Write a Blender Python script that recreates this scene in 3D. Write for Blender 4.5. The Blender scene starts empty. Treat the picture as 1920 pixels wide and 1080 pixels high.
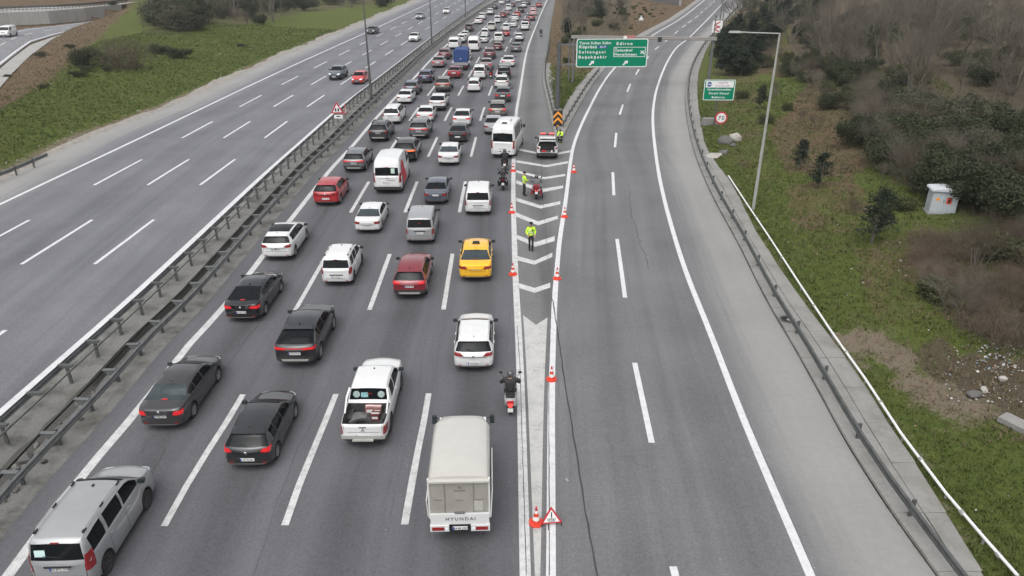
import bpy, bmesh, math, random
import numpy as np
from math import sin, cos, pi, sqrt, atan2, radians
from mathutils import Vector, Matrix, noise
from mathutils.bvhtree import BVHTree

S = bpy.context.scene
COL = S.collection
R = random.Random(7)

# ------------------------------------------------------------------ camera, sky, sun, exposure
F_PX, PITCH, CAM_H, YAW = 1330.0, math.atan(627 / 1330.0), 15.92, 0.0095
cam = bpy.data.objects.new('camera', bpy.data.cameras.new('camera'))
COL.objects.link(cam)
cam.data.sensor_width = 36.0
cam.data.lens = 36.0 * F_PX / 1920.0
cam.data.clip_start, cam.data.clip_end = 0.3, 8000
cam.location = (0, 0, CAM_H)
cam.rotation_euler = (pi / 2 - PITCH, 0, -YAW)
S.camera = cam

w = bpy.data.worlds.new('World'); S.world = w; w.use_nodes = True
nt = w.node_tree; nt.nodes.clear()
sky = nt.nodes.new('ShaderNodeTexSky'); sky.sky_type = 'NISHITA'; sky.sun_disc = False
SUN_EL, SUN_AZ = radians(62), radians(200)
sky.sun_elevation, sky.sun_rotation = SUN_EL, SUN_AZ
sky.air_density, sky.dust_density, sky.ozone_density = 1.0, 4.0, 1.0
hs = nt.nodes.new('ShaderNodeHueSaturation'); hs.inputs['Saturation'].default_value = 0.16
bg = nt.nodes.new('ShaderNodeBackground'); bg.inputs['Strength'].default_value = 0.15
wo = nt.nodes.new('ShaderNodeOutputWorld')
nt.links.new(sky.outputs[0], hs.inputs['Color']); nt.links.new(hs.outputs[0], bg.inputs['Color']); nt.links.new(bg.outputs[0], wo.inputs[0])
sl = bpy.data.lights.new('sun', 'SUN'); sl.energy = 0.9; sl.angle = radians(75); sl.color = (1.0, 0.985, 0.96)
so = bpy.data.objects.new('sun', sl); COL.objects.link(so)
so.rotation_euler = (pi / 2 - SUN_EL, 0, pi - SUN_AZ)
S.view_settings.view_transform = 'Standard'; S.view_settings.look = 'None'
S.view_settings.exposure = 0.52; S.view_settings.gamma = 1.0; S.view_settings.use_curve_mapping = False
S.render.engine = 'CYCLES'

# ------------------------------------------------------------------ pixel <-> place helpers (photo pixels 1920 x 1080)
CY, SY, CP, SP = cos(YAW), sin(YAW), cos(PITCH), sin(PITCH)
def ray(px, py):
    a = (px - 960) / F_PX; k = (py - 540) / F_PX
    dx, dy, dz = a, CP - k * SP, -SP - k * CP
    return Vector((dx * CY + dy * SY, -dx * SY + dy * CY, dz))
def at(px, py, z=0.0):
    d = ray(px, py); t = (z - CAM_H) / d.z
    return Vector((d.x * t, d.y * t, z))
def proj(P):
    P = np.asarray(P, float)
    x = P[:, 0] * CY - P[:, 1] * SY; y = P[:, 0] * SY + P[:, 1] * CY; z = P[:, 2] - CAM_H
    dep = y * CP - z * SP; up = y * SP + z * CP
    return 960 + F_PX * x / dep, 540 - F_PX * up / dep

def pchip(pts):
    xs = np.array([p[0] for p in pts], float); ys = np.array([p[1] for p in pts], float)
    h = np.diff(xs); d = np.diff(ys) / h
    m = np.zeros(len(xs))
    if len(xs) > 2:
        for i in range(1, len(xs) - 1):
            if d[i - 1] * d[i] > 0:
                w1, w2 = 2 * h[i] + h[i - 1], h[i] + 2 * h[i - 1]
                m[i] = (w1 + w2) / (w1 / d[i - 1] + w2 / d[i])
    m[0], m[-1] = d[0], d[-1]
    def f(x):
        x = np.asarray(x, float)
        i = np.clip(np.searchsorted(xs, x) - 1, 0, len(xs) - 2)
        t = (x - xs[i]) / h[i]
        ext = np.where(x < xs[0], ys[0] + m[0] * (x - xs[0]), ys[-1] + m[-1] * (x - xs[-1]))
        t2, t3 = t * t, t * t * t
        v = (2*t3 - 3*t2 + 1) * ys[i] + (t3 - 2*t2 + t) * h[i] * m[i] + (-2*t3 + 3*t2) * ys[i+1] + (t3 - t2) * h[i] * m[i+1]
        return np.where((x < xs[0]) | (x > xs[-1]), ext, v)
    return f
def curve_px(pts, z=0.0, pre=None):
    w_ = [at(a, b, z) for a, b in pts]
    w_ = sorted([(p.y, p.x) for p in w_])
    if pre: w_ = sorted(pre + w_)
    return pchip(w_)

# ------------------------------------------------------------------ object helpers
def tag(o, label=None, cat=None, group=None, kind=None):
    if label: o['label'] = label
    if cat: o['category'] = cat
    if group: o['group'] = group
    if kind: o['kind'] = kind
    return o
def empty(name, loc=(0, 0, 0), rz=0.0, label=None, cat=None, group=None):
    o = bpy.data.objects.new(name, None); COL.objects.link(o)
    o.empty_display_size = 0.2; o.location = loc; o.rotation_euler = (0, 0, rz)
    return tag(o, label, cat, group)
def link(name, me, parent=None, mats=None, loc=None, rot=None):
    o = bpy.data.objects.new(name, me); COL.objects.link(o)
    if parent: o.parent = parent
    if loc is not None: o.location = loc
    if rot is not None: o.rotation_euler = rot
    return o
def override(o, slot, m):
    o.material_slots[slot].link = 'OBJECT'; o.material_slots[slot].material = m

class MB:
    def __init__(s): s.v = []; s.f = []; s.m = []
    def add(s, vs, fs, mi=0):
        b = len(s.v); s.v += [tuple(v) for v in vs]
        for f in fs: s.f.append([b + i for i in f]); s.m.append(mi)
        return s
    def box(s, c, d, rot=None, mi=0, taper=1.0):
        x, y, z = d[0] / 2, d[1] / 2, d[2] / 2
        vs = [Vector((sx * x * (taper if sz > 0 else 1), sy * y * (taper if sz > 0 else 1), sz * z)) for sz in (-1, 1) for sx, sy in ((-1, -1), (1, -1), (1, 1), (-1, 1))]
        if rot is not None: vs = [rot @ v for v in vs]
        vs = [v + Vector(c) for v in vs]
        return s.add(vs, [(3, 2, 1, 0), (4, 5, 6, 7), (0, 1, 5, 4), (1, 2, 6, 5), (2, 3, 7, 6), (3, 0, 4, 7)], mi)
    def tube(s, pts, rad, n=6, cap=True, mi=0):
        pts = [Vector(p) for p in pts]
        if not hasattr(rad, '__len__'): rad = [rad] * len(pts)
        rings = []; up = None
        for i, p in enumerate(pts):
            t = (pts[min(i + 1, len(pts) - 1)] - pts[max(i - 1, 0)])
            if t.length < 1e-9: t = Vector((0, 0, 1))
            t.normalize()
            if up is None: up = t.orthogonal().normalized()
            a = (up - t * up.dot(t))
            a = a.normalized() if a.length > 1e-6 else t.orthogonal().normalized()
            up = a; b = t.cross(a)
            rings.append([p + (a * cos(2 * pi * k / n) + b * sin(2 * pi * k / n)) * rad[i] for k in range(n)])
        vs = [v for r in rings for v in r]; fs = []
        for i in range(len(pts) - 1):
            for k in range(n):
                fs.append((i * n + k, i * n + (k + 1) % n, (i + 1) * n + (k + 1) % n, (i + 1) * n + k))
        if cap: fs.append(tuple(range(n - 1, -1, -1))); fs.append(tuple((len(pts) - 1) * n + k for k in range(n)))
        return s.add(vs, fs, mi)
    def lathe(s, prof, n=16, M=None, mi=0, closed=False):
        vs = []
        for r, z in prof:
            for k in range(n): vs.append(Vector((r * cos(2 * pi * k / n), r * sin(2 * pi * k / n), z)))
        if M is not None: vs = [M @ v for v in vs]
        fs = []; m = len(prof)
        for i in range(m if closed else m - 1):
            j = (i + 1) % m
            for k in range(n): fs.append((i * n + k, i * n + (k + 1) % n, j * n + (k + 1) % n, j * n + k))
        if not closed:
            if prof[0][0] > 1e-6: fs.append(tuple(range(n - 1, -1, -1)))
            if prof[-1][0] > 1e-6: fs.append(tuple((m - 1) * n + k for k in range(n)))
        return s.add(vs, fs, mi)
    def prism(s, poly, axis_fn, d0, d1, mi=0):
        """polygon (2D list) extruded: axis_fn(u, v, d) -> point"""
        n = len(poly)
        vs = [axis_fn(u, v, d0) for u, v in poly] + [axis_fn(u, v, d1) for u, v in poly]
        fs = [tuple(range(n - 1, -1, -1)), tuple(range(n, 2 * n))] + [(i, (i + 1) % n, n + (i + 1) % n, n + i) for i in range(n)]
        return s.add(vs, fs, mi)
    def loft(s, rings, caps=True, mi=0):
        n = len(rings[0]); vs = [p for r in rings for p in r]; fs = []
        for i in range(len(rings) - 1):
            for k in range(n): fs.append((i * n + k, i * n + (k + 1) % n, (i + 1) * n + (k + 1) % n, (i + 1) * n + k))
        if caps: fs.append(tuple(range(n - 1, -1, -1))); fs.append(tuple((len(rings) - 1) * n + k for k in range(n)))
        return s.add(vs, fs, mi)
    def mesh(s, name, mats, smooth=35, fix=True):
        me = bpy.data.meshes.new(name)
        me.from_pydata(s.v, [], s.f)
        for m in (mats if isinstance(mats, (list, tuple)) else [mats]): me.materials.append(m)
        if any(s.m): me.polygons.foreach_set('material_index', s.m)
        if fix:
            bm = bmesh.new(); bm.from_mesh(me); bmesh.ops.recalc_face_normals(bm, faces=bm.faces); bm.to_mesh(me); bm.free()
        if smooth:
            me.polygons.foreach_set('use_smooth', [True] * len(me.polygons)); me.set_sharp_from_angle(angle=radians(smooth))
        me.update()
        return me
    def build(s, name, mats, parent=None, smooth=35, loc=None, rot=None):
        return link(name, s.mesh(name, mats, smooth), parent, loc=loc, rot=rot)
def raw_mesh(name, V, Fq, mats, uvs=None, smooth=True):
    """fast mesh from numpy arrays; Fq (n, k) faces"""
    me = bpy.data.meshes.new(name); V = np.asarray(V, np.float32); Fq = np.asarray(Fq, np.int32); k = Fq.shape[1]
    me.vertices.add(len(V)); me.vertices.foreach_set('co', V.ravel())
    me.loops.add(Fq.size); me.loops.foreach_set('vertex_index', Fq.ravel())
    me.polygons.add(len(Fq)); me.polygons.foreach_set('loop_start', np.arange(0, Fq.size, k, dtype=np.int32))
    me.polygons.foreach_set('use_smooth', np.full(len(Fq), smooth))
    for m in (mats if isinstance(mats, (list, tuple)) else [mats]): me.materials.append(m)
    if uvs:
        for nm, U in uvs.items():
            l = me.uv_layers.new(name=nm); l.data.foreach_set('uv', np.asarray(U, np.float32)[Fq.ravel()].ravel())
    me.update(calc_edges=True); me.validate()
    return me
def rz(a): return Matrix.Rotation(a, 3, 'Z')

# ------------------------------------------------------------------ materials
class NT:
    def __init__(s, name):
        s.m = bpy.data.materials.new(name); s.m.use_nodes = True; s.t = s.m.node_tree
        s.p = s.t.nodes['Principled BSDF']
    def n(s, typ, **kw):
        nd = s.t.nodes.new(typ)
        for k, v in kw.items(): setattr(nd, k, v)
        return nd
    def l(s, a, b): s.t.links.new(a, b)
    def set(s, nd, i, v):
        if hasattr(v, 'is_output') or isinstance(v, bpy.types.NodeSocket): s.l(v, nd.inputs[i])
        else: nd.inputs[i].default_value = v
    def math(s, op, a, b=0.0, c=None, clamp=False):
        nd = s.n('ShaderNodeMath', operation=op, use_clamp=clamp)
        s.set(nd, 0, a); s.set(nd, 1, b)
        if c is not None: s.set(nd, 2, c)
        return nd.outputs[0]
    def mix(s, fac, a, b, blend='MIX'):
        nd = s.n('ShaderNodeMix', data_type='RGBA', blend_type=blend)
        s.set(nd, 0, fac); s.set(nd, 6, a if not isinstance(a, tuple) else (*a, 1)); s.set(nd, 7, b if not isinstance(b, tuple) else (*b, 1))
        return nd.outputs[2]
    def mp(s, v, a, b, c=0.0, d=1.0):
        nd = s.n('ShaderNodeMapRange'); s.set(nd, 0, v)
        for i, x in enumerate((a, b, c, d)): nd.inputs[i + 1].default_value = x
        return nd.outputs[0]
    def coord(s, kind='Object', scale=(1, 1, 1)):
        tc = s.n('ShaderNodeTexCoord'); mpn = s.n('ShaderNodeMapping'); mpn.inputs['Scale'].default_value = scale
        s.l(tc.outputs[kind], mpn.inputs[0]); return mpn.outputs[0]
    def noise(s, vec, scale, detail=4.0, rough=0.6, out=0):
        nd = s.n('ShaderNodeTexNoise'); nd.inputs['Scale'].default_value = scale; nd.inputs['Detail'].default_value = detail; nd.inputs['Roughness'].default_value = rough
        if vec is not None: s.l(vec, nd.inputs['Vector'])
        return nd.outputs[out]
    def bump(s, h, strength=0.3, dist=0.01):
        nd = s.n('ShaderNodeBump'); nd.inputs['Strength'].default_value = strength; nd.inputs['Distance'].default_value = dist
        s.l(h, nd.inputs['Height']); s.l(nd.outputs[0], s.p.inputs['Normal'])
    def col(s, v): s.set(s.p, 'Base Color', (*v, 1) if isinstance(v, tuple) else v)
    def rough(s, v): s.set(s.p, 'Roughness', v)
    def rand(s): return s.n('ShaderNodeObjectInfo').outputs['Random']
def simple(name, c, rough=0.6, metal=0.0, var=0.12, scale=6.0, coat=0.0, spec=0.5, bump=0.0, emit=None, es=1.0):
    k = NT(name)
    if var:
        f = k.noise(k.coord(), scale)
        k.col(k.mix(k.mp(f, 0.25, 0.75), tuple(x * (1 - var) for x in c), tuple(min(1, x * (1 + var)) for x in c)))
        if bump: k.bump(f, bump, 0.02)
    else: k.col(tuple(c))
    k.rough(rough); k.p.inputs['Metallic'].default_value = metal; k.p.inputs['Coat Weight'].default_value = coat
    k.p.inputs['Coat Roughness'].default_value = 0.08; k.p.inputs['Specular IOR Level'].default_value = spec
    if emit: k.p.inputs['Emission Color'].default_value = (*emit, 1); k.p.inputs['Emission Strength'].default_value = es
    return k.m
M = {}
def paint(name, c, rough=0.32, metal=0.0, dirt=0.13):
    """car paint with a film of road dust low on the sides and a faint mottling"""
    k = NT(name); co = k.coord()
    z = k.n('ShaderNodeSeparateXYZ'); k.l(co, z.inputs[0])
    nz = k.noise(co, 2.2, 6)
    low = k.math('MULTIPLY', k.mp(z.outputs[2], 0.75, 0.2), k.mp(nz, 0.3, 0.75, 0.25, 1.0))
    f = k.math('MULTIPLY', low, dirt * 1.6, clamp=True)
    c2 = k.mix(k.mp(nz, 0.3, 0.7), tuple(x * 0.95 for x in c), tuple(min(1, x * 1.04) for x in c))
    k.col(k.mix(f, c2, (0.14, 0.125, 0.105)))
    k.rough(k.math('ADD', rough, k.math('MULTIPLY', f, 0.5))); k.p.inputs['Metallic'].default_value = metal
    k.p.inputs['Specular IOR Level'].default_value = 0.25; k.p.inputs['Coat Weight'].default_value = 1.0; k.p.inputs['Coat Roughness'].default_value = 0.04; k.p.inputs['Coat IOR'].default_value = 1.55
    return k.m
PAINT = {n: paint('paint_' + n, c, r, m) for n, c, r, m in [
    ('white', (0.62, 0.62, 0.615), .35, 0), ('offwhite', (0.60, 0.595, 0.57), .4, 0), ('cream', (0.47, 0.455, 0.42), .45, 0), ('silver', (0.33, 0.335, 0.34), .38, .35),
    ('lightgrey', (0.30, 0.31, 0.32), .35, .3), ('grey', (0.13, 0.135, 0.145), .32, .3), ('steel', (0.085, 0.1, 0.125), .3, .3), ('taupe', (0.03, 0.0275, 0.03), .3, 0),
    ('charcoal', (0.013, 0.0145, 0.016), .3, 0), ('black', (0.006, 0.006, 0.008), .22, 0), ('navy', (0.02, 0.025, 0.075), .3, .2), ('red', (0.34, 0.013, 0.018), .3, 0),
    ('brightred', (0.5, 0.022, 0.02), .32, 0), ('darkred', (0.19, 0.012, 0.02), .3, .15), ('maroon', (0.11, 0.013, 0.022), .3, .15), ('yellow', (0.78, 0.42, 0.012), .35, 0),
    ('bronze', (0.15, 0.13, 0.11), .32, .3), ('rosegrey', (0.26, 0.2, 0.205), .36, .3), ('pink', (0.5, 0.33, 0.33), .4, 0)]}
M['glass'] = simple('car_glass', (0.007, 0.009, 0.0105), 0.05, var=0, spec=0.2); M['glass'].node_tree.nodes['Principled BSDF'].inputs['Alpha'].default_value = 0.88
M['cabin'] = simple('cabin_trim', (0.02, 0.02, 0.021), 0.8, var=.3); M['seat'] = simple('seat_cloth', (0.075, 0.075, 0.08), 0.85, var=.3)
M['glass_grey'] = simple('grey_glass', (0.035, 0.046, 0.05), 0.08, var=0.4, scale=2, spec=0.4)  # paler, mottled grey glass for some rear windows, mirrors and bike screens
M['plastic'] = simple('black_plastic', (0.022, 0.022, 0.023), 0.62, var=.3)
M['tyre'] = simple('tyre_rubber', (0.022, 0.021, 0.021), 0.85, var=.3)
M['rim'] = simple('alloy', (0.36, 0.37, 0.38), 0.35, metal=.6)
M['rimdark'] = simple('dark_wheel', (0.06, 0.06, 0.062), 0.5, metal=.3)
M['red_off'] = simple('red_lens', (0.23, 0.012, 0.014), 0.15, var=.15, coat=.6)
M['red_on'] = simple('red_lens_lit', (0.32, 0.012, 0.014), 0.2, var=0, emit=(1, 0.03, 0.04), es=0.28)
M['red_hot'] = simple('red_lamp_lit', (0.8, 0.06, 0.05), 0.2, var=0, emit=(1, 0.06, 0.05), es=.8)
M['amber_on'] = simple('amber_lamp_lit', (0.7, 0.2, 0.04), 0.2, var=0, emit=(1, 0.07, 0.02), es=0.55)
M['headlamp'] = simple('headlamp', (0.75, 0.77, 0.8), 0.1, var=.1, coat=.8)
M['headlamp_on'] = simple('headlamp_lit', (0.9, 0.9, 0.9), 0.1, var=0, emit=(1, .97, .9), es=2.5)
M['plate'] = simple('number_plate_white', (0.72, 0.72, 0.7), 0.45, var=.08)
M['plate_blue'] = simple('plate_blue', (0.02, 0.06, 0.35), 0.45, var=0)
M['ink'] = simple('black_print', (0.015, 0.015, 0.016), 0.6, var=0)
M['chrome'] = simple('chrome', (0.6, 0.61, 0.62), 0.2, metal=.9, var=.05)
M['gap'] = simple('panel_gap', (0.012, 0.012, 0.012), 0.9, var=0)
M['galv'] = simple('galvanised_steel', (0.15, 0.155, 0.155), 0.55, metal=.35, var=.3, scale=3)
M['galv_dark'] = simple('weathered_steel', (0.085, 0.088, 0.086), 0.65, metal=.2, var=.3, scale=3)
M['galv_light'] = simple('pale_steel', (0.33, 0.33, 0.31), 0.6, metal=.1, var=.2, scale=2)
M['white'] = simple('white_coat', (0.7, 0.7, 0.69), 0.5, var=.1)
M['sign_red'] = simple('sign_red', (0.45, 0.02, 0.03), 0.5, var=.12)
M['sign_green'] = simple('sign_green', (0.0, 0.185, 0.10), 0.6, var=.06, scale=2, spec=.15)
M['sign_blue'] = simple('sign_blue', (0.03, 0.07, 0.24), 0.5, var=0)
M['sign_orange'] = simple('sign_orange', (0.8, 0.3, 0.03), 0.5, var=.15)
M['hivis'] = simple('hivis_yellow', (0.55, 0.85, 0.04), 0.75, var=.2, scale=9, bump=.5)
M['hivis_grey'] = simple('reflective_tape', (0.5, 0.52, 0.5), 0.4, var=.1)
M['navy_cloth'] = simple('dark_uniform', (0.012, 0.013, 0.018), 0.85, var=.3, scale=14, bump=.5)
M['black_cloth'] = simple('black_jacket', (0.014, 0.012, 0.012), 0.7, var=.4, scale=12, bump=.5)
M['skin'] = simple('skin', (0.42, 0.25, 0.17), 0.55, var=.08)
M['helmet'] = simple('helmet_shell', (0.06, 0.062, 0.066), 0.25, var=.15, coat=.8)
M['cone_red'] = simple('cone_red', (0.62, 0.055, 0.03), 0.55, var=.15, scale=5)
M['cone_white'] = simple('cone_white', (0.68, 0.66, 0.64), 0.5, var=.12)

# ------------------------------------------------------------------ alignment of the roads (world x as a function of world y)
XA = curve_px([(15,1080),(147,901),(261,766),(350,652),(420,575),(544,413),(613,326),(664,270),(695,233),(740,184),(784,138),(807,113),(838,84)], 0, [(240., -4.3), (300., 1.6)])
XE = curve_px([(985,1080),(975,690),(966,500),(963,400),(963,300),(967,222),(975.5,167),(986.7,100),(1004,51),(1025.5,0)])
XLR = curve_px([(0,777),(262,545),(480,342),(562,269),(640,200),(692,160),(807,72),(905,4)], .5)
XLL = curve_px([(0,383),(237,271),(480,155),(680,64),(802,7)], .5)
XLE = curve_px([(20,326),(150,262),(312,200),(480,125),(640,58),(770,4)], .5)
SH = curve_px([(1020,170),(1018,156),(1027,89),(1041,0)])
RL = curve_px([(1033,1080),(1035,690),(1046,480),(1060,380),(1075,275),(1088,239),(1104,205),(1124.5,166),(1150,130),(1226,65),(1270,39),(1320,1)])
RR = curve_px([(1520,1080),(1400,800),(1330,620),(1290,520),(1255,410),(1238,340),(1228,275),(1224,223),(1228,181.5),(1238.6,145),(1255,109),(1270,88),(1288,74),(1316,47),(1360,1)])
RAIL = curve_px([(1745,1080),(1660,960),(1590,850),(1530,740),(1475,640),(1440,580),(1380,460),(1330,365),(1300,290),(1286,230),(1282,180),(1288,140),(1312,92),(1340,60),(1368,28),(1395,1)])
PV = curve_px([(1840,1080),(1770,960),(1680,820),(1590,680),(1500,560),(1420,440),(1370,345),(1330,290),(1312,220),(1308,150),(1322,100),(1354,50),(1385,20),(1410,1)])
Y_SPLIT = 68.0
def GL(y):        # left edge of the ramp carriageway
    y = np.asarray(y, float)
    t = np.clip((y - 50) / 18, 0, 1); t = t * t * (3 - 2 * t)
    return RL(y) - 0.22 - t * 1.0
def GR(y):        # right edge of the motorway carriageway
    y = np.asarray(y, float)
    return np.where(y < 66, GL(y), np.minimum(GL(y) - 0.02, np.maximum(SH(np.maximum(y, 96)) - np.maximum(0, 96 - y) * 0.012, XE(y) + 2.2)))
XOFF = lambda y: XA(y) + 14.2
def sstep(t): t = np.clip(t, 0, 1); return t * t * (3 - 2 * t)

# ------------------------------------------------------------------ ground surfaces
def asphalt(name, c, lane0, lanew, dust_l=0.0, dust_r=0.0, track=0.10, dustc=(0.262, 0.256, 0.245), beyond=None):
    k = NT(name)
    u = k.n('ShaderNodeUVMap', uv_map='lat'); s = k.n('ShaderNodeSeparateXYZ'); k.l(u.outputs[0], s.inputs[0])
    u2 = k.n('ShaderNodeUVMap', uv_map='long'); s2 = k.n('ShaderNodeSeparateXYZ'); k.l(u2.outputs[0], s2.inputs[0])
    dl, dr, v = s.outputs[0], s.outputs[1], s2.outputs[0]
    cv = k.n('ShaderNodeCombineXYZ'); k.l(dl, cv.inputs[0]); k.l(v, cv.inputs[1])
    st = k.n('ShaderNodeMapping'); st.inputs['Scale'].default_value = (1.6, 0.035, 1); k.l(cv.outputs[0], st.inputs[0])
    streak = k.noise(st.outputs[0], 1.0, 6, 0.65)
    blot = k.noise(cv.outputs[0], 0.16, 5, 0.6)
    grain = k.noise(cv.outputs[0], 11.0, 3, 0.85)
    spk = k.noise(cv.outputs[0], 4.0, 5, 0.9)
    lane = k.math('COSINE', k.math('MULTIPLY', k.math('SUBTRACT', dl, lane0), 2 * pi / lanew))
    wheel = k.math('COSINE', k.math('MULTIPLY', k.math('SUBTRACT', dl, lane0), 4 * pi / lanew))
    val = k.math('ADD', 1.0, k.math('MULTIPLY', lane, track))
    val = k.math('ADD', val, k.math('MULTIPLY', wheel, -track * .35))
    for f, a in ((streak, .85), (blot, .8), (grain, 1.15), (spk, .6)):
        val = k.math('ADD', val, k.math('MULTIPLY', k.math('SUBTRACT', f, 0.5), a))
    g = k.n('ShaderNodeCombineColor')
    for i in range(3): k.l(k.math('MULTIPLY', val, c[i]), g.inputs[i])
    colr = g.outputs[0]
    if beyond:
        g2 = k.n('ShaderNodeCombineColor')
        for i in range(3): k.l(k.math('MULTIPLY', val, beyond[1][i]), g2.inputs[i])
        colr = k.mix(k.mp(dl, beyond[0] - .1, beyond[0] + .15), colr, g2.outputs[0])
    # seams between paving passes: thin dark wandering lines along each lane edge
    wob = k.math('MULTIPLY', k.math('SUBTRACT', k.noise(cv.outputs[0], 0.35, 3), .5), 0.5)
    seam = k.math('ABSOLUTE', k.math('SUBTRACT', k.math('FRACT', k.math('DIVIDE', k.math('ADD', k.math('ADD', dl, wob), 1.3), lanew)), 0.5))
    sm = k.math('MULTIPLY', k.math('LESS_THAN', seam, 0.006), k.mp(blot, .45, .6, 0, .45))
    colr = k.mix(sm, colr, tuple(x * .45 for x in c))
    # transverse cracks
    vr = k.n('ShaderNodeTexVoronoi', feature='DISTANCE_TO_EDGE'); vr.inputs['Scale'].default_value = 0.22
    k.l(k.n('ShaderNodeVectorMath', operation='ADD').outputs[0], vr.inputs['Vector']); va = vr.inputs['Vector'].links[0].from_node
    k.l(cv.outputs[0], va.inputs[0]); k.l(k.noise(cv.outputs[0], .8, 4, .7, out=1), va.inputs[1])
    cr = k.math('MULTIPLY', k.math('LESS_THAN', vr.outputs['Distance'], 0.003), k.mp(k.noise(cv.outputs[0], .07, 2), .55, .65, 0, .4))
    colr = k.mix(cr, colr, tuple(x * .4 for x in c))
    for d, wdt in ((dl, dust_l), (dr, dust_r)):
        if wdt:
            wv = k.math('ADD', d, k.math('MULTIPLY', k.math('SUBTRACT', streak, .5), wdt * 0.95))
            f = k.n('ShaderNodeMapRange', interpolation_type='SMOOTHSTEP'); k.l(wv, f.inputs[0])
            f.inputs[1].default_value = wdt; f.inputs[2].default_value = wdt * 0.35; f.inputs[3].default_value = 0; f.inputs[4].default_value = 1
            dcol = k.mix(k.mp(k.math('ADD', k.math('MULTIPLY', spk, .4), k.math('MULTIPLY', k.math('ADD', streak, blot), .3)), .34, .66), tuple(x * .78 for x in dustc), tuple(x * 1.12 for x in dustc))
            colr = k.mix(k.math('MULTIPLY', f.outputs[0], 0.88), colr, dcol)
    k.col(colr); k.rough(k.mp(streak, .3, .7, .62, .85)); k.bump(grain, 0.35, 0.01)
    return k.m
M['asph_main'] = asphalt('asphalt_motorway', (0.083, 0.083, 0.091), 1.0, 3.69, dust_l=0.0, dust_r=0.0, track=.17, beyond=(15.72, (0.118, 0.118, 0.119)))
M['asph_left'] = asphalt('asphalt_oncoming', (0.123, 0.124, 0.136), 0.55, 3.86, dust_l=4.6, dust_r=0.5, track=.07)
M['asph_ramp'] = asphalt('asphalt_ramp', (0.117, 0.117, 0.120), 1.0, 3.6, dust_l=0.0, dust_r=3.5, track=.08)
M['asph_low'] = asphalt('asphalt_lower_road', (0.16, 0.16, 0.17), 1.0, 3.6)

def strip(name, fl, fr, y0, y1, z, mat, nx=6, step=1.0, label=None):
    ys = np.arange(y0, y1 + step, step); a, b = fl(ys), fr(ys)
    t = np.linspace(0, 1, nx)
    X = a[:, None] + (b - a)[:, None] * t[None]
    Y = np.repeat(ys[:, None], nx, 1); Z = np.full_like(X, z)
    V = np.stack([X, Y, Z], -1).reshape(-1, 3)
    lat = np.stack([X - a[:, None], b[:, None] - X], -1).reshape(-1, 2)
    lon = np.stack([Y, Y * 0], -1).reshape(-1, 2)
    i, j = np.meshgrid(np.arange(len(ys) - 1), np.arange(nx - 1), indexing='ij'); q = (i * nx + j).ravel()
    o = link(name, raw_mesh(name, V, np.stack([q, q + 1, q + nx + 1, q + nx], -1), mat, {'lat': lat, 'long': lon}))
    return tag(o, kind='structure')
road = strip('motorway', lambda y: XA(y) - 1.0, GR, -12, 430, 0.0, M['asph_main'], 8)
road_l = strip('oncoming_carriageway', XLE, lambda y: XLR(y) + 0.35, -12, 430, 0.5, M['asph_left'], 8)
ramp = strip('exit_ramp', lambda y: np.maximum(GL(y), GR(y) + .0), lambda y: RAIL(y) + 0.15, -12, 430, 0.0, M['asph_ramp'], 8)

def worn_white(name, c, wear=.5, scale=3.0):
    k = NT(name); co = k.coord()
    a = k.noise(co, scale, 8, .75); b = k.noise(co, scale * 6, 4, .8)
    f = k.math('MULTIPLY', k.mp(a, .42, .62), k.mp(b, .35, .6), clamp=True)
    k.col(k.mix(k.math('MULTIPLY', f, wear), k.mix(k.mp(a, .3, .7), tuple(x * .92 for x in c), c), (0.2, 0.2, 0.2)))
    k.rough(.7); k.bump(b, .2, .005); return k.m
M['line'] = worn_white('road_paint', (0.55, 0.55, 0.545), .85)
M['line_bright'] = worn_white('road_paint_fresh', (0.6, 0.6, 0.61), .5)
M['line_nose'] = worn_white('road_paint_nose', (0.46, 0.455, 0.44), .75, 1.3)
def ribbon(name, fx, y0, y1, wid, z, mat, parent, step=2.0, breaks=None):
    mb = MB(); n = max(2, int((y1 - y0) / step) + 1); ys = np.linspace(y0, y1, n)
    x = fx(ys); dx = np.gradient(x, ys)
    for i in range(n):
        nx_, ny = 1 / sqrt(1 + dx[i] ** 2), -dx[i] / sqrt(1 + dx[i] ** 2)
        mb.v += [(x[i] - nx_ * wid / 2, ys[i] - ny * wid / 2, z), (x[i] + nx_ * wid / 2, ys[i] + ny * wid / 2, z)]
    mb.f = [(2 * i, 2 * i + 1, 2 * i + 3, 2 * i + 2) for i in range(n - 1)]; mb.m = [0] * len(mb.f)
    return mb.build(name, mat, parent, smooth=0)
def dashes(name, fx, starts, ln, wid, z, mat, parent):
    mb = MB()
    for y0 in starts:
        ys = np.linspace(y0, y0 + ln, 5); x = fx(ys); b = len(mb.v)
        for i in range(5):
            mb.v += [(x[i] - wid / 2 + R.uniform(-.008, .008), ys[i], z), (x[i] + wid / 2 + R.uniform(-.008, .008), ys[i], z)]
        mb.f += [(b + 2 * i, b + 2 * i + 1, b + 2 * i + 3, b + 2 * i + 2) for i in range(4)]; mb.m += [0] * 4
    return mb.build(name, mat, parent, smooth=0)
ribbon('edge_line', XA, -10, 400, .34, .006, M['line'], road)
ribbon('edge_line', XE, -10, 400, .32, .006, M['line'], road)
for i in (1, 2, 3):
    fx = lambda y, i=i: XA(y) + (XE(y) - XA(y)) * (i * .2503)
    dashes('lane_line', fx, [16.7 + 14.6 * k for k in range(-2, 27)], 7.2, .23, .006, M['line'], road)
ribbon('edge_line', lambda y: XLR(y) - .05, -10, 400, .36, .506, M['line_bright'], road_l)
ribbon('edge_line', XLL, -10, 400, .28, .506, M['line_bright'], road_l)
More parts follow.
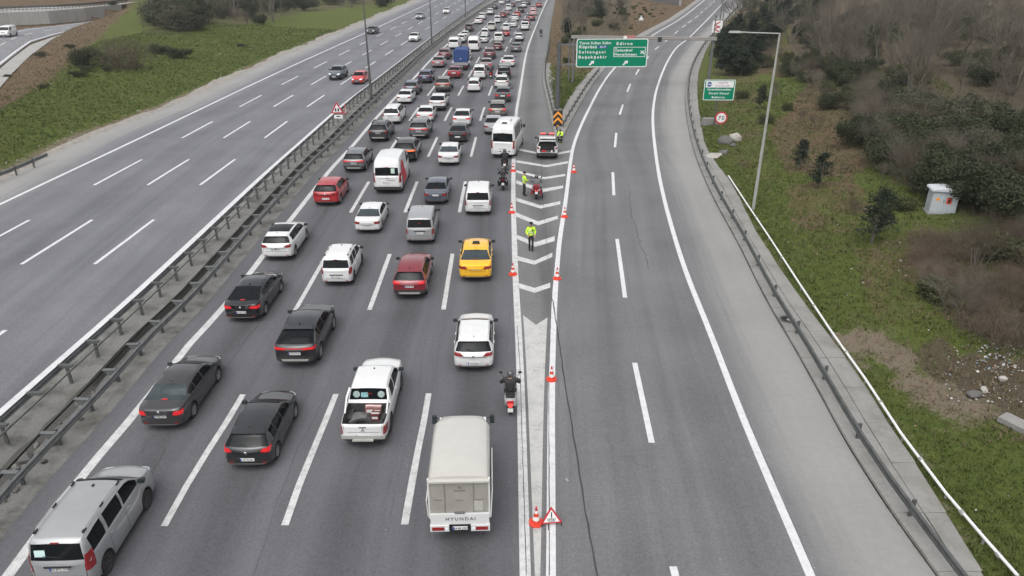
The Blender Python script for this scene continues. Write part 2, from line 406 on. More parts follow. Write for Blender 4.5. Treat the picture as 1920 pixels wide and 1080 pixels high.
for i, off in ((1, -3.86), (2, -7.68), (3, -11.55)):
    fx = lambda y, off=off: XLR(y) + off + (off / 15.4) * (XLL(y) + 15.45 - XLR(y)) * -1.0
    dashes('lane_line', fx, [36.0 + 14.75 * k - 14.75 * 3 for k in range(0, 29)], 7.2, .21, .506, M['line_bright'], road_l)
ribbon('edge_line', RL, -10, 400, .28, .007, M['line_bright'], ramp)
ribbon('edge_line', RR, -10, 400, .27, .006, M['line_bright'], ramp)
mb = MB()
for (x0, y0), (x1, y1) in [((1275,1115),(1262,1062)),((1222,830),(1190,680)),((1172,558),(1157,448)),((1151,366),(1149,323)),((1153,276),(1155.6,249)),((1162,215),(1168,196)),((1176,172),(1182,157)),((1192,140),(1198,130)),((1208,116),(1216,106)),((1228,93),(1235,87)),((1247,78),(1253,73)),((1264.5,63.5),(1271,58)),((1279,51.5),(1286,46.5)),((1290,43),(1297,38)),((1303,34),(1309,29)),((1313,25),(1318,21)),((1322,17),(1326,14)),((1330,10.5),(1334,7.5)),((1337,4.5),(1340,1.5))]:
    a, b = at(x0, y0, .006), at(x1, y1, .006); d = (b - a).normalized(); n = Vector((d.y, -d.x, 0)) * .11
    mb.add([a - n, a + n, b + n, b - n], [(0, 1, 2, 3)])
mb.build('lane_line', M['line_bright'], ramp, smooth=0)
# gore: chevrons and the solid painted nose
mb = MB()
for L_, A_, Q_ in [((970.5,480,488),(1002.4,488.8,496.3),(1035.6,473.7,481.5)),((972.6,530.8,539.8),(1002.4,539.8,549),(1031.7,530,539)),((969.5,440.5,448),(1003.7,454,463),(1040,442.6,451.7)),((967.8,398.5,406),(1008.9,415,422.6),(1046,404.4,410.5)),((967.8,370.7,377),(1013.5,385,391),(1050.5,377,383)),((967.8,338,344),(1018,354,360.5),(1056,347.6,352.6)),((967.8,319,323.5),(1021,332,336),(1059.8,326,330)),((967.8,300.4,304.4),(1024.6,309.6,313.3),(1065.4,302,306)),((969,277.8,281.4),(1030,289.5,293),(1070,281.6,285.2))]:
    p = [at(L_[0], L_[1], .006), at(L_[0], L_[2], .006), at(A_[0], A_[2], .006), at(A_[0], A_[1], .006), at(Q_[0], Q_[2], .006), at(Q_[0], Q_[1], .006)]
    mb.add(p, [(0, 1, 2, 3), (3, 2, 4, 5)])
mb.build('gore_chevrons', M['line'], road, smooth=0)
mb = MB(); ys = np.concatenate([np.linspace(-10, 29.0, 14), [30.4]])
for y in ys:
    l, r = float(XE(y)) + .27, float(RL(y)) - .30
    top = y > 30
    mb.v += [(l, y + (.25 if top else 0), .006), ((l + r) / 2, y - (.75 if top else 0), .006), (r, y, .006)]
for i in range(len(ys) - 1):
    for j in (0, 1): mb.f.append((3*i+j, 3*i+j+1, 3*i+j+4, 3*i+j+3)); mb.m.append(0)
mb.build('gore_nose', M['line_nose'], road, smooth=0)
# cracks and bitumen joints
def wander(name, pts, wid, mat, parent, z=.009, jit=.018, seed=1):
    r = random.Random(seed); mb = MB(); P = []
    for a, b in zip(pts[:-1], pts[1:]):
        a, b = Vector(a), Vector(b); n = max(2, int((b - a).length / .5))
        for i in range(n): P.append(a.lerp(b, i / n) + Vector((r.uniform(-jit, jit), r.uniform(-jit, jit), 0)))
    for i, p in enumerate(P):
        d = (P[min(i + 1, len(P) - 1)] - P[max(i - 1, 0)]).normalized(); n = Vector((d.y, -d.x, 0)) * wid * r.uniform(.55, 1.0) * .62
        mb.v += [(p.x - n.x, p.y - n.y, z), (p.x + n.x, p.y + n.y, z)]
    mb.f = [(2*i, 2*i+1, 2*i+3, 2*i+2) for i in range(len(P) - 1)]; mb.m = [0] * len(mb.f)
    return mb.build(name, mat, parent, smooth=0)
M['crack'] = simple('bitumen_joint', (0.035, 0.035, 0.036), .6, var=.3)
M['crack_soft'] = simple('old_crack', (0.055, 0.055, 0.056), .8, var=.3)
wander('paving_joint', [at(1036, 560), at(1048, 640), at(1062, 735), at(1078, 835), at(1098, 960), at(1120, 1080), at(1135, 1180)], .05, M['crack'], ramp)
wander('paving_joint', [at(987, 1080), at(975, 690), at(969, 600)], .025, M['crack_soft'], road, jit=.006)
wander('paving_joint', [at(1030, 1080), at(1029, 700), at(1034, 560), at(1046, 430)], .03, M['crack_soft'], ramp, z=.0115, jit=.006)
wander('road_crack', [at(1180, 345), at(1182, 400), at(1195, 440), at(1213, 490), at(1222, 515)], .035, M['crack_soft'], ramp, jit=.12, seed=4)
wander('road_crack', [at(308, 842), at(280, 890), at(270, 930)], .03, M['crack_soft'], road, jit=.1, seed=5)
wander('road_crack', [at(640, 390), at(560, 500), at(500, 590), at(380, 740)], .018, M['crack_soft'], road, jit=.04, seed=6)
wander('road_crack', [at(1016, 290), at(1015, 340), at(1023, 430), at(1030, 520)], .02, M['crack_soft'], road, jit=.03, seed=8)

# ------------------------------------------------------------------ concrete
def concrete(name, c, dark=.55, scale=1.0, stain=.6):
    k = NT(name); co = k.coord()
    a = k.noise(co, .7 * scale, 8, .7); b = k.noise(co, 9 * scale, 5, .75)
    f = k.math('MULTIPLY', k.mp(a, .45, .68), stain)
    c1 = k.mix(k.mp(b, .25, .75), tuple(x * .8 for x in c), tuple(x * 1.15 for x in c))
    k.col(k.mix(f, c1, tuple(x * dark for x in (c[0], c[1] * .96, c[2] * .88)))); k.rough(.88); k.bump(b, .5, .02); return k.m
M['conc'] = concrete('concrete_slab', (0.235, 0.228, 0.215))
M['conc_med'] = concrete('concrete_median', (0.172, 0.169, 0.158), .33, 1.0, .95)
M['conc_dark'] = concrete('concrete_dark', (0.085, 0.082, 0.076), .5)  # darker concrete for the face of the median step
M['conc_wall'] = concrete('concrete_wall', (0.3, 0.295, 0.28), .7, .5)
M['dirt'] = concrete('dry_dirt', (0.16, 0.135, 0.105), .6, 1.0)
M['stone'] = concrete('pale_stone', (0.36, 0.34, 0.31), .6, 2.0)
M['stone_dark'] = concrete('dark_stone', (0.11, 0.105, 0.1), .6, 2.0)

# median: raised strip beside the oncoming road, step down, lower strip beside the motorway
mb = MB(); ys = np.arange(-12, 400, .8); prof = None
r = random.Random(3)
for y in ys:
    L0 = float(XLR(y)) + .32; A0 = float(XA(y)) + 14.2; g = -16.6 + A0
    brk = max(0.0, min(1.0, (24.5 - y) / 2)) if y < 24.5 else 0
    j = (lambda s: r.uniform(-s, s)) if brk else (lambda s: r.uniform(-s, s) * .12)
    g2 = g - brk * .25
    pr = [(L0, .47), (L0 + .03, .515), (g2 - .35 + j(.15), .52 - brk * .12 + j(.05)), (g2 + j(.10), .50 - brk * .2 + j(.06)), (g2 + .05 + brk * .3 + j(.1), .10 + j(.04)), (g2 + .30 + brk * .3 + j(.06), .035 + j(.01)), (A0 - 15.25 + j(.06), .028), (A0 - 15.18, -.02)]
    if prof is None: prof = len(pr)
    mb.v += [(x, y, z) for x, z in pr]
for i in range(len(ys) - 1):
    for k in range(prof - 1):
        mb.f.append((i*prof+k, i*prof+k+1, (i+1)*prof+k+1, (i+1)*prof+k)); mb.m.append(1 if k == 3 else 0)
median = tag(mb.build('median_strip', [M['conc_med'], M['conc_dark']], None, 40), kind='structure')
# pavement (right of the ramp) as poured slabs: base bed + outer and inner rows of single slabs
pvb = strip('pavement', lambda y: RAIL(y) + 0.15, PV, -6, 330, 0.088, M['conc_med'], 3)
y = 12.0; k = 0
while y < 150:
    ln = R.uniform(2.3, 2.7) * (1 if y < 60 else 2.0)
    l0, r0, l1, r1 = float(RAIL(y)) + .17, float(PV(y)), float(RAIL(y + ln)) + .17, float(PV(y + ln))
    for a, b in ((0.0, .55), (.56, 1.0)):
        g = .010; e0, e1 = (R.uniform(-.05, .06), R.uniform(-.05, .06)) if b == 1.0 else (0, 0)
        p = [(l0 + (r0 - l0) * a + g, y + g), (l0 + (r0 - l0) * b - g + e0, y + g), (l1 + (r1 - l1) * b - g + e1, y + ln - g), (l1 + (r1 - l1) * a + g, y + ln - g)]
        zt = [.115 + R.uniform(-.012, .012) for _ in p]
        m2 = MB(); m2.add([(q[0], q[1], 0.0) for q in p] + [(q[0], q[1], z) for q, z in zip(p, zt)], [(4, 5, 6, 7), (0, 1, 5, 4), (1, 2, 6, 5), (2, 3, 7, 6), (3, 0, 4, 7)])
        m2.build('slab', M['conc'], pvb, smooth=0)
    y += ln

# ------------------------------------------------------------------ terrain
XLOW = curve_px([(0,166),(22,138),(57,104),(100,70),(140,52),(200,30),(262,2)])
XCR = curve_px([(-40,240),(0,212),(110,148),(190,72),(270,-4)], 2.4)
WALL = [at(-60, 52), at(20, 48), at(95, 45), at(163, 39), at(232, 30)]
WY = pchip([(p.x, p.y) for p in WALL])
def hnoise(x, y, s, seed=0):
    a = np.sin(x * s + 1.3 * np.sin(y * s * .7 + seed)) * np.cos(y * s * .9 + 1.1 * np.sin(x * s * .6 + seed * 2.1))
    b = np.sin(x * s * 2.3 + 2 + seed) * np.cos(y * s * 2.1 - 1 + seed)
    return a * .65 + b * .35
GUL = [at(1700, 640), at(1760, 668), at(1830, 700), at(1960, 780)]
def hgt(x, y):
    x = np.asarray(x, float); y = np.asarray(y, float)
    pv, xl, le = PV(y), XLOW(y), XLE(y)
    n = hnoise(x, y, .12) * .35 + hnoise(x, y, .45, 3) * .10 + hnoise(x, y, 1.3, 5) * .03
    # right hill
    d = x - pv
    hr = np.where(d < 0, -.1, .05 + .09 * np.clip(d, 0, 7) + 3.6 * sstep((d - 5) / 34) * sstep((y - 12) / 26) + n * sstep(d / 5))
    hr = hr * (1 - .8 * sstep((d - 60) / 90))
    for a, b in zip(GUL[:-1], GUL[1:]):
        ax, ay, bx, by = a.x, a.y, b.x, b.y; L2 = (bx - ax) ** 2 + (by - ay) ** 2
        t = np.clip(((x - ax) * (bx - ax) + (y - ay) * (by - ay)) / L2, 0, 1)
        q = np.hypot(x - ax - t * (bx - ax), y - ay - t * (by - ay)); hr = hr - .42 * np.exp(-(q / .85) ** 2)
    # between motorway and ramp
    sh, gl = GR(y), GL(y)
    dm = np.minimum(x - sh - .5, gl - .9 - x)
    hm = np.where(dm < 0, -.12, np.minimum(.12 * dm, 2.4 + .02 * dm) + n * sstep(dm / 5)) * (1)
    # left mound
    dl = le - x; cr = np.minimum(XCR(y), le - 8); low = np.minimum(xl, cr - 6)
    up = .46 + 2.0 * sstep(dl / np.maximum(6, le - cr)) + n * sstep(dl / 6)
    dn = 2.46 * np.clip((x - low) / np.maximum(4, cr - low), 0, 1) + n * .6
    hl = np.where(x > cr, up, np.where(x > low, np.maximum(dn, -.05), -.12))
    wall = (x < -88) & (y > WY(np.minimum(x, -88)) + 3.0)
    hl = np.where(wall, 2.9 + .05 * np.clip(y - WY(np.minimum(x, -88)) - 26, 0, 40), hl)
    h = np.where(x > pv, hr, np.where(x > gl - .9, -.12, np.where((x > sh + .5) & (y > 70), hm, np.where(x > XA(y) - 4.6, -.12, np.where(x > le, .3, hl)))))
    return h
xs = np.concatenate([np.linspace(-900, -170, 24), np.linspace(-165, -60, 85), np.linspace(-59, -36, 24), np.linspace(-35, 8, 18), np.linspace(9, 45, 60), np.linspace(45.8, 110, 80), np.linspace(114, 170, 15), np.linspace(185, 900, 20)])
ysg = np.concatenate([np.linspace(-120, 5, 10), np.linspace(7, 70, 100), np.linspace(71, 330, 210), np.linspace(345, 500, 12), np.linspace(560, 2400, 16)])
X, Y = np.meshgrid(xs, ysg, indexing='ij'); Z = hgt(X, Y)
V = np.stack([X, Y, Z], -1).reshape(-1, 3); ny = len(ysg)
i, j = np.meshgrid(np.arange(len(xs) - 1), np.arange(ny - 1), indexing='ij'); q = (i * ny + j).ravel()
gm = raw_mesh('ground', V, np.stack([q, q + ny, q + ny + 1, q + 1], -1), [])
def blob(x, y, c, r): return np.exp(-(((x - c[0]) ** 2 + (y - c[1]) ** 2) / r ** 2))
def inpoly_np(u, v, poly):
    c = np.zeros(u.shape, bool); n = len(poly)
    for i in range(n):
        (x0, y0), (x1, y1) = poly[i], poly[(i + 1) % n]
        if y0 == y1: continue
        c ^= ((y0 > v) != (y1 > v)) & (u < (x1 - x0) * (v - y0) / (y1 - y0) + x0)
    return c
def poly_mask(x, y, polys):
    """wear masks on the ground: outlines read off the photo, laid on the terrain"""
    u, v = proj(np.stack([x, np.maximum(y, 9), hgt(x, y)], -1).reshape(-1, 3)); u, v = u.reshape(x.shape), v.reshape(x.shape); m = np.zeros(x.shape)
    for P_, val in polys: m = np.maximum(m, inpoly_np(u, v, P_) * val)
    return np.where(y > 9, m, 0)
BROWN = [([(1440, 250), (1520, 150), (1640, 185), (1665, 300), (1600, 330), (1530, 332), (1470, 320)], .8), ([(1470, 350), (1600, 330), (1640, 380), (1600, 440), (1490, 430)], .52), ([(1600, 470), (1720, 430), (1745, 600), (1640, 612)], .52), ([(1335, 150), (1420, 140), (1440, 330), (1350, 300)], .42), ([(1400, 60), (1520, 80), (1540, 150), (1420, 140)], .55)]
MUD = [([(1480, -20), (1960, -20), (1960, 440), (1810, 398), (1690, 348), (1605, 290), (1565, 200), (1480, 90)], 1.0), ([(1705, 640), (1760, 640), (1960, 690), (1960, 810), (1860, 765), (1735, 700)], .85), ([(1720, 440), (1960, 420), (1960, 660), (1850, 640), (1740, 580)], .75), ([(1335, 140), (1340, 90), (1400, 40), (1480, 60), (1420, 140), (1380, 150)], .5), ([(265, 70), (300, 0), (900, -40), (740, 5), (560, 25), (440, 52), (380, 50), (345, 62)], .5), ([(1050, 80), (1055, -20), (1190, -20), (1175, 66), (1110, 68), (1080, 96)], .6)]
def brown_mask(x, y):
    d = x - PV(y); le = XLE(y); cr = np.minimum(XCR(y), le - 8)
    b = np.where(d > 0, np.maximum(poly_mask(x, y, BROWN), .12 + .6 * sstep((y - 150) / 40)), 0.0)
    b = np.where(x < le, sstep((cr + 2 - x) / 6) + .9 * sstep((1.9 - (le - x)) / 1.5), b)
    mid = (x > GR(y)) & (x < GL(y)) & (y > 68); b = np.where(mid, .25 + .75 * sstep((y - 95) / 25), b)
    return np.clip(b, 0, 1)
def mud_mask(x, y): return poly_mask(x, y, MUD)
def dirt_mask(x, y):
    d = x - PV(y); dl = XLE(y) - x; dd = np.zeros_like(x)
    for px, py, rr in ((1640, 620, 1.7), (1690, 640, 1.4), (1600, 612, 1.1), (1690, 655, 1.1), (1850, 690, 2.6), (1800, 735, 1.8), (1740, 700, 1.4), (1900, 730, 2.6), (1600, 655, .8)):
        c = at(px, py, .8); dd = np.maximum(dd, blob(x, y, c, rr))
    dd = np.maximum(dd, np.where((dl > -1) & (dl < 2.4), .8 * sstep((2.4 - dl) / 1.8), 0))
    dd = np.maximum(dd, np.where((d > -.5) & (d < .5), .45, 0))
    return np.clip(dd, 0, 1)
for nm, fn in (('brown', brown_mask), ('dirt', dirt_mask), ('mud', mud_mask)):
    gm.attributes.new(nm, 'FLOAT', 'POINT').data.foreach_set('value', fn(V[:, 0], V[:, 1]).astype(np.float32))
k = NT('ground_cover'); co = k.coord()
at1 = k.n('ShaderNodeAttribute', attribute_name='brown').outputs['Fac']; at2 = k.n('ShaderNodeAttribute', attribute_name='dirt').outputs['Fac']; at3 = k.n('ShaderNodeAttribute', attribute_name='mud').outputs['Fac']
n1 = k.noise(co, .22, 7, .7); n2 = k.noise(co, 1.6, 6, .75); n3 = k.noise(co, 11, 4, .8)
green = k.mix(k.mp(n2, .3, .7), (0.06, 0.092, 0.016), (0.118, 0.15, 0.034))
green = k.mix(k.mp(n1, .35, .65), k.mix(.5, green, (0.115, 0.105, 0.035)), green)
green = k.mix(k.mp(n3, .3, .72), k.mix(.45, green, (0.02, 0.028, 0.008)), green)
brn = k.mix(k.mp(n2, .3, .7), (0.098, 0.068, 0.04), (0.175, 0.122, 0.072))
brn = k.mix(k.mp(n3, .3, .7), k.mix(.5, brn, (0.035, 0.028, 0.018)), brn)
fb = k.mp(k.math('ADD', at1, k.math('MULTIPLY', k.math('SUBTRACT', n1, .5), 1.9)), .34, .66)
fd = k.mp(k.math('ADD', k.math('ADD', at2, k.math('MULTIPLY', k.math('SUBTRACT', n2, .5), 1.7)), k.math('MULTIPLY', k.math('SUBTRACT', n3, .5), 1.2)), .45, .75)
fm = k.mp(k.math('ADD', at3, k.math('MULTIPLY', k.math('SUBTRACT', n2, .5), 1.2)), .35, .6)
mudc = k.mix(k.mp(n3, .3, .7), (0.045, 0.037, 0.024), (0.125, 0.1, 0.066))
drt = k.mix(k.mp(n3, .3, .7), (0.12, 0.095, 0.07), (0.22, 0.18, 0.135))
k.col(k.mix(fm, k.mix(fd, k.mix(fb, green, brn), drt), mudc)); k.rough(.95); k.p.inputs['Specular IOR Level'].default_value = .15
k.bump(k.math('ADD', n3, n2), .8, .12)
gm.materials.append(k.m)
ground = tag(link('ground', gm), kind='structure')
def onground(px, py):
    d = ray(px, py); t0 = (8.0 - CAM_H) / d.z; t1 = (-1.0 - CAM_H) / d.z; n = 400
    t = np.linspace(t0, t1, n); hx, hy, hz = d.x * t, d.y * t, CAM_H + d.z * t
    g = hz - hgt(hx, hy); i = int(np.argmax(g < 0))
    if i == 0: return at(px, py, 0)
    a = g[i - 1] / (g[i - 1] - g[i]); tt = t[i - 1] + (t[i] - t[i - 1]) * a
    return Vector((d.x * tt, d.y * tt, CAM_H + d.z * tt))
def zof(x, y): return float(hgt(np.array([x]), np.array([y]))[0])

# gore island: worn concrete apron between the two guard rails
mb = MB(); ys = np.linspace(66.5, 118, 40)
for y in ys:
    a = float(GR(y)) + .02; b = a + min(2.3, max(.1, float(GL(y)) - a - .05)); mb.v += [(a, y, .02), (a + .02, y, .09), (b, y, .10 + .02 * sin(y)), (b + .02, y, -.2)]
for i in range(len(ys) - 1):
    for k_ in range(3): mb.f.append((4*i+k_, 4*i+k_+1, 4*i+k_+5, 4*i+k_+4)); mb.m.append(0)
tag(mb.build('gore_apron', M['conc'], None, 40), kind='structure')
mb = MB(); ys = np.linspace(69, 300, 120)
for y in ys:
    b = float(GL(y)) - .02; wdt = min(1.9, max(.1, b - float(GR(y)) - .6)) ; mb.v += [(b, y, -.02), (b - .02, y, .10), (b - wdt, y, .13), (b - wdt - .05, y, -.3)]
for i in range(len(ys) - 1):
    for k_ in range(3): mb.f.append((4*i+k_, 4*i+k_+1, 4*i+k_+5, 4*i+k_+4)); mb.m.append(0)
tag(mb.build('ramp_kerb_apron', M['conc'], None, 40), kind='structure')

# loose gravel verge along the oncoming carriageway
gv = MB(); ys = np.arange(20, 300, 1.1); rr_ = random.Random(12)
for y in ys:
    e = float(XLE(y)); wv = 1.0 + .55 * sin(y * .21) + .35 * sin(y * .83 + 1) + rr_.uniform(-.15, .15)
    gv.v += [(e + .35 + rr_.uniform(-.2, .25), y, .506), (e - .25, y, .545), (e - .3 - max(.15, wv), y, .47)]
for i in range(len(ys) - 1):
    for k_ in (0, 1): gv.f.append((3*i+k_, 3*i+k_+1, 3*i+k_+4, 3*i+k_+3)); gv.m.append(0)
tag(gv.build('gravel_verge', concrete('pale_gravel', (0.27, 0.25, 0.22), .45, 2.5, .8), None, 0), kind='structure')

# lower road far left, its footway, the retaining wall and the upper road behind it
def px_strip(name, inner, outer, z, mat):
    a = [at(*p, z) for p in inner]; b = [at(*p, z) for p in outer]; V_ = []; lat = []; lon = []; s = 0
    for i, (p, q_) in enumerate(zip(a, b)):
        if i: s += (p - a[i - 1]).length
        for t in (0, .5, 1): V_.append(p.lerp(q_, t)); lat.append((t * (q_ - p).length, (1 - t) * (q_ - p).length)); lon.append((s, 0))
    Fq = [(3*i+j, 3*i+j+1, 3*i+j+4, 3*i+j+3) for i in range(len(a) - 1) for j in (0, 1)]
    return tag(link(name, raw_mesh(name, [tuple(v) for v in V_], np.array(Fq), mat, {'lat': np.array(lat), 'long': np.array(lon)})), kind='structure')
lowr = px_strip('lower_road', [(-60,172),(0,124),(57,80),(100,66.5),(140,57),(200,43),(262,24)], [(-60,75),(0,63),(50,53),(100,48.5),(155,42),(200,34),(262,18)], 0.0, M['asph_low'])
px_strip('lower_footway', [(-60,218),(0,164),(22,138),(57,104),(100,72),(140,60),(200,45.5),(262,25)], [(-60,180),(0,129),(22,110),(57,84),(100,69),(140,58.5),(200,44.5),(262,24.5)], .1, M['conc_wall'])
def px_line(pts, wid, parent, z=.006):
    mb = MB(); P = [at(*p, z) for p in pts]
    for i, p in enumerate(P):
        d = (P[min(i+1, len(P)-1)] - P[max(i-1, 0)]).normalized(); n = Vector((d.y, -d.x, 0)) * wid / 2; mb.v += [p - n, p + n]
    mb.f = [(2*i, 2*i+1, 2*i+3, 2*i+2) for i in range(len(P)-1)]; mb.m = [0] * len(mb.f)
    mb.v = [tuple(v) for v in mb.v]; mb.build('edge_line', M['line_bright'], parent, smooth=0)
px_line([(-60,170),(0,119),(28,97),(57,77),(100,64),(140,55),(200,41.5)], .4, lowr)
px_line([(-60,77),(0,65.5),(50,56),(100,49.5),(155,43)], .4, lowr)
for a, b in (((-14,95),(0,86)),((1,84.5),(10,80)),((21,74),(31,70)),((47,65),(61,61.5)),((82,58),(98,55.5)),((118,53),(132,51))): px_line([a, b], .3, lowr)
wl = empty('retaining_wall', WALL[2], 0, 'long grey concrete retaining wall beside the lower road far left', 'wall')
for a, b in zip(WALL[:-1], WALL[1:]):
    n = 4
    for q_ in range(n):
        p0, p1 = a.lerp(b, q_ / n), a.lerp(b, (q_ + 1) / n - .004); d = (p1 - p0).normalized(); nn = Vector((-d.y, d.x, 0)) * 1.2; o = wl.location
        MB().add([p0 - o, p1 - o, p1 + nn - o, p0 + nn - o] + [p + Vector((0, 0, 3.0)) - o for p in (p0, p1, p1 + nn, p0 + nn)], [(3,2,1,0),(4,5,6,7),(0,1,5,4),(1,2,6,5),(2,3,7,6),(3,0,4,7)]).build('panel', M['conc_wall'], wl, smooth=0)
up0 = [p + Vector((0, 1.2, 0)) for p in WALL]; V_ = []; 
for p in up0: V_ += [(p.x, p.y, 3.0), (p.x - 2, p.y + 17, 3.0)]
up = tag(link('upper_road', raw_mesh('upper_road', V_, np.array([(2*i, 2*i+1, 2*i+3, 2*i+2) for i in range(len(up0)-1)]), M['conc_wall'])), kind='structure')

# ------------------------------------------------------------------ guard rails
def path(fx, y0, y1, off=0.0, step=2.0):
    ys = np.linspace(y0, y1, max(2, int((y1 - y0) / step) + 1)); x = fx(ys) + off
    return [Vector((float(a), float(b), 0)) for a, b in zip(x, ys)]
WPROF = [(0, .0), (.05, .04), (.05, .10), (.005, .135), (.005, .175), (.05, .21), (.05, .27), (0, .31)]
def beam(P, z, side, prof=WPROF, th=.012):
    mb = MB(); n = len(prof) * 2
    pr = [(a * side, b) for a, b in prof] + [(a * side - th * side, b) for a, b in reversed(prof)]
    for i, p in enumerate(P):
        d = (P[min(i+1, len(P)-1)] - P[max(i-1, 0)]).normalized(); nx_ = Vector((d.y, -d.x, 0))
        for a, b in pr: mb.v.append(tuple(p + nx_ * a + Vector((0, 0, z + b))))
    for i in range(len(P) - 1):
        for k_ in range(n): mb.f.append((i*n+k_, i*n+(k_+1) % n, (i+1)*n+(k_+1) % n, (i+1)*n+k_)); mb.m.append(0)
    return mb
def rel(P, o): return [p - Vector((o.x, o.y, 0)) for p in P]
def along(fx, y, off=0.0):
    x = float(fx(y)) + off; return Vector((x, y, 0)), -atan2(float(fx(y + .5) - fx(y - .5)), 1.0)
post_me = MB().box((0, 0, .36), (.12, .06, .78)).mesh('post', M['galv_dark'], 0)
bm_ = MB(); bm_.prism([(-.30, .10), (.30, .10), (.22, -.02), (-.22, -.02)], lambda u, v, d: (u, d, v), -.07, .07)
bracket_me = bm_.mesh('bracket', M['galv_dark'], 0)
tri = MB(); tri.prism([(-.26, .0), (.26, .0), (.04, -.24), (-.04, -.24)], lambda u, v, d: (u, d, v), -.05, .05)
tri.box((0, 0, .012), (.54, .17, .02)); tri_me = tri.mesh('bracket', M['galv'], 0)
f_up = lambda y: XLR(y) + 1.42
f_lo = lambda y: XA(y) - 1.78
# upper rail along the oncoming carriageway
g = empty('guard_rail', (-17.1, 20, .5), 0, 'tall steel guard rail on bracketed posts along the oncoming carriageway edge', 'guard rail')
o = Vector((-17.1, 20, .5))
beam(rel(path(f_up, -8, 330, -.34), o), .50, -1).build('rail', M['galv'], g, 40)
MB().tube([p + Vector((0, 0, .70)) for p in rel(path(f_up, -8, 330, .28, 4), o)], .035, 4).build('rear_strap', M['galv_dark'], g, 0)
y = -4.9
while y < 320:
    p, a = along(f_up, y); big = y < 250
    if abs(y - 23.0) > .9:
        po = link('post', post_me, g, loc=(p.x - o.x, p.y - o.y, 0), rot=(R.uniform(-.03, .03), R.uniform(-.02, .05), a))
    if big: link('bracket', bracket_me, g, loc=(p.x - o.x - .03, p.y - o.y, .74), rot=(0, R.uniform(-.03, .03), a + R.uniform(-.06, .06)))
    y += 1.93 if y < 130 else 3.86
# lower rail along the jammed carriageway
g = empty('guard_rail', (-16, 20, .03), 0, 'low steel guard rail with triangular brackets beside the queueing traffic', 'guard rail')
o = Vector((-16, 20, .03))
beam(rel(path(f_lo, -8, 330, .28), o), .40, 1).build('rail', M['galv'], g, 40)
beam(rel(path(f_lo, -8, 330, -.26, 4), o), .64, -1, [(0, 0), (.03, .0), (.03, .06), (0, .06)]).build('rear_strap', M['galv_dark'], g, 0)
y = -6.6
while y < 300:
    p, a = along(f_lo, y)
    link('post', post_me, g, loc=(p.x - o.x + .1, p.y - o.y + .25, -.06), rot=(0, R.uniform(-.03, .03), a))
    link('bracket', tri_me, g, loc=(p.x - o.x, p.y - o.y, .72), rot=(0, R.uniform(-.03, .03), a))
    y += 2.08 if y < 150 else 4.16
# rail along the ramp's pavement
g = empty('guard_rail', (14, 30, 0), 0, 'weathered single guard rail curving along the pavement right of the exit ramp', 'guard rail')
o = Vector((14, 30, 0))
beam(rel(path(RAIL, 8, 260, .45), o), .42, -1, th=.02).build('rail', M['galv_dark'], g, 40)
y = 9.0
while y < 250:
    p, a = along(RAIL, y, .58); link('post', post_me, g, loc=(p.x - o.x, p.y - o.y, .02), rot=(0, R.uniform(-.05, .05), a)); y += 3.9
# two short rails around the gore
for fx, y0, y1, sd, lb in ((lambda y: GR(y) + .28, 70, 150, -1, 'thin guard rail on the motorway side of the gore island'), (lambda y: GL(y) - .4, 71, 108, 1, 'short guard rail on the exit ramp side of the gore island')):
    p0, _ = along(fx, y0); g = empty('guard_rail', p0, 0, lb, 'guard rail'); o = p0
    beam(rel(path(fx, y0, y1), o), .45, sd).build('rail', M['galv_dark'], g, 40)
    y = y0 + .5
    while y < y1:
        p, a = along(fx, y, -.08 * sd); link('post', post_me, g, loc=(p.x - o.x, p.y - o.y, .05), rot=(0, 0, a)); y += 2.6
# short end of a rail at the far left verge
P = [at(-30, 352, .5), at(20, 334, .5), at(92, 302, .5)]; o = P[1]
g = empty('guard_rail', o, 0, 'short stub of guard rail at the grass edge far left', 'guard rail')
beam([Vector((p.x - o.x, p.y - o.y, 0)) for p in P], .40, 1).build('rail', M['galv'], g, 40)
for p in (P[1].lerp(P[2], .15), P[1].lerp(P[2], .6)): link('post', post_me, g, loc=(p.x - o.x, p.y - o.y, 0))
# rail and parapet of the upper road far left
g = empty('guard_rail', up0[2] + Vector((0, 0, 3)), 0, 'dark guard rail with pale gaps along the upper road behind the retaining wall', 'guard rail')
o = up0[2]
for z0, h_ in ((.25, .12), (.62, .5)): beam([p + Vector((-.6, 4.6, 0)) - o for p in up0], z0, 1, [(0, 0), (.06, .0), (.06, h_), (0, h_)]).build('rail', M['galv_dark'], g, 0)
for a, b in zip(up0[:-1], up0[1:]):
    for t in np.arange(0, 1, .1): p = a.lerp(b, t) + Vector((-.6, 4.7, 0)) - o; link('post', post_me, g, loc=(p.x, p.y, .1))

# ------------------------------------------------------------------ lettering
_dg = None
def text_mesh(s, size, mat, bold=0.0, depth=.002, align='LEFT', spacing=1.0):
    cu = bpy.data.curves.new('txt', 'FONT'); cu.body = s; cu.size = size; cu.extrude = depth; cu.offset = bold; cu.align_x = align; cu.space_character = spacing; cu.resolution_u = 2
    ob = bpy.data.objects.new('txt', cu); COL.objects.link(ob); bpy.context.view_layer.update()
    dg = bpy.context.evaluated_depsgraph_get(); me = bpy.data.meshes.new_from_object(ob.evaluated_get(dg)); me.name = 'lettering'
    bpy.data.objects.remove(ob); bpy.data.curves.remove(cu); me.materials.clear(); me.materials.append(mat); return me
UPR = (pi / 2, 0, 0)          # text standing up, read from -y
def rrect(w_, h_, r=.08, n=4):
    P = []
    for cx, cz, a0 in ((w_/2-r, h_/2-r, 0), (-w_/2+r, h_/2-r, pi/2), (-w_/2+r, -h_/2+r, pi), (w_/2-r, -h_/2+r, 1.5*pi)):
        for k_ in range(n + 1): a = a0 + k_ / n * pi / 2; P.append((cx + r * cos(a), cz + r * sin(a)))
    return P
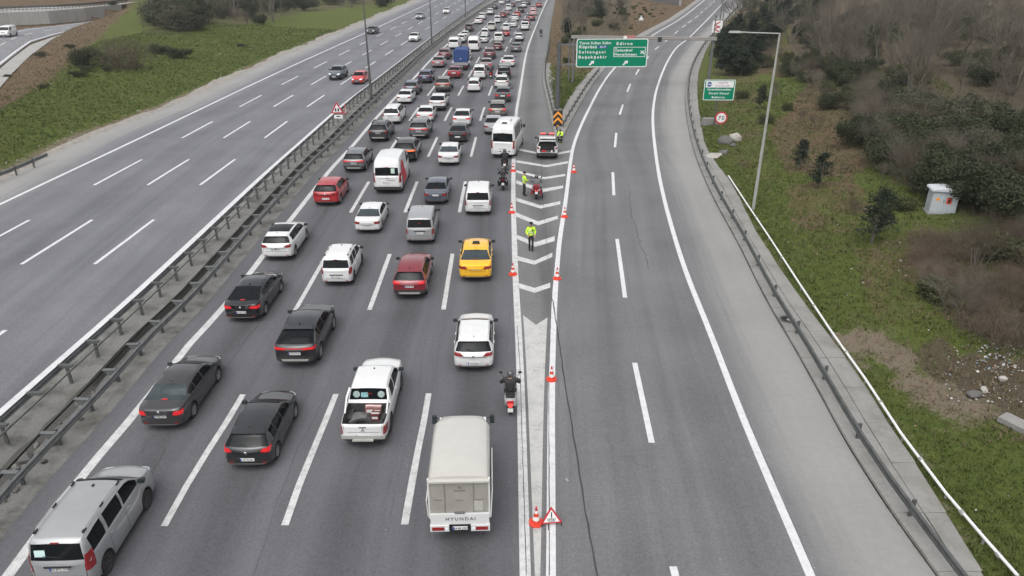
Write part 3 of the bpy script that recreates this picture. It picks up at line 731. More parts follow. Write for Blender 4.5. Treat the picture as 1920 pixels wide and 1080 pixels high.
XZ = lambda u, v, d: (u, d, v)

# ------------------------------------------------------------------ cantilever road sign over the ramp
b = at(1045, 208); top_z = 7.35
sg = empty('road_sign', (b.x, b.y, .05), radians(1.5), 'large green overhead Edirne direction sign on a thick grey cantilever post', 'road sign')
MB().tube([(0, 0, 0), (0, 0, top_z)], [.27, .22], 10).build('post', M['galv_dark'], sg)
MB().box((0, 0, .1), (.9, .9, .2)).build('base', M['conc'], sg, 0)
pl, pr_, pt, pb = 1.85, 9.62, 7.62, 4.02       # panel extents (x left/right, z top/bottom)
for z in (4.95, 7.0): MB().box(((pl + 1.5) / 2 + .1, .0, z), (pl + 1.4, .14, .16)).build('arm', M['galv'], sg, 0)
H_ = pt - pb
for x in (pl + .9, pl + 4.0, pl + 6.6): MB().box((x, -.1, pt - H_ * .41), (.1, .1, 2.5)).build('stiffener', M['galv'], sg, 0)
W_, H_ = pr_ - pl, pt - pb; cx_, cz_ = (pl + pr_) / 2, (pt + pb) / 2
pn = MB().prism(rrect(W_, H_, .25), XZ, -.025, .025).build('panel', M['sign_green'], sg, 0, loc=(cx_, -.2, pt - H_ * .41)); pn.scale = (1, 1, .82)
fr = MB(); o_, i_ = rrect(W_ - .02, H_ - .02, .24), rrect(W_ - .22, H_ - .22, .18); n = len(o_)
fr.add([(u, -.03, v) for u, v in o_] + [(u, -.03, v) for u, v in i_], [(k_, (k_ + 1) % n, n + (k_ + 1) % n, n + k_) for k_ in range(n)]); fr.build('border', M['white'], pn, 0)
def lab(s, x, z, size, par=pn, bold=.012, sp=1.0, mat='white', y=-.032, nm='lettering', al='LEFT'):
    return link(nm, text_mesh(s, size, M[mat], bold, .003, al, sp), par, loc=(x, y, z), rot=UPR)
lab('Yavuz Sultan Selim', -W_/2 + .30, 1.12, .47, sp=.98, bold=.006); lab('Köprüsü', -W_/2 + .28, .62, .50, sp=1.12)
MB().box((-W_/2 + 2.85, -.03, .78), (1.0, .01, .36)).build('route_badge', M['sign_blue'], pn, 0); lab('O-7', -W_/2 + 2.86, .66, .34, y=-.042, al='CENTER', sp=1.2)
lab('Sultangazi', -W_/2 + .27, -.02, .50, sp=1.42); lab('Başakşehir', -W_/2 + .25, -.66, .50, sp=1.36)
lab('Edirne', .42, 1.02, .50, sp=1.36)
bx = MB(); x0, x1, z0, z1, t = .2, W_/2 - .28, -.46, .72, .06
for c_, d_ in (((x0+x1)/2, z0), ((x0+x1)/2, z1)): bx.box((c_, -.03, d_), (x1 - x0 + t, .008, t))
for c_ in (x0, x1): bx.box((c_, -.0305, (z0+z1)/2), (t, .008, z1 - z0 - t))
bx.build('destination_frame', M['white'], pn, 0)
lab('İstanbul', .32, .20, .46, sp=1.22); lab('Havalimanı', .27, -.32, .46, sp=1.2)
ac = MB(); ra = Matrix.Rotation(radians(-45), 3, 'Y')
for c_, d_ in (((0, 0, 0), (.09, .008, .56)), ((0, 0, .02), (.52, .007, .12)), ((0, 0, -.22), (.22, .0065, .08))): ac.box(tuple(ra @ Vector(c_)), d_, ra)
ac.build('aircraft_symbol', M['white'], pn, 0, loc=(W_/2 - .58, -.032, .08))
def arrow(x):
    ar = MB(); ar.prism([(-.09, -.42), (.09, -.42), (.09, .02), (.26, .02), (0, .36), (-.26, .02), (-.09, .02)], XZ, -.004, .004)
    ar.build('arrow', M['white'], pn, 0, loc=(x, -.033, -1.22), rot=(0, radians(42), 0))
arrow(-W_/2 + 1.75); arrow(1.55)

# gantry behind it
a = at(1074, 150, .6); c = at(1327, 163, .1); c = Vector((c.x, c.y, 0)); a = Vector((a.x, a.y, 0)); d = c - a; L_ = d.length
gt = empty('gantry', a, atan2(d.y, d.x), 'grey steel gantry beam spanning the exit ramp behind the green sign', 'gantry')
zt = 5.95
for x in (0, L_):
    for yy in (-.35, .35):
        MB().tube([(x, yy, -.5), (x, yy, zt)], .14, 8).build('post', M['galv'], gt)
MB().box((L_ / 2, .0, zt + .12), (L_ + .8, .9, .34)).build('beam', simple('gantry_beam', (.21, .19, .17), .6, var=.2), gt, 0)
MB().box((L_ / 2, -.47, zt + .10), (L_ + .7, .03, .08)).build('cable_tray', M['galv_light'], gt, 0)
MB().box((L_ * .62, -.5, zt), (.5, .25, .6)).build('camera_box', M['plastic'], gt, 0)
ps = MB().box((L_ * .40, -.55, zt + .18), (1.5, .06, .55)).build('plaque', simple('plaque_red', (.4, .16, .15), .6), gt, 0)
MB().lathe([(.24, 0), (.24, .02)], 14, Matrix.Translation((L_ * .40 - .5, -.585, zt + .18)) @ Matrix.Rotation(pi/2, 4, 'X')).build('disc', M['white'], gt, 0)

# ------------------------------------------------------------------ smaller signs
def pole_of(par, h, r=.035, z0=0.0, mat='galv'): return MB().tube([(0, .04, z0), (0, .04, h)], r, 8).build('pole', M[mat], par)
b = at(1344.5, 258, 0); b = onground(1339, 236)
s2 = empty('road_sign', b, radians(-2), 'green roadside sign with white header panel for the toll motorway, on a single dark post', 'road sign')
pole_of(s2, 4.5, .07, -.3, 'galv_dark'); W_, H_ = 3.05, 2.0
pn = MB().prism(rrect(W_, H_, .12), XZ, -.03, .03).build('panel', M['sign_green'], s2, 0, loc=(.05, -.05, 3.55))
fr = MB(); o_, i_ = rrect(W_ - .02, H_ - .02, .11), rrect(W_ - .14, H_ - .14, .08); n = len(o_)
fr.add([(u, -.034, v) for u, v in o_] + [(u, -.034, v) for u, v in i_], [(k_, (k_ + 1) % n, n + (k_ + 1) % n, n + k_) for k_ in range(n)]); fr.build('border', M['white'], pn, 0)
MB().box((0, -.034, .56), (2.72, .006, .62)).build('header', M['white'], pn, 0)
lg = MB(); lg.lathe([(.24, 0), (.24, .006)], 16, Matrix.Translation((-1.02, -.037, .56)) @ Matrix.Rotation(pi/2, 4, 'X')); lg.build('emblem', M['sign_blue'], pn, 0)
MB().box((-1.02, -.046, .56), (.5, .006, .07)).build('emblem_band', M['white'], pn, 0)
M['purple'] = simple('purple_print', (.28, .12, .25), .6, var=0)
lab('TÜRKİYE', .28, .62, .2, pn, .004, 1.3, 'purple', -.04, al='CENTER'); lab('OTOYOLLARI', .28, .34, .2, pn, .004, 1.2, 'purple', -.04, al='CENTER')
lab('Suremlalegsuedeni', 0, -.02, .26, pn, .008, 1.18, 'white', -.036, al='CENTER'); lab('Ücretli Otoyol', 0, -.40, .26, pn, .008, 1.25, 'white', -.036, al='CENTER'); lab('Başlangıcı', 0, -.78, .26, pn, .008, 1.25, 'white', -.036, al='CENTER')
b = onground(1349, 247)
s3 = empty('road_sign', b, radians(-3), 'round red rimmed 70 speed limit sign at the verge right of the ramp', 'road sign')
MB().tube([(-.25, .04, -.2), (-.02, .04, 1.5)], .035, 8).build('pole', M['galv_dark'], s3)
RM = Matrix.Rotation(pi / 2, 4, 'X')
dk = MB().lathe([(.60, -.02), (.60, .02)], 28, RM).build('disc', M['sign_red'], s3, 0, loc=(0, 0, 1.35))
MB().lathe([(.46, .021), (.46, .027)], 28, RM).build('face', M['white'], dk, 0)
lab('70', 0, -.2, .56, dk, .006, 1.25, 'ink', -.032, al='CENTER')
def tri_sign(par, z, s_=.55, mats=('sign_red', 'white')):
    t3 = [(-s_, -s_ * .577), (s_, -s_ * .577), (0, s_ * 1.155)]
    p = MB().prism(t3, XZ, -.015, .015).build('plate', M[mats[0]], par, 0, loc=(0, 0, z)); q = .70
    MB().prism([(u * q, v * q) for u, v in t3], XZ, -.021, -.017).build('face', M[mats[1]], p, 0); return p
b = at(637, 254, 0); b = Vector((b.x, b.y, .03))
s4 = empty('road_sign', b, radians(4), 'red triangular cars warning sign with small plate on the median rail', 'road sign')
pole_of(s4, 2.9, .035); p = tri_sign(s4, 2.45, .62)
cm = MB()
for dx in (-.14, .12): cm.box((dx, -.023, -.06), (.15, .004, .22)); cm.box((dx, -.0235, .09), (.1, .004, .1))
cm.build('car_symbol', M['ink'], p, 0)
MB().box((.06, 0, 1.78), (.8, .03, .34)).build('sub_plate', M['white'], s4, 0); MB().box((.06, -.02, 1.8), (.36, .006, .1)).build('sub_symbol', M['ink'], s4, 0)
b = at(652, 250, 0); s5 = empty('road_sign', (b.x, b.y, .03), radians(84), 'red triangular sign seen nearly edge on just behind the cars warning sign', 'road sign')
pole_of(s5, 2.7, .035); tri_sign(s5, 2.2, .6)
b = at(1045, 262, 0)
s6 = empty('chevron_sign', (b.x, b.y, .02), radians(1), 'black panel with stacked orange chevrons at the tip of the gore island', 'road sign')
pole_of(s6, 2.5, .05); pn = MB().prism(rrect(1.0, 1.62, .03), XZ, -.02, .02).build('panel', M['ink'], s6, 0, loc=(0, 0, 1.98)); pn.scale = (.86, 1, .9)
for k_, z in enumerate((.12, -.48, -.98)):
    w0 = .49; ch = [(-w0, z - .12), (0, z + .37), (w0, z - .12), (w0, z + .15), (0, z + .64), (-w0, z + .15)]
    if k_ == 2: ch = [(-.17, -.80), (.17, -.80), (0, -.62)]
    MB().prism(ch, XZ, -.028, -.022).build('chevron', M['sign_orange'], pn, 0)
b = onground(1201, 52); s7 = empty('road_sign', b, 0, 'small white triangular sign on the brown slope left of the ramp', 'road sign')
pole_of(s7, 2.2, .04); tri_sign(s7, 2.0, .75, ('galv_light', 'white')); 
b = onground(1342, 76); s8 = empty('chevron_sign', b, radians(-12), 'red and white striped curve panel beyond the gantry', 'road sign')
pole_of(s8, 3.2, .05); pn = MB().box((0, 0, 2.6), (1.9, .05, 2.2)).build('panel', M['white'], s8, 0)
for z in (-.6, .15): MB().prism([(.7, z - .55), (-.3, z), (.7, z + .55), (.25, z + .55), (-.75, z), (.25, z - .55)], XZ, -.036, -.03).build('chevron', M['sign_red'], pn, 0, loc=(0, 0, 2.8))
# portable warning triangle beside the nearest cone
b = at(1034, 986)
s9 = empty('warning_board', (b.x, b.y, .006), radians(6), 'portable red warning triangle leaning on dark legs by the nearest cone', 'road sign')
t3 = [(-.34, 0), (.34, 0), (0, .56)]; tl = Matrix.Rotation(radians(-14), 3, 'X'); RX = (radians(-14), 0, 0)
p = MB().prism(t3, XZ, -.012, .012).build('plate', M['sign_red'], s9, 0, loc=(0, 0, .10), rot=RX)
MB().prism([(-.25, .05), (.25, .05), (0, .46)], XZ, -.018, -.013).build('face', M['white'], p, 0)
ex = MB(); ex.box((0, -.021, .30), (.035, .004, .16)); ex.box((0, -.021, .19), (.035, .004, .03)); ex.build('exclamation_mark', M['ink'], p, 0)
lab('DİKKAT', 0, .12, .075, p, .001, 1.0, 'ink', -.02, al='CENTER'); lab('TRAFİK', 0, .065, .06, p, .001, 1.1, 'ink', -.02, al='CENTER')
for x in (-.3, .3): MB().tube([(x, 0, .12), (x * 1.02, -.03, 0)], .016, 5).build('leg', M['plastic'], s9)
MB().tube([(0, .10, .5), (-.1, .05, .1), (-.12, -.18, 0)], .014, 5).build('leg', M['plastic'], s9)
# ------------------------------------------------------------------ cones
cb = MB(); cb.prism([(cos(a) * .235, sin(a) * .235) for a in np.arange(pi/8, 2*pi, pi/4)], lambda u, v, d: (u, v, d), 0, .045); cb.box((0, 0, .06), (.3, .3, .03))
cone_parts = [('base', cb.mesh('base', M['cone_red'], 0)), ('body', MB().lathe([(.135, .07), (.115, .17)], 16).add([], []).mesh('body', M['cone_red'])),
    ('white_band', MB().lathe([(.116, .17), (.088, .30)], 16).mesh('white_band', M['cone_white'])), ('red_band', MB().lathe([(.087, .30), (.064, .42)], 16).mesh('red_band', M['cone_red'])),
    ('white_band', MB().lathe([(.065, .42), (.046, .52)], 16).mesh('white_band', M['cone_white'])), ('tip', MB().lathe([(.046, .52), (.02, .65), (0, .655)], 16).mesh('tip', M['sign_red']))]
for px, py, sc, lb in ((1005, 981, 1.0, 'nearest traffic cone, beside the portable warning triangle'), (1034, 712, 1.0, 'traffic cone on the painted nose to the right of the silver scooter'), (1044.5, 523, 1.05, 'traffic cone on the ramp side of the gore, level with the yellow taxi'),
        (961.5, 515, 1.05, 'traffic cone on the queue side of the gore, beside the yellow taxi'), (1058.5, 407, 1.1, 'traffic cone on the ramp side of the gore, just beyond the walking officer'), (959.5, 399, 1.1, 'traffic cone on the queue side of the gore, beside the white van'),
        (1076, 323, 1.1, 'farthest traffic cone on the ramp side of the gore'), (962, 321, 1.1, 'farthest traffic cone on the queue side, beside the two motorcycles')):
    p = at(px, py); c_ = empty('traffic_cone', (p.x, p.y, .007), R.uniform(0, 6), lb, 'traffic cone', 'red and white cones closing off the gore'); c_.scale = (sc, sc, sc)
    for nm, me in cone_parts: link(nm, me, c_)
# ------------------------------------------------------------------ lamp posts
def lamp(base, h, arms, rzv, label, group=None, r0=.11, mat='galv', cat='lamp post', r1=.055):
    g_ = empty('lamp_post', base, rzv, label, cat, group)
    MB().tube([(0, 0, -.3), (0, 0, h * .5), (0, 0, h)], [r0, (r0 + r1) / 2, r1], 10).build('pole', M[mat], g_)
    for ax, ay in arms:
        ar = MB().tube([(0, 0, h - .03), (ax * .75, ay * .75, h + .02), (ax, ay, h + .05)], .04, 6).build('arm', M[mat], g_)
        l_ = sqrt(ax * ax + ay * ay); ux, uy = ax / l_, ay / l_
        hd = MB().box((0, 0, 0), (.75, .24, .11), None, 0, .8).build('lamp_head', M['galv_light'], ar, loc=(ax + ux * .3, ay + uy * .3, h + .06), rot=(0, 0, atan2(ay, ax)))
        MB().box((0, 0, -.062), (.5, .18, .012)).build('lens', M['white'], ar, loc=(ax + ux * .3, ay + uy * .3, h + .06), rot=(0, 0, atan2(ay, ax)))
    return g_
b = onground(1412, 393)
lamp(b, 11.4, [(-2.45, .1)], 0, 'tall pale single arm lamp post on the grass right of the ramp', r0=.115, mat='galv_light')
for (px, py), h in (((697, 192), 12), ((810, 88), 12), ((873, 36), 12), ((738, 146), 0), ((917, 6), 12)):
    if not h: continue
    p = at(px, py); lamp((p.x, p.y, .05), h, [(-2.2, 0), (2.2, 0)], 0, {697: 'median lamp post nearest, standing just beyond the warning triangle sign', 810: 'median lamp post beside the pair of white vans', 873: 'median lamp post far up the road before the dark jeep', 917: 'farthest median lamp post at the top of the photo'}[px], 'twin arm lamp posts along the median', .16, 'galv_dark')
    tag(MB().box((p.x, p.y, .15), (1.1, 1.5, .34)).build('plinth', M['conc_med'], None, 0), kind='structure')
for px, py, h, lb in ((1328, 158, 8.5, 'slim grey pole at the verge in front of the gantry end'), (1346, 74, 7.5, 'left of two thin dark poles behind the gantry end'), (1351, 74, 6.5, 'right of two thin dark poles behind the gantry end'), (1372, 15, 9, 'pale pole far along the ramp near the top edge')):
    b = onground(px, py); g_ = empty('utility_pole', b, 0, lb, 'pole', 'poles on the ramp verge'); MB().tube([(0, 0, -.3), (0, 0, h)], [.13, .07], 8).build('shaft', M['galv' if px != 1346 else 'galv_dark'], g_); MB().box((0, 0, h), (.2, .2, .12)).build('cap', M['galv_dark'], g_, 0)
p = at(1066, 150, .5); g_ = empty('utility_pole', p, 0, 'thin pale post left of the green sign behind the cantilever', 'pole', 'poles on the ramp verge'); MB().tube([(0, 0, -.5), (0, 0, 5.2)], .09, 8).build('shaft', M['galv'], g_); MB().box((0, 0, 5.2), (.2, .2, .1)).build('cap', M['galv_dark'], g_, 0)
# ------------------------------------------------------------------ white pipe handrail lying on the verge
pts = [onground(*p) for p in ((1366, 335), (1400, 388), (1440, 450), (1500, 545), (1560, 632), (1620, 720), (1690, 825), (1770, 935), (1840, 1020), (1905, 1092))]
o = pts[4]; pp = empty('white_pipe', o, 0, 'long white pipe running along the grass beside the pavement', 'pipe')
MB().tube([p - o + Vector((R.uniform(-.05, .05), 0, .22 + R.uniform(-.03, .04))) for p in pts], .048, 8).build('pipe', M['white'], pp)
for q in range(1, len(pts) - 1): MB().tube([pts[q] - o + Vector((.03, 0, -.1)), pts[q] - o + Vector((.03, 0, .24))], .04, 6).build('support', M['galv_light'], pp); MB().tube([pts[q].lerp(pts[q+1], .45) - o + Vector((0, -.07, .225)), pts[q].lerp(pts[q+1], .45) - o + Vector((0, .07, .225))], .078, 8).build('joint', M['galv_light'], pp)
# ------------------------------------------------------------------ electrical cabinet
b = onground(1761, 396); cbn = empty('electrical_cabinet', b, radians(-14), 'pale grey electrical cabinet with a flat overhanging roof and red danger label on the slope', 'cabinet')
MB().box((0, 0, .68), (1.5, .95, 1.5)).build('housing', simple('cabinet_grey', (.40, .43, .46), .5, var=.12), cbn, 0)
MB().prism([(-.9, 0), (.9, 0), (.86, .1), (0, .2), (-.86, .1)], lambda u, v, d: (u, d, v + 1.44), -.62, .62).build('roof', simple('cabinet_roof', (.5, .52, .54), .5, var=.1), cbn, 0)
for x in (-.36, .36): dd = MB().box((x, -.487, .74), (.69, .022, 1.28)).build('door', simple('cabinet_door', (.42, .45, .48), .45, var=.1), cbn, 0)
MB().box((-.06, -.51, .8), (.03, .03, .16)).build('handle', M['plastic'], cbn, 0)
lb_ = MB().box((.24, -.503, .86), (.3, .006, .42)).build('danger_label', simple('label_red', (.6, .07, .03), .5, var=0), cbn, 0); MB().box((.24, -.508, .84), (.12, .004, .22)).build('danger_mark', M['ink'], lb_, 0)
MB().box((-.42, -.503, .92), (.2, .006, .16)).build('small_label', M['sign_orange'], cbn, 0)
MB().box((0, 0, -.15), (1.7, 1.15, .3)).build('plinth', M['conc'], cbn, 0)
# ------------------------------------------------------------------ rocks, manhole, rubble, litter
def rock(seed, sx, sy, sz, n=2):
    bm = bmesh.new(); bmesh.ops.create_icosphere(bm, subdivisions=n, radius=1)
    for v in bm.verts:
        d_ = 1 + .38 * noise.noise(v.co * 1.1 + Vector((seed * 7.3, seed, 0))) + .15 * noise.noise(v.co * 3 + Vector((seed, 0, 3)))
        v.co = Vector((v.co.x * sx, v.co.y * sy, v.co.z * sz)) * d_
    me = bpy.data.meshes.new('rock'); bm.to_mesh(me); bm.free(); return me
for i, (px, py, sx, sy, sz, mt, lb) in enumerate(((1360, 268, .75, .55, .5, 'stone_dark', 'grey boulder beside the pavement beyond the lamp post'), (1376, 263, .6, .5, .55, 'stone', 'pale boulder leaning on the grey boulder by the pavement'), (1334, 294, .7, .8, .18, 'stone', 'pale flat slab of rubble on the pavement edge'), (1355, 288, .45, .4, .25, 'stone_dark', 'low dark stone on the grass by the pavement'), (1375, 274, .3, .3, .2, 'stone_dark', 'small dark stone under the pale boulder'), (1827, 741, .38, .24, .13, 'stone_dark', 'flat grey stone on the gully bank'), (1845, 732, .2, .14, .1, 'stone', 'pale stone beside the flat grey stone on the gully bank'), (1880, 712, .2, .16, .14, 'stone', 'sandy block among the litter'))):
    b = onground(px, py); me = rock(i + 1, sx, sy, sz); me.materials.append(M[mt]); o_ = link('rock', me, loc=b + Vector((0, 0, sz * .3)), rot=(R.uniform(-.2, .2), R.uniform(-.2, .2), R.uniform(0, 6))); tag(o_, lb, 'rock')
bk = onground(1330, 234); o_ = MB().box((0, 0, .3), (1.5, .7, .75)).build('concrete_block', M['conc'], None, 0, loc=bk, rot=(0, .05, .2)); tag(o_, 'concrete block lying at the foot of the 70 sign', 'block')
p = at(1476, 599, .12); mh = empty('manhole', p, .3, 'open round manhole with a broken cover on the pavement', 'manhole')
MB().lathe([(.36, .0), (.36, .03), (.28, .03), (.28, .004)], 20).build('ring', M['galv_dark'], mh); MB().lathe([(.0, .012), (.279, .010)], 20).build('shaft', M['gap'], mh); MB().box((.08, -.06, .03), (.3, .16, .03), rz(.4)).build('broken_cover', M['stone'], mh, 0)
for i in range(46):
    y = R.uniform(12, 25); x = -16.5 + R.uniform(-.25, .55); s_ = R.uniform(.06, .22) * (1.5 if i % 5 == 0 else 1); me = rock(i + 30, s_, s_ * R.uniform(.6, 1), s_ * R.uniform(.4, .8), 1); me.materials.append(M['stone_dark' if i % 3 else 'conc_med'])
    o_ = link('rubble', me, loc=(x, y, .06 + s_ * .3), rot=(R.random(), R.random(), R.random() * 6)); tag(o_, 'broken concrete lump in the collapsed median gutter', 'rubble', 'broken concrete lumps in the median gutter')
# kerb stones seen at the right edge of the photo
b = onground(1907, 800); o_ = MB().box((0, 0, .1), (.6, 1.1, .2)).build('concrete_slab', M['conc'], None, 0, loc=b, rot=(0, 0, .5)); tag(o_, 'pale concrete slab edge at the right border of the grass', 'slab')
mbl = [MB() for _ in range(4)]
def lit(px0, px1, py0, py1, n, s0, s1, z=.02):
    for _ in range(n):
        px, py = R.uniform(px0, px1), R.uniform(py0, py1); p = onground(px, py); s_ = R.uniform(s0, s1)
        q = Matrix.Rotation(R.uniform(0, 6), 3, 'Z') @ Matrix.Rotation(R.uniform(-.6, .6), 3, 'X')
        mbl[R.choice((0, 0, 1, 1, 2, 2, 3))].box(p + Vector((0, 0, z + s_ * .2)), (s_, s_ * R.uniform(.4, 1), s_ * R.uniform(.05, .4)), q)
lit(1770, 1918, 640, 755, 210, .02, .09); lit(1830, 1905, 645, 700, 80, .03, .12); lit(1380, 1900, 420, 760, 60, .03, .1); lit(1420, 1900, 700, 1000, 30, .03, .08); lit(1300, 1500, 400, 620, 14, .04, .1); lit(20, 700, 60, 300, 50, .08, .2); lit(1560, 1790, 380, 520, 40, .04, .12)
gs = MB()
for _ in range(420):
    y = 22 + 150 * R.random() ** 1.3; x = float(XLE(y)) - R.uniform(-.5, 1.9); s_ = R.uniform(.04, .16); gs.box((x, y, max(.52, zof(x, y)) + s_ * .2), (s_, s_ * R.uniform(.6, 1), s_ * .6), rz(R.uniform(0, 3)))
tag(gs.build('verge_stones', M['stone'], None, 0), 'loose pale stones on the gravel verge of the oncoming road', 'stones', kind='stuff')
for mb, nm, c_ in zip(mbl, ('white', 'grey', 'tan', 'blue'), ((.5, .5, .48), (.26, .26, .25), (.3, .22, .16), (.14, .19, .22))):
    tag(mb.build('litter', simple('litter_' + nm, c_, .7, var=.2), None, 0), nm + ' scraps of litter strewn over the verge and gully', 'litter', kind='stuff')
mb = MB()
for _ in range(60):
    px, py = R.choice(((R.uniform(560, 980), R.uniform(520, 1070)), (R.uniform(1040, 1560), R.uniform(500, 1070)), (R.uniform(0, 500), R.uniform(300, 600)))); 
    z_ = .5 if px < 500 and py < 600 else 0; p = at(px, py, z_)
    if z_ == .5 and p.x > -18.6: continue
    s_ = R.uniform(.008, .022); mb.box(p + Vector((0, 0, s_ * .4)), (s_ * 1.6, s_, s_ * .8), rz(R.uniform(0, 3)))
p = at(1063, 901); mb.box(p + Vector((0, 0, .02)), (.07, .15, .03), rz(.5))
tag(mb.build('road_grit', M['galv_light'], None, 0), 'pale specks of grit and paper on the asphalt', 'grit', kind='stuff')

# ------------------------------------------------------------------ vehicles: bodies lofted along their length
# local axes: x right, y forward (0 = rear end), z up
def dupl(o, **k):
    d = dict(o); d.update(k); return d
SEDAN = dict(L=4.60, W=1.80, H=1.46, top=[(0,.80),(.05,1.00),(.30,1.06),(.60,1.085),(1.38,1.385),(2.1,1.46),(2.75,1.41),(3.50,1.04),(4.3,.84),(4.6,.60)], rg=(.62,1.36), ws=(2.78,3.48), win=[(.98,1.5),(1.56,2.24),(2.32,3.16)], wh=(.98,3.66), r=.32, clad=.30,
    lights=[[(.48,.74),(.84,.76),(.86,.92),(.50,.90)]], plate=.80, ant='fin')
EGEA = dupl(SEDAN, L=4.53, W=1.79, lights=[[(.42,.80),(.86,.80),(.87,.93),(.52,.95)]], plate=.79, ant='whip')
FLU = dupl(SEDAN, L=4.62, W=1.81, H=1.48, lights=[[(.50,.76),(.86,.78),(.87,.95),(.58,.93)]], plate=.70, ant='whip', emblem=.93)
FAST = dupl(SEDAN, L=4.65, W=1.83, H=1.45, top=[(0,.84),(.05,1.03),(.22,1.07),(.36,1.09),(1.55,1.40),(2.2,1.45),(2.8,1.40),(3.6,1.03),(4.35,.84),(4.65,.60)], rg=(.42,1.5), lights=[[(.40,.82),(.88,.80),(.89,.96),(.50,.95)]], plate=.62, ant='fin', emblem=.9)
HATCH = dict(L=4.06, W=1.75, H=1.48, top=[(0,.86),(.05,1.00),(.11,1.03),(.46,1.37),(.62,1.415),(1.5,1.48),(2.2,1.43),(2.95,1.04),(3.75,.84),(4.06,.60)], rg=(.11,.46), ws=(2.22,2.93), win=[(.62,1.0),(1.06,1.72),(1.80,2.66)], wh=(.72,3.24), r=.31, clad=.30,
    lights=[[(.46,.84),(.82,.82),(.84,1.0),(.60,.98)]], plate=.52, ant='whip', emblem=.86, spoiler=1, stop='top')
GOLF = dupl(HATCH, L=4.26, W=1.79, H=1.45, top=[(0,.84),(.05,.98),(.12,1.03),(.50,1.34),(.66,1.39),(1.5,1.45),(2.3,1.41),(3.1,1.02),(3.95,.82),(4.26,.60)], rg=(.11,.50), ws=(2.32,3.08), win=[(.66,1.05),(1.12,1.85),(1.93,2.8)], wh=(.80,3.42), lights=[[(.42,.84),(.83,.84),(.84,.99),(.56,.99)]], plate=.50)
CLIO = dupl(HATCH, lights=[[(.52,.82),(.84,.80),(.85,.97),(.44,.95)]], H=1.45, plate=.55)
BCLS = dupl(HATCH, L=4.39, W=1.79, H=1.55, top=[(0,.86),(.05,1.02),(.12,1.07),(.42,1.42),(.6,1.48),(1.6,1.55),(2.4,1.49),(3.3,1.06),(4.1,.86),(4.39,.60)], rg=(.14,.41), ws=(2.42,3.28), win=[(.60,1.1),(1.16,1.95),(2.03,3.0)], wh=(.78,3.48), lights=[[(.40,.84),(.82,.86),(.83,1.03),(.56,1.0)]], plate=.74, pano=(.9, 2.1))
SUV = dict(L=4.45, W=1.84, H=1.64, top=[(0,.92),(.05,1.06),(.12,1.12),(.50,1.50),(.66,1.55),(1.6,1.64),(2.4,1.58),(3.15,1.16),(4.1,1.0),(4.45,.70)], rg=(.14,.49), ws=(2.42,3.13), win=[(.66,1.06),(1.12,1.86),(1.94,2.86)], wh=(.86,3.53), r=.35, clad=.60,
    lights=[[(.46,.96),(.86,.94),(.87,1.10),(.52,1.08)]], plate=.80, ant='fin', spoiler=1, stop='top', skid=1)
SUVB = dupl(SUV, lights=[[(.28,.95),(.88,.94),(.89,1.06),(.28,1.03)]], bar=1)
SUVC = dupl(SUV, H=1.56, L=4.40, W=1.80, top=[(0,.90),(.05,1.05),(.14,1.11),(.95,1.46),(1.15,1.50),(1.8,1.56),(2.5,1.50),(3.25,1.12),(4.1,.96),(4.40,.68)], rg=(.18,.93), win=[(.92,1.16),(1.22,1.9),(1.98,2.95)], ws=(2.52,3.23), bar=1, lights=[[(.34,.95),(.86,.92),(.88,1.04),(.34,1.02)]], plate=.74)
DUST = dupl(SUV, L=4.34, W=1.80, H=1.66, rails=1, lights=[[(.66,.86),(.84,.86),(.84,1.06),(.66,1.06)]], plate=.86)
LODGY = dict(bulge=(.07, .2), L=4.45, W=1.76, H=1.68, top=[(0,.95),(.03,1.05),(.07,1.10),(.26,1.54),(.40,1.60),(1.3,1.68),(2.5,1.62),(3.4,1.12),(4.15,.92),(4.45,.64)], rg=(.08,.25), ws=(2.52,3.38), win=[(.40,1.08),(1.16,2.0),(2.08,3.06)], wh=(.76,3.52), r=.32, clad=.30, lights=[[(.66,.84),(.85,.84),(.85,1.16),(.72,1.14)]], plate=.80, ant='whip', stop='top')
MPV = dict(bulge=(.04, .16), L=4.25, W=1.72, H=1.82, top=[(0,1.0),(.02,1.08),(.05,1.14),(.17,1.66),(.28,1.74),(1.1,1.82),(2.5,1.76),(3.3,1.20),(4.0,1.0),(4.25,.66)], rg=(.055,.165), ws=(2.52,3.27), win=[(.34,1.04),(1.18,2.02),(2.12,3.0)], wh=(.72,3.30), r=.32, clad=.30, lights=[[(.70,.80),(.84,.80),(.84,1.30),(.72,1.30)]], plate=.88, ant='stub', stop='top', rails=1, tumble=.14, handlebar=1)
QUBO = dupl(MPV, L=3.96, W=1.70, H=1.74, top=[(0,.95),(.03,1.03),(.07,1.09),(.22,1.56),(.34,1.66),(1.0,1.74),(2.2,1.68),(3.1,1.14),(3.75,.94),(3.96,.62)], rg=(.08,.21), ws=(2.22,3.07), win=[(.42,.98),(1.08,1.75),(1.84,2.7)], wh=(.70,3.2), lights=[[(.70,.78),(.83,.78),(.83,1.12),(.72,1.12)]], plate=.62, tumble=.17)
CONN = dupl(MPV, L=4.30, W=1.79, H=1.81, lights=[[(.76,.74),(.87,.74),(.87,1.06),(.76,1.06)]], rails=0, plate=.80, stop=None, lightspoiler=1)
KANG = dupl(MPV, L=4.21, W=1.81, H=1.82, lights=[[(.77,.76),(.88,.76),(.88,1.14),(.79,1.14)]], rails=0, plate=.66, win=[(1.18,2.02),(2.12,3.0)])
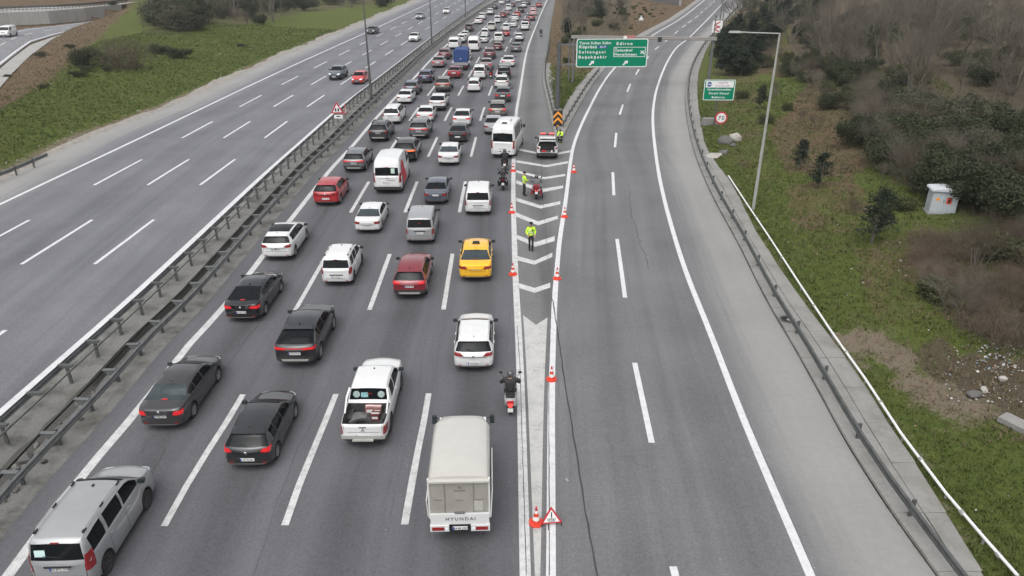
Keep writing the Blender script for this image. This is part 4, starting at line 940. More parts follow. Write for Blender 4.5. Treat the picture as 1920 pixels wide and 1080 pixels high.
VAN = dict(bulge=(.04, .16), L=5.2, W=1.98, H=2.45, top=[(0,1.20),(.02,1.26),(.05,1.32),(.14,1.92),(.20,2.18),(.34,2.36),(1.2,2.45),(3.5,2.36),(3.9,2.12),(4.5,1.38),(5.0,1.12),(5.2,.70)], rg=(.055,.135), ws=(3.92,4.47), win=[(3.2,4.1)], wh=(.95,4.2), r=.34, clad=.40, lights=[[(.82,.86),(.95,.86),(.95,1.5),(.84,1.5)]], plate=.86, ant=None, tumble=.07, stop='top')
BUS = dupl(VAN, L=6.0, W=2.03, H=2.72, top=[(0,1.30),(.02,1.36),(.05,1.40),(.12,2.10),(.18,2.42),(.36,2.64),(1.2,2.72),(4.2,2.62),(4.7,2.30),(5.3,1.5),(5.8,1.2),(6.0,.75)], ws=(4.72,5.27), win=[(.7,1.6),(1.7,2.6),(2.7,3.6),(3.9,4.9)], wh=(1.2,5.0), rg=(.055,.12), ant=None, hatchbox=1)
TRANS = dupl(VAN, L=4.9, W=1.90, H=1.97, top=[(0,1.10),(.02,1.16),(.05,1.22),(.14,1.72),(.20,1.84),(.34,1.92),(1.2,1.97),(3.3,1.90),(3.6,1.76),(4.2,1.22),(4.7,1.02),(4.9,.66)], ws=(3.62,4.17), win=[(2.9,3.8)], wh=(.95,3.95), r=.33, rg=(.055,.135), tumble=.1)
PICK = dict(bulge=(.02, .22), L=5.18, W=1.80, H=1.78, top=[(0,.97),(.03,1.05),(.08,1.07),(1.50,1.09),(1.56,1.14),(1.70,1.66),(1.86,1.74),(2.5,1.78),(3.2,1.72),(3.95,1.20),(4.85,1.04),(5.18,.72)], rg=(1.58,1.69), ws=(3.22,3.93), win=[(1.88,2.48),(2.56,3.6)], wh=(1.12,4.12), r=.37, clad=.46, lights=[[(.76,.66),(.89,.66),(.89,.98),(.78,.98)]], plate=.60, ant='stub', bed=(.09,1.46), tumble=.2)
JEEP = dupl(MPV, L=4.3, W=1.85, H=1.86, r=.38, clad=.5, rails=0, tumble=.1)
TYPES = dict(SEDAN=SEDAN, EGEA=EGEA, FLU=FLU, FAST=FAST, HATCH=HATCH, GOLF=GOLF, CLIO=CLIO, BCLS=BCLS, SUV=SUV, SUVB=SUVB, SUVC=SUVC, DUST=DUST, LODGY=LODGY, MPV=MPV, QUBO=QUBO, CONN=CONN, KANG=KANG, VAN=VAN, BUS=BUS, TRANS=TRANS, PICK=PICK, JEEP=JEEP)

NJ = 14
def body_rings(T):
    L, W, H = T['L'], T['W'], T['H']; top = pchip(T['top']); r = T['r']; tum = T.get('tumble', .40)
    xs = {0.0, .04, .10, .2, L - .2, L - .1, L - .04, L}
    for p, _ in T['top']: xs.add(p)
    for a, b in [T['rg'], T['ws']] + T['win'] + ([T['bed']] if 'bed' in T else []) + ([T['pano']] if 'pano' in T else []): xs |= {a, b}
    for c in T['wh']:
        for a in np.linspace(0, pi, 9): xs.add(c + (r + .055) * cos(a))
        xs |= {c - r - .075, c + r + .075}
    xs = sorted(x for x in xs if 0 <= x <= L); o = [xs[0]]
    keep = {T['rg'][0], T['rg'][1], T['ws'][0], T['ws'][1], L} | {v for w_ in T['win'] for v in w_} | set(T.get('bed', ())) | set(T.get('pano', ()))
    for x in xs[1:]:
        if x - o[-1] < .018 and x not in keep: continue
        while x - o[-1] > .30: o.append(o[-1] + (x - o[-1]) / math.ceil((x - o[-1]) / .28))
        o.append(x)
    xs = o
    plan = pchip([(0, .80), (.05, .895), (.14, .955), (.4, .995), (L * .3, 1.0), (L * .62, 1.0), (L - .75, .97), (L - .3, .90), (L - .08, .78), (L, .66)])
    zrb = float(top(T['rg'][0])) - .03 if 'bed' not in T else 1.06; zwb = float(top(T['ws'][1])) - .05
    bx0 = T['rg'][0]
    bR, bF = T.get('bulge', (.11, .24))
    zb0 = .22 if T['clad'] < .4 else .27
    rings = []
    for x in xs:
        w_ = float(plan(x)) * W / 2; zt = float(top(x))
        bl = zrb + (zwb - zrb) * min(1, max(0, (x - bx0) / (T['ws'][1] - bx0))) if x > bx0 else zrb
        if x > T['ws'][1]: bl = zt - .06 - .05 * min(1, (x - T['ws'][1]) / .5)
        bl = min(bl, zt - .022); h = zt - bl; hh = min(1, h / .3)
        zb = zb0 + .10 * max(0, 1 - x / .5) + .03 * max(0, 1 - (L - x) / .5)
        for c in T['wh']:
            dx = abs(x - c); RR_ = r + .056
            if dx < RR_: zb = max(zb, r + sqrt(RR_ * RR_ - dx * dx))
        z2 = zb + .03; z3 = max(T['clad'], z2 + .03); z4 = max(.62 if T['clad'] < .4 else .72, z3 + .03); z5 = max(bl - .10, z4 + .02); 
        if z5 > bl - .01: z5 = bl - .01; z4 = min(z4, z5 - .01); z3 = min(z3, z4 - .01); z2 = min(z2, z3 - .01); zb = min(zb, z2 - .01)
        g0, g1 = bl + .018, bl + max(.004, (h - .02) * .84)
        ta = 1 - .10 * max(0, 1 - x / (T['top'][4][0] + .9)) - .09 * max(0, min(1, (x - T['ws'][0] + .5) / 1.2)) if 'tumble' not in T else 1.0
        wg0 = w_ * .945; wg1 = (wg0 - tum * (g1 - g0)) * (1 - (1 - ta) * hh); wg1m = (wg0 + wg1) / 2 + .018 * hh
        we = wg1 - .055 * hh - .015; ze = bl + h * .955 if h > .06 else bl + h * .9
        ring = [(0, zb), (w_ * .78, zb), (w_ * .965, z2), (w_ * .992, z3), (w_, z4), (w_ * .99, z5), (w_ * .962, bl), (wg0, g0), (wg1m, (g0 + g1) / 2), (wg1, g1), (we, ze), (we * .66, zt - .012 * (.4 + hh)), (we * .33, zt - .003), (0, zt)]
        rr = []
        for yy, z in ring:
            sx = x - bR * (1 - min(1, yy / w_) ** 2) * max(0, 1 - x / (L * .45)) + bF * (1 - min(1, yy / w_) ** 2) * max(0, (x - L * .5) / (L * .5))
            if x < .4: sx -= (1 - x / .4) * (.055 * math.exp(-((z - .50) / .17) ** 2) - .02 * (1 if z > .75 else 0) * 0)
            if x > L - .3: sx += (1 - (L - x) / .3) * .05 * math.exp(-((z - .45) / .2) ** 2)
            rr.append((yy, sx, z))
        rings.append(rr)
    return xs, rings
class Body: pass
def make_body(T):
    xs, rings = body_rings(T); B = Body(); N = 2 * NJ - 2; verts = []
    for rr in rings:
        verts += rr + [(-p[0], p[1], p[2]) for p in rr[NJ - 2:0:-1]]
    faces = []; cls = []
    def inr(x, ab): return ab[0] - 1e-6 <= x <= ab[1] + 1e-6
    for i in range(len(xs) - 1):
        xm = (xs[i] + xs[i + 1]) / 2
        for k_ in range(N):
            j = k_ if k_ < NJ - 1 else N - 1 - k_; side = 1 if k_ < NJ - 1 else -1
            f = (i * N + k_, (i + 1) * N + k_, (i + 1) * N + (k_ + 1) % N, i * N + (k_ + 1) % N); c = 'paint'
            if j >= (9 if ('stop' in T and 'tumble' not in T) else 10) and inr(xm, T['rg']): c = 'rear_window'
            elif j >= 10 and inr(xm, T['ws']): c = 'windscreen'
            elif j in (7, 8):
                if 'tumble' not in T and inr(xm, (T['win'][0][0], T['win'][-1][1])): c = 'trim'
                for q_, ab in enumerate(T['win']):
                    if inr(xm, ab): c = 'side_window%d%s' % (q_, side)
            elif j < 3: c = 'trim' if (T['clad'] > .4 or j < 1) else ('paint' if j > 1 else 'trim')
            if 'bed' in T and j >= 10 and inr(xm, T['bed']): c = 'hole'
            if 'pano' in T and j >= 10 and inr(xm, T['pano']): c = 'roof_glass'
            faces.append(f); cls.append(c)
    for e in (0, len(xs) - 1):
        b = e * N
        for j in range(NJ - 1):
            ring = [b + j, b + j + 1] + ([b + N - j - 1] if j + 1 < NJ - 1 else []) + ([b + N - j] if j > 0 else [])
            ring = [v for n_, v in enumerate(ring) if v not in ring[:n_]]
            faces.append(tuple(ring)); cls.append('trim' if j < (3 if T['clad'] > .4 else 2) else 'paint')
    B.v, B.f, B.c, B.T, B.xs, B.N = verts, faces, cls, T, xs, N
    B.bvh = BVHTree.FromPolygons([Vector(v) for v in verts], [f for f in faces if len(set(f)) > 2])
    return B
def sub(B, want, name, mats, slot=lambda c: 0):
    ids = [i for i, c in enumerate(B.c) if want(c)]
    mp_ = {}; mb = MB()
    for i in ids:
        f = []
        for v in B.f[i]:
            if v not in mp_: mp_[v] = len(mb.v); mb.v.append(B.v[v])
            f.append(mp_[v])
        mb.f.append(f); mb.m.append(slot(B.c[i]))
    if not ids: return None
    return mb.mesh(name, mats, 42)
def cast(B, y, z, d=1):
    for t in range(12):
        yy = y * (1 - .018 * t)
        h = B.bvh.ray_cast(Vector((yy, -2 if d > 0 else B.T['L'] + 2, z)), Vector((0, d, 0)))
        if h[0] is not None and (h[0].y < .5 if d > 0 else h[0].y > B.T['L'] - .9): return Vector((y if t < 3 else yy, h[0].y, z))
    return Vector((y, 0.02 if d > 0 else B.T['L'] - .02, z))
def patch(B, quads, d=1, nx=9, nz=4, off=.018, th=.03, mb=None):
    mb = mb or MB()
    for q in quads:
        g = []
        for b in range(nz):
            for a in range(nx):
                s_, t_ = a / (nx - 1), b / (nz - 1)
                y = (q[0][0] * (1 - s_) + q[1][0] * s_) * (1 - t_) + (q[3][0] * (1 - s_) + q[2][0] * s_) * t_
                z = (q[0][1] * (1 - s_) + q[1][1] * s_) * (1 - t_) + (q[3][1] * (1 - s_) + q[2][1] * s_) * t_
                p = cast(B, y, z, d); e = 1 + (.010 if abs(y) > .5 else 0); g.append(Vector((p.x * e, p.y - off * d, p.z)))
        inner = [p + Vector((0, th * d, 0)) for p in g]; n = nx * nz; fs = []
        for b in range(nz - 1):
            for a in range(nx - 1): i = b * nx + a; fs.append((i, i + 1, i + nx + 1, i + nx))
        rim_ = [a for a in range(nx)] + [b * nx + nx - 1 for b in range(1, nz)] + [(nz - 1) * nx + a for a in range(nx - 2, -1, -1)] + [b * nx for b in range(nz - 2, 0, -1)]
        for i in range(len(rim_)): a, b = rim_[i], rim_[(i + 1) % len(rim_)]; fs.append((a, n + a, n + b, b))
        mb.add(g + inner, fs)
    return mb
def flip(q): return [(-y, z) for y, z in q]
_wheel = {}
def wheel_mesh(r, dark):
    if (r, dark) not in _wheel:
        My = Matrix.Rotation(pi / 2, 4, 'Y')
        t = MB().lathe([(r * .62, -.09), (r * .93, -.105), (r, -.07), (r, .07), (r * .93, .105), (r * .66, .095), (r * .62, .06)], 22, My, closed=True).mesh('tyre', M['tyre'])
        a = MB(); a.lathe([(0, .02), (r * .60, .03)], 18, My, mi=1); a.lathe([(r * .56, .03), (r * .56, .085), (r * .645, .09), (r * .645, .05)], 18, My, closed=True); a.lathe([(0, .085), (r * .14, .08), (r * .15, .04)], 10, My)
        for k_ in range(5 if not dark else 7):
            an = 2 * pi * k_ / (5 if not dark else 7); q = Matrix.Rotation(an, 3, 'X'); a.box(tuple(q @ Vector((.062, 0, r * .36))), (.03, r * .17, r * .5), q)
        _wheel[(r, dark)] = (t, a.mesh('rim', [M['rimdark' if dark else 'rim'], M['gap']]))
    return _wheel[(r, dark)]
PLT = [text_mesh(s, .092, M['ink'], .0015, .001, 'CENTER', .98) for s in ('34 BTC 574', '34 BE 2907', '34 YE 305', '34 HH 129', '34 KB 862', '34 TF 418')]
def plate_parts(y, z, x0=0.0, k_=0, w_=.5):
    me = MB().box((0, 0, 0), (w_, .018, .115)).mesh('number_plate', M['plate'], 0)
    bl = MB().box((-w_ / 2 + .025, -.0105, 0), (.045, .004, .107)).mesh('blue_band', M['plate_blue'], 0)
    return ('number_plate', me, (x0, y, z), None, [('blue_band', bl, None, None, []), ('lettering', PLT[k_ % len(PLT)], (.026, -.0115, -.033), UPR, [])])
_kits = {}
def kit(tn, key=(), **kw):
    """parts of one vehicle type: (name, mesh, loc, rot, children); shared by all copies"""
    kk = (tn,) + tuple(sorted(kw.items()))
    if kk in _kits: return _kits[kk]
    T = dict(TYPES[tn]); T.update({k_: v for k_, v in kw.items() if k_ in T or k_ in ('rails', 'spoiler', 'ant', 'emblem')}); B = make_body(T); L, W, H = T['L'], T['W'], T['H']; P = []
    top = pchip(T['top'])
    P.append(('body', sub(B, lambda c: c in ('paint', 'trim'), 'body', [PAINT['white'], M['plastic']], lambda c: 1 if c == 'trim' else 0), None, None, []))
    for nm in ('windscreen', 'rear_window', 'roof_glass'):
        me = sub(B, lambda c: c == nm, nm, [M['glass']])
        if me: P.append((nm, me, None, None, []))
    for q_ in range(len(T['win'])):
        for s_ in (1, -1):
            me = sub(B, lambda c: c == 'side_window%d%s' % (q_, s_), 'side_window', [M['glass']])
            if me: P.append(('side_window', me, None, None, []))
    c0, c1 = (T['rg'][0] + .12, T['ws'][1] - .35) if 'bed' not in T else (1.75, T['ws'][1] - .35)
    zf_ = float(top(T['rg'][0])) - .14; hw_ = W / 2 * .86
    P.append(('interior', MB().box((0, (c0 + c1) / 2, (zf_ + .4) / 2), (hw_ * 2, c1 - c0, zf_ - .4)).mesh('interior', M['cabin'], 0), None, None, []))
    rr_ = c0 + max(.25, (c1 - c0) * .20); fr_ = T['ws'][0] - .42; zh = H - .62
    if tn not in ('VAN', 'TRANS'):
        for yy, xs_ in ((rr_, (-.42, 0, .42)), (fr_, (-.37, .37))):
            for xx in xs_:
                P.append(('seat', MB().loft([[(xx - .21, yy + .10, zf_ - .02), (xx + .21, yy + .10, zf_ - .02), (xx + .21, yy + .22, zf_ - .02), (xx - .21, yy + .22, zf_ - .02)], [(xx - .19, yy, H - .40), (xx + .19, yy, H - .40), (xx + .17, yy + .10, H - .40), (xx - .17, yy + .10, H - .40)]]).box((xx, yy + .03, H - .32), (.24, .09, .15)).mesh('seat', M['seat'], 30), None, None, []))
    # rear: lights, plate, lid seam, bumper line, emblem
    for q in T['lights']:
        for f in (q, flip(q)): P.append(('tail_light', patch(B, [f]).mesh('tail_light', M['red_off'], 50), None, None, []))
    if T.get('bar'): P.append(('light_bar', patch(B, [[(-.3, .985), (.3, .985), (.3, 1.02), (-.3, 1.02)]], nx=3, nz=2).mesh('light_bar', M['red_off'], 50), None, None, []))
    pz = T['plate']; p = cast(B, 0, pz); off_x = kw.get('plate_x', 0.0)
    P.append(plate_parts(p.y - .016, pz, off_x, len(_kits)))
    lz = min(.62, pz - .12) if pz > .6 else .74
    P.append(('bumper_seam', patch(B, [[(-W * .44, lz), (W * .44, lz), (W * .44, lz + .014), (-W * .44, lz + .014)]], nx=9, nz=2, off=.003, th=.005).mesh('bumper_seam', M['gap'], 0), None, None, []))
    for s_ in (1, -1):
        zt = min(1.0, float(top(.03)) - .05); xx = s_ * W * .40
        if H > 1.4: P.append(('lid_seam', patch(B, [[(xx, lz), (xx + .012, lz), (xx + .012, zt), (xx, zt)]], nx=2, nz=5, off=.003, th=.005).mesh('lid_seam', M['gap'], 0), None, None, []))
    if 'skid' in T: P.append(('skid_plate', patch(B, [[(-.52, .40), (.52, .40), (.58, .48), (-.58, .48)]], nx=7, nz=2, off=.012).mesh('skid_plate', M['galv_light'], 0), None, None, []))
    if T.get('emblem'):
        p = cast(B, 0, T['emblem']); P.append(('emblem', MB().lathe([(.058, 0), (.045, .012), (.02, .012)], 12, Matrix.Translation((0, p.y - .002, T['emblem'])) @ RM).mesh('emblem', M['chrome']), None, None, []))
    if T.get('handlebar'): p = cast(B, 0, pz + .12); P.append(('tailgate_grip', MB().box((.0, p.y - .012, pz + .105), (.72, .03, .05)).mesh('tailgate_grip', M['plastic'], 0), None, None, []))
    p = cast(B, W * .3, .36); 
    for s_ in (1, -1): P.append(('reflector', MB().box((s_ * W * .34, p.y - .012, .40), (.16, .014, .03)).mesh('reflector', M['red_off'], 0), None, None, []))
    # glass-edge stop lamp, wiper
    rg0, rg1 = T['rg']
    if T.get('stop') == 'top': y, z = rg1 + .01, float(top(rg1)) + .012
    else: y, z = rg0 + .05, float(top(rg0 + .05)) + .012
    bR = T.get('bulge', (.11, .24))[0]; csh = lambda q: -bR * max(0, 1 - q / (L * .45)); y += csh(y)
    P.append(('stop_lamp', MB().box((0, y, z), (.22, .05, .025)).mesh('stop_lamp', M['red_off'], 0), None, None, []))
    if tn not in ('SEDAN', 'EGEA', 'FLU', 'FAST', 'PICK', 'BUS'):
        y0_, y1_ = rg0 + .02, rg0 + (rg1 - rg0) * .28
        P.append(('wiper', MB().tube([(.02, y0_ - .01 + csh(y0_), float(top(y0_)) + .02), (-.36, y1_ - .01 + csh(y1_) * .85, float(top(y1_)) + .02)], .012, 4).mesh('wiper', M['plastic']), None, None, []))
    if T.get('spoiler'):
        rg_ = []
        for t in (-1, -.6, -.2, .2, .6, 1):
            xx = t * W * .335; sh_ = csh(rg1) * (1 - (xx / (W / 2)) ** 2); z_ = -.012 * t * t
            rg_.append([(xx, rg1 - .07 + sh_, float(top(rg1)) + .032 + z_), (xx, rg1 + .2 + sh_, float(top(rg1 + .2)) + .010 + z_), (xx, rg1 + .2 + sh_, float(top(rg1 + .2)) - .02), (xx, rg1 - .05 + sh_, float(top(rg1)) + .010 + z_)])
        P.append(('spoiler', MB().loft(rg_).mesh('spoiler', PAINT['white'], 30), None, None, []))
    # roof furniture
    a_ = T.get('ant'); xr = T['top'][4][0] if tn not in ('PICK',) else 1.95
    if a_ == 'fin': P.append(('antenna', MB().loft([[(-.025, xr + .02, float(top(xr)) - .01), (.025, xr + .02, float(top(xr)) - .01), (.004, xr, float(top(xr)) + .075), (-.004, xr, float(top(xr)) + .075)], [(-.03, xr + .18, float(top(xr + .18)) - .01), (.03, xr + .18, float(top(xr + .18)) - .01), (.003, xr + .06, float(top(xr)) + .078), (-.003, xr + .06, float(top(xr)) + .078)]]).mesh('antenna', M['plastic']), None, None, []))
    elif a_ == 'whip': P.append(('antenna', MB().lathe([(.03, 0), (.02, .03), (0, .03)], 8, Matrix.Translation((0, xr + .06, float(top(xr + .06)) - .005))).tube([(0, xr + .06, float(top(xr)) + .01), (0, xr - .16, float(top(xr)) + .22)], .007, 4).mesh('antenna', M['plastic']), None, None, []))
    elif a_ == 'stub': P.append(('antenna', MB().box((0, T['ws'][0] - .25, H - .02), (.05, .08, .05)).mesh('antenna', M['plastic'], 0), None, None, []))
    bw = W / 2 * .945 - T.get('tumble', .40) * (H - float(top(rg0)) - .05) * .84
    if T.get('rails'):
        for s_ in (1, -1):
            a0, a1 = T['top'][4][0] + .15, T['ws'][0] - .1; ya = [a0, a0 + .14, (a0 + a1) / 2, a1 - .14, a1]; xx = s_ * (bw - .09)
            mb = MB().tube([(xx, q, float(top(q)) + (.01 if n_ in (0, 4) else .055)) for n_, q in enumerate(ya)], .016, 5)
            rl_ = ('roof_rail', mb.mesh('roof_rail', PAINT['white']), None, None, [('rail_foot', MB().box((xx, q, float(top(q)) + .012), (.05, .16, .06)).mesh('rail_foot', M['plastic'], 0), None, None, []) for q in (a0 + .04, (a0 + a1) / 2, a1 - .04)])
            P.append(rl_)
    if T.get('hatchbox'): P.append(('roof_unit', MB().box((0, 2.0, H + .03), (.9, 1.2, .16), None, 0, .85).mesh('roof_unit', PAINT['offwhite'], 0), None, None, [])); P.append(('roof_vent', MB().box((0, 1.0, H + .02), (.45, .4, .1), None, 0, .8).mesh('roof_vent', M['plastic'], 0), None, None, []))
    # mirrors, handles, door seams
    mz = float(top(T['ws'][1])) + .05; my = T['ws'][1] - .22
    if tn in ('VAN', 'BUS', 'TRANS'): mz += .1; 
    for s_ in (1, -1):
        mh_ = .10 if tn not in ('VAN', 'BUS') else .17
        pts_ = rrect(.22, mh_ * 1.6, .05, 2); x_ = s_ * (W / 2 + .07)
        mb = MB().loft([[(x_ + u * .9, my, mz + v) for u, v in pts_], [(x_ + u, my + .05, mz + v) for u, v in pts_], [(x_ + u * .7, my + .13, mz + v * .7) for u, v in pts_]]); mb.box((x_ - s_ * .13, my + .05, mz - .05), (.12, .06, .04))
        P.append(('mirror', mb.mesh('mirror', [M['plastic']]), None, None, [('mirror_glass', MB().box((x_, my - .006, mz), (.16, .008, mh_ * 1.15)).mesh('mirror_glass', M['glass_grey'], 0), None, None, [])]))
        sm = MB(); hd = []
        doors = sorted({round(v, 2) for w_ in T['win'] for v in w_})
        ed = [T['win'][-1][1] + .1] + [(T['win'][q_][0] + T['win'][q_ - 1][1]) / 2 for q_ in range(len(T['win']) - 1, 0, -1)]
        if len(T['win']) == 3: ed = ed[:3]
        zbm = .62
        for e_ in ed:
            pts_ = []
            zt = float(top(rg0)) - .05 + .0
            for z in np.linspace(.36 if T['clad'] < .4 else .5, zt, 5):
                h = B.bvh.ray_cast(Vector((s_ * 3, e_, z)), Vector((-s_, 0, 0)))
                if h[0] is not None: pts_.append(h[0] + Vector((s_ * .003, 0, 0)))
            for a, b in zip(pts_[:-1], pts_[1:]): sm.add([a + Vector((0, -.007, 0)), a + Vector((0, .007, 0)), b + Vector((0, .007, 0)), b + Vector((0, -.007, 0))], [(0, 1, 2, 3)])
        if sm.v: P.append(('door_seam', sm.mesh('door_seam', M['gap'], 0, False), None, None, []))
        for e_ in ed[1:]:
            h = B.bvh.ray_cast(Vector((s_ * 3, e_ + .12, float(top(rg0)) - .16)), Vector((-s_, 0, 0)))
            if h[0] is not None: P.append(('door_handle', MB().box(tuple(h[0] + Vector((s_ * .012, 0, 0))), (.035, .17, .032)).mesh('door_handle', PAINT['white'], 0), None, None, []))
    # front: headlights, grille, plate
    zf = float(top(L - .25)); 
    fl = [(W * .22, zf - .18), (W * .41, zf - .15), (W * .43, zf - .01), (W * .26, zf - .05)]
    for f in (fl, flip(fl)): P.append(('headlight', patch(B, [f], -1).mesh('headlight', M['headlamp'], 50), None, None, []))
    P.append(('grille', patch(B, [[(-W * .26, .30), (W * .26, .30), (W * .30, .44), (-W * .30, .44)], [(-W * .19, zf - .2), (W * .19, zf - .2), (W * .2, zf - .10), (-W * .2, zf - .10)]], -1).mesh('grille', M['plastic'], 50), None, None, []))
    p = cast(B, 0, .5, -1); P.append(('front_plate', MB().box((0, p.y + .016, .5), (.5, .018, .115)).mesh('front_plate', M['plate'], 0), None, None, []))
    # wheels
    t_, a_ = wheel_mesh(T['r'], tn in ('MPV', 'QUBO', 'VAN', 'BUS', 'TRANS', 'PICK', 'CONN', 'KANG'))
    for yw in T['wh']:
        for s_ in (1, -1): P.append(('wheel', t_, (s_ * (W / 2 - .125), yw, T['r']), (0, 0, 0 if s_ > 0 else pi), [('rim', a_, None, None, [])]))
    if 'bed' in T:
        a, b = T['bed']; x1 = W / 2 * .87; bx_ = MB()
        vs = [(x, y, z) for z in (.62, 1.075) for x, y in ((-x1, a), (x1, a), (x1, b), (-x1, b))]
        bx_.add(vs, [(0, 1, 2, 3), (0, 4, 5, 1), (1, 5, 6, 2), (2, 6, 7, 3), (3, 7, 4, 0)])
        for s_ in (1, -1): bx_.box((s_ * (x1 - .09), T['wh'][0], .72), (.18, .7, .2))
        P.append(('bed_liner', bx_.mesh('bed_liner', M['liner'], 0, False), None, None, []))
        for s_ in (1, -1): P.append(('sport_bar', MB().tube([(s_ * (bw - .02), 1.62, 1.70), (s_ * (bw + .06), 1.30, 1.46), (s_ * (W / 2 * .9), .72, 1.10)], [.05, .045, .035], 6).mesh('sport_bar', PAINT['white']), None, None, []))
        P.append(('rear_step', MB().box((0, -.10, .46), (.8, .16, .05)).mesh('rear_step', M['galv_light'], 0), None, None, []))
        P.append(('bumper', MB().box((0, -.02, .55), (W * .93, .10, .14)).mesh('bumper', M['galv_light'], 0), None, None, []))
    _kits[kk] = (P, T, np.array(B.v)); return _kits[kk]
M['liner'] = simple('bed_liner', (.05, .05, .05), .8, var=.5, scale=4)

def heading(x, y):
    if x < float(XLR(y)) + 1: f = lambda q: float(XLR(q))
    else: f = lambda q: float(XA(q)) * .5 + float(XE(q)) * .5
    return -atan2(f(y + 3) - f(y - 3), 6.0)
def fit(pts, box, z0, rev=False, dh=0.0):
    """ground position for a body (local points) whose outline in the photo spans x0..x1 and ends at y1"""
    x0, x1, y1 = box; p = at((x0 + x1) / 2, y1 - 4, z0); p = Vector((p.x, p.y, z0))
    for _ in range(8):
        a = heading(p.x, p.y) + dh + (pi if rev else 0); u, v = proj(np.asarray(pts) @ np.array(rz(a)).T + np.array(p))
        q0 = at((u.min() + u.max()) / 2, v.max(), z0); q1 = at((x0 + x1) / 2, y1, z0); p += Vector((q1.x - q0.x, q1.y - q0.y, 0)) * .9
    return p, a, (u.min(), u.max(), v.min(), v.max())
def put(parts, root, ov, skip=()):
    for nm, me, loc, rot, ch in parts:
        if nm in skip: continue
        o = link(nm, me, root, loc=loc, rot=rot)
        m = ov.get(nm)
        if m: override(o, 0, m)
        for nm2, me2, loc2, rot2, _ in ch:
            if nm2 in skip: continue
            o2 = link(nm2, me2, o, loc=loc2, rot=rot2)
            if ov.get(nm2): override(o2, 0, ov[nm2])
NEAR_ONLY = {'door_seam', 'lid_seam', 'bumper_seam', 'door_handle', 'reflector', 'emblem', 'wiper', 'mirror_glass', 'blue_band', 'lettering', 'grille', 'front_plate', 'headlight', 'antenna', 'rail_foot', 'skid_plate', 'seat'}
FITLOG = []
def car(name, tn, col, box, label, cat='car', lit=0, group='vehicles queueing up the motorway', z0=0.0, rev=False, dh=0.0, glass=None, y0=None, ov=None, skip=(), k_=None, fitw=True, **kw):
    P, T, pts = kit(tn, **kw)
    hull = np.concatenate([pts[::3], [[sx * (T['W'] / 2 - .03), yw - T['r'] * .0 , 0.0] for sx in (1, -1) for yw in T['wh']]])
    p, a, bb = fit(hull, box, z0, rev, dh)
    if y0 is not None: FITLOG.append((label[:28], tn, 'w', round(bb[1] - bb[0]), box[1] - box[0], 'y0', round(bb[2]), y0, 'Y', round(p.y)))
    sc = min(1.05, max(.91, (box[1] - box[0]) / (bb[1] - bb[0]))) if fitw else 1.0
    if sc != 1.0: p, a, bb = fit(hull * sc, box, z0, rev, dh)
    r_ = empty(name, p, a, label, cat, group); r_.scale = (sc, sc, sc)
    far = (box[1] - box[0]) < 42
    o = {'body': PAINT[col], 'spoiler': PAINT[col], 'roof_rail': M['galv_light'] if col not in ('black', 'charcoal') else M['plastic'], 'door_handle': PAINT[col], 'sport_bar': PAINT[col], 'mirror': M['plastic'] if kw.get('blackmirror', True) else PAINT[col]}
    if lit: o.update({'tail_light': M['red_on'], 'stop_lamp': M['red_on'], 'light_bar': M['red_on']})
    if lit == 2: o.update({'stop_lamp': M['red_hot'], 'tail_light': M['red_hot']})
    if lit == 3: o.update({'tail_light': M['amber_on'], 'stop_lamp': M['red_hot']})
    if rev: o['headlight'] = M['headlamp_on'] if lit else M['headlamp']
    if glass: o['rear_window'] = M[glass]
    if ov: o.update(ov)
    sk = set(skip) | (NEAR_ONLY - ({'grille', 'front_plate', 'headlight'} if rev else set()) if far else ({'grille', 'front_plate', 'headlight'} if not rev and T['L'] < 0 else set()))
    put(P, r_, o, sk)
    return r_, T

# ------------------------------------------------------------------ the queue, nearest first (x0, x1, bottom in the photo)
G1 = 'vehicles queueing up the motorway'
mp_, _ = car('minivan', 'MPV', 'silver', (53, 290, 1098), 'silver minivan with roof rails in the bottom left corner, paper sheet in its rear window', 'minivan', y0=887, blackmirror=True)
P_, T_, _x = kit('MPV', blackmirror=True)
sh_ = MB().box((-.42, .055, 1.38), (.28, .008, .20), Matrix.Rotation(radians(-11), 3, 'X')).build('paper_sheet', simple('paper', (.5, .66, .63), .6, var=.05), mp_, 0)
car('sedan', 'FLU', 'taupe', (261, 417, 799), 'dark brown grey sedan with lit tail lights ahead of the silver minivan, by the rail', lit=1, y0=665, glass='glass_grey', emblem=.93)
car('hatchback', 'HATCH', 'charcoal', (421, 558, 873), 'charcoal hatchback with round emblem and lit tail lights, left of the white pickup', lit=1, y0=736)
pk, TP = car('pickup_truck', 'PICK', 'white', (640, 754, 827), 'white double cab pickup with an open bed of boxes', 'pickup', y0=667, emblem=None)
car('hatchback', 'GOLF', 'white', (851, 927, 689), 'white hatchback with red tail lamps in the right lane ahead of the scooter rider', y0=590)
car('coupe_suv', 'SUVC', 'charcoal', (515, 628, 680), 'dark grey coupe style crossover with a full width lit tail light bar', 'SUV', lit=1, y0=578)
car('sedan', 'FAST', 'black', (421, 532, 597), 'black fastback sedan with lit tail lights by the median rail', lit=1, y0=507)
car('hatchback', 'BCLS', 'white', (490, 578, 482), 'white hatchback with a dark panoramic glass roof near the median rail', y0=415, ov={'roof_glass': None})
car('minivan', 'QUBO', 'white', (603, 680, 529), 'small white van like car with roof rails between the panoramic hatchback and red SUV', 'minivan', y0=452, blackmirror=True)
car('suv', 'SUV', 'darkred', (737, 811, 553), 'dark red SUV with lit tail lights beside the yellow taxi', 'SUV', lit=1, y0=474)
tx, TT = car('taxi', 'EGEA', 'yellow', (861, 923, 521), 'yellow taxi sedan with a dark roof sign', 'taxi', y0=455, glass='glass_grey')
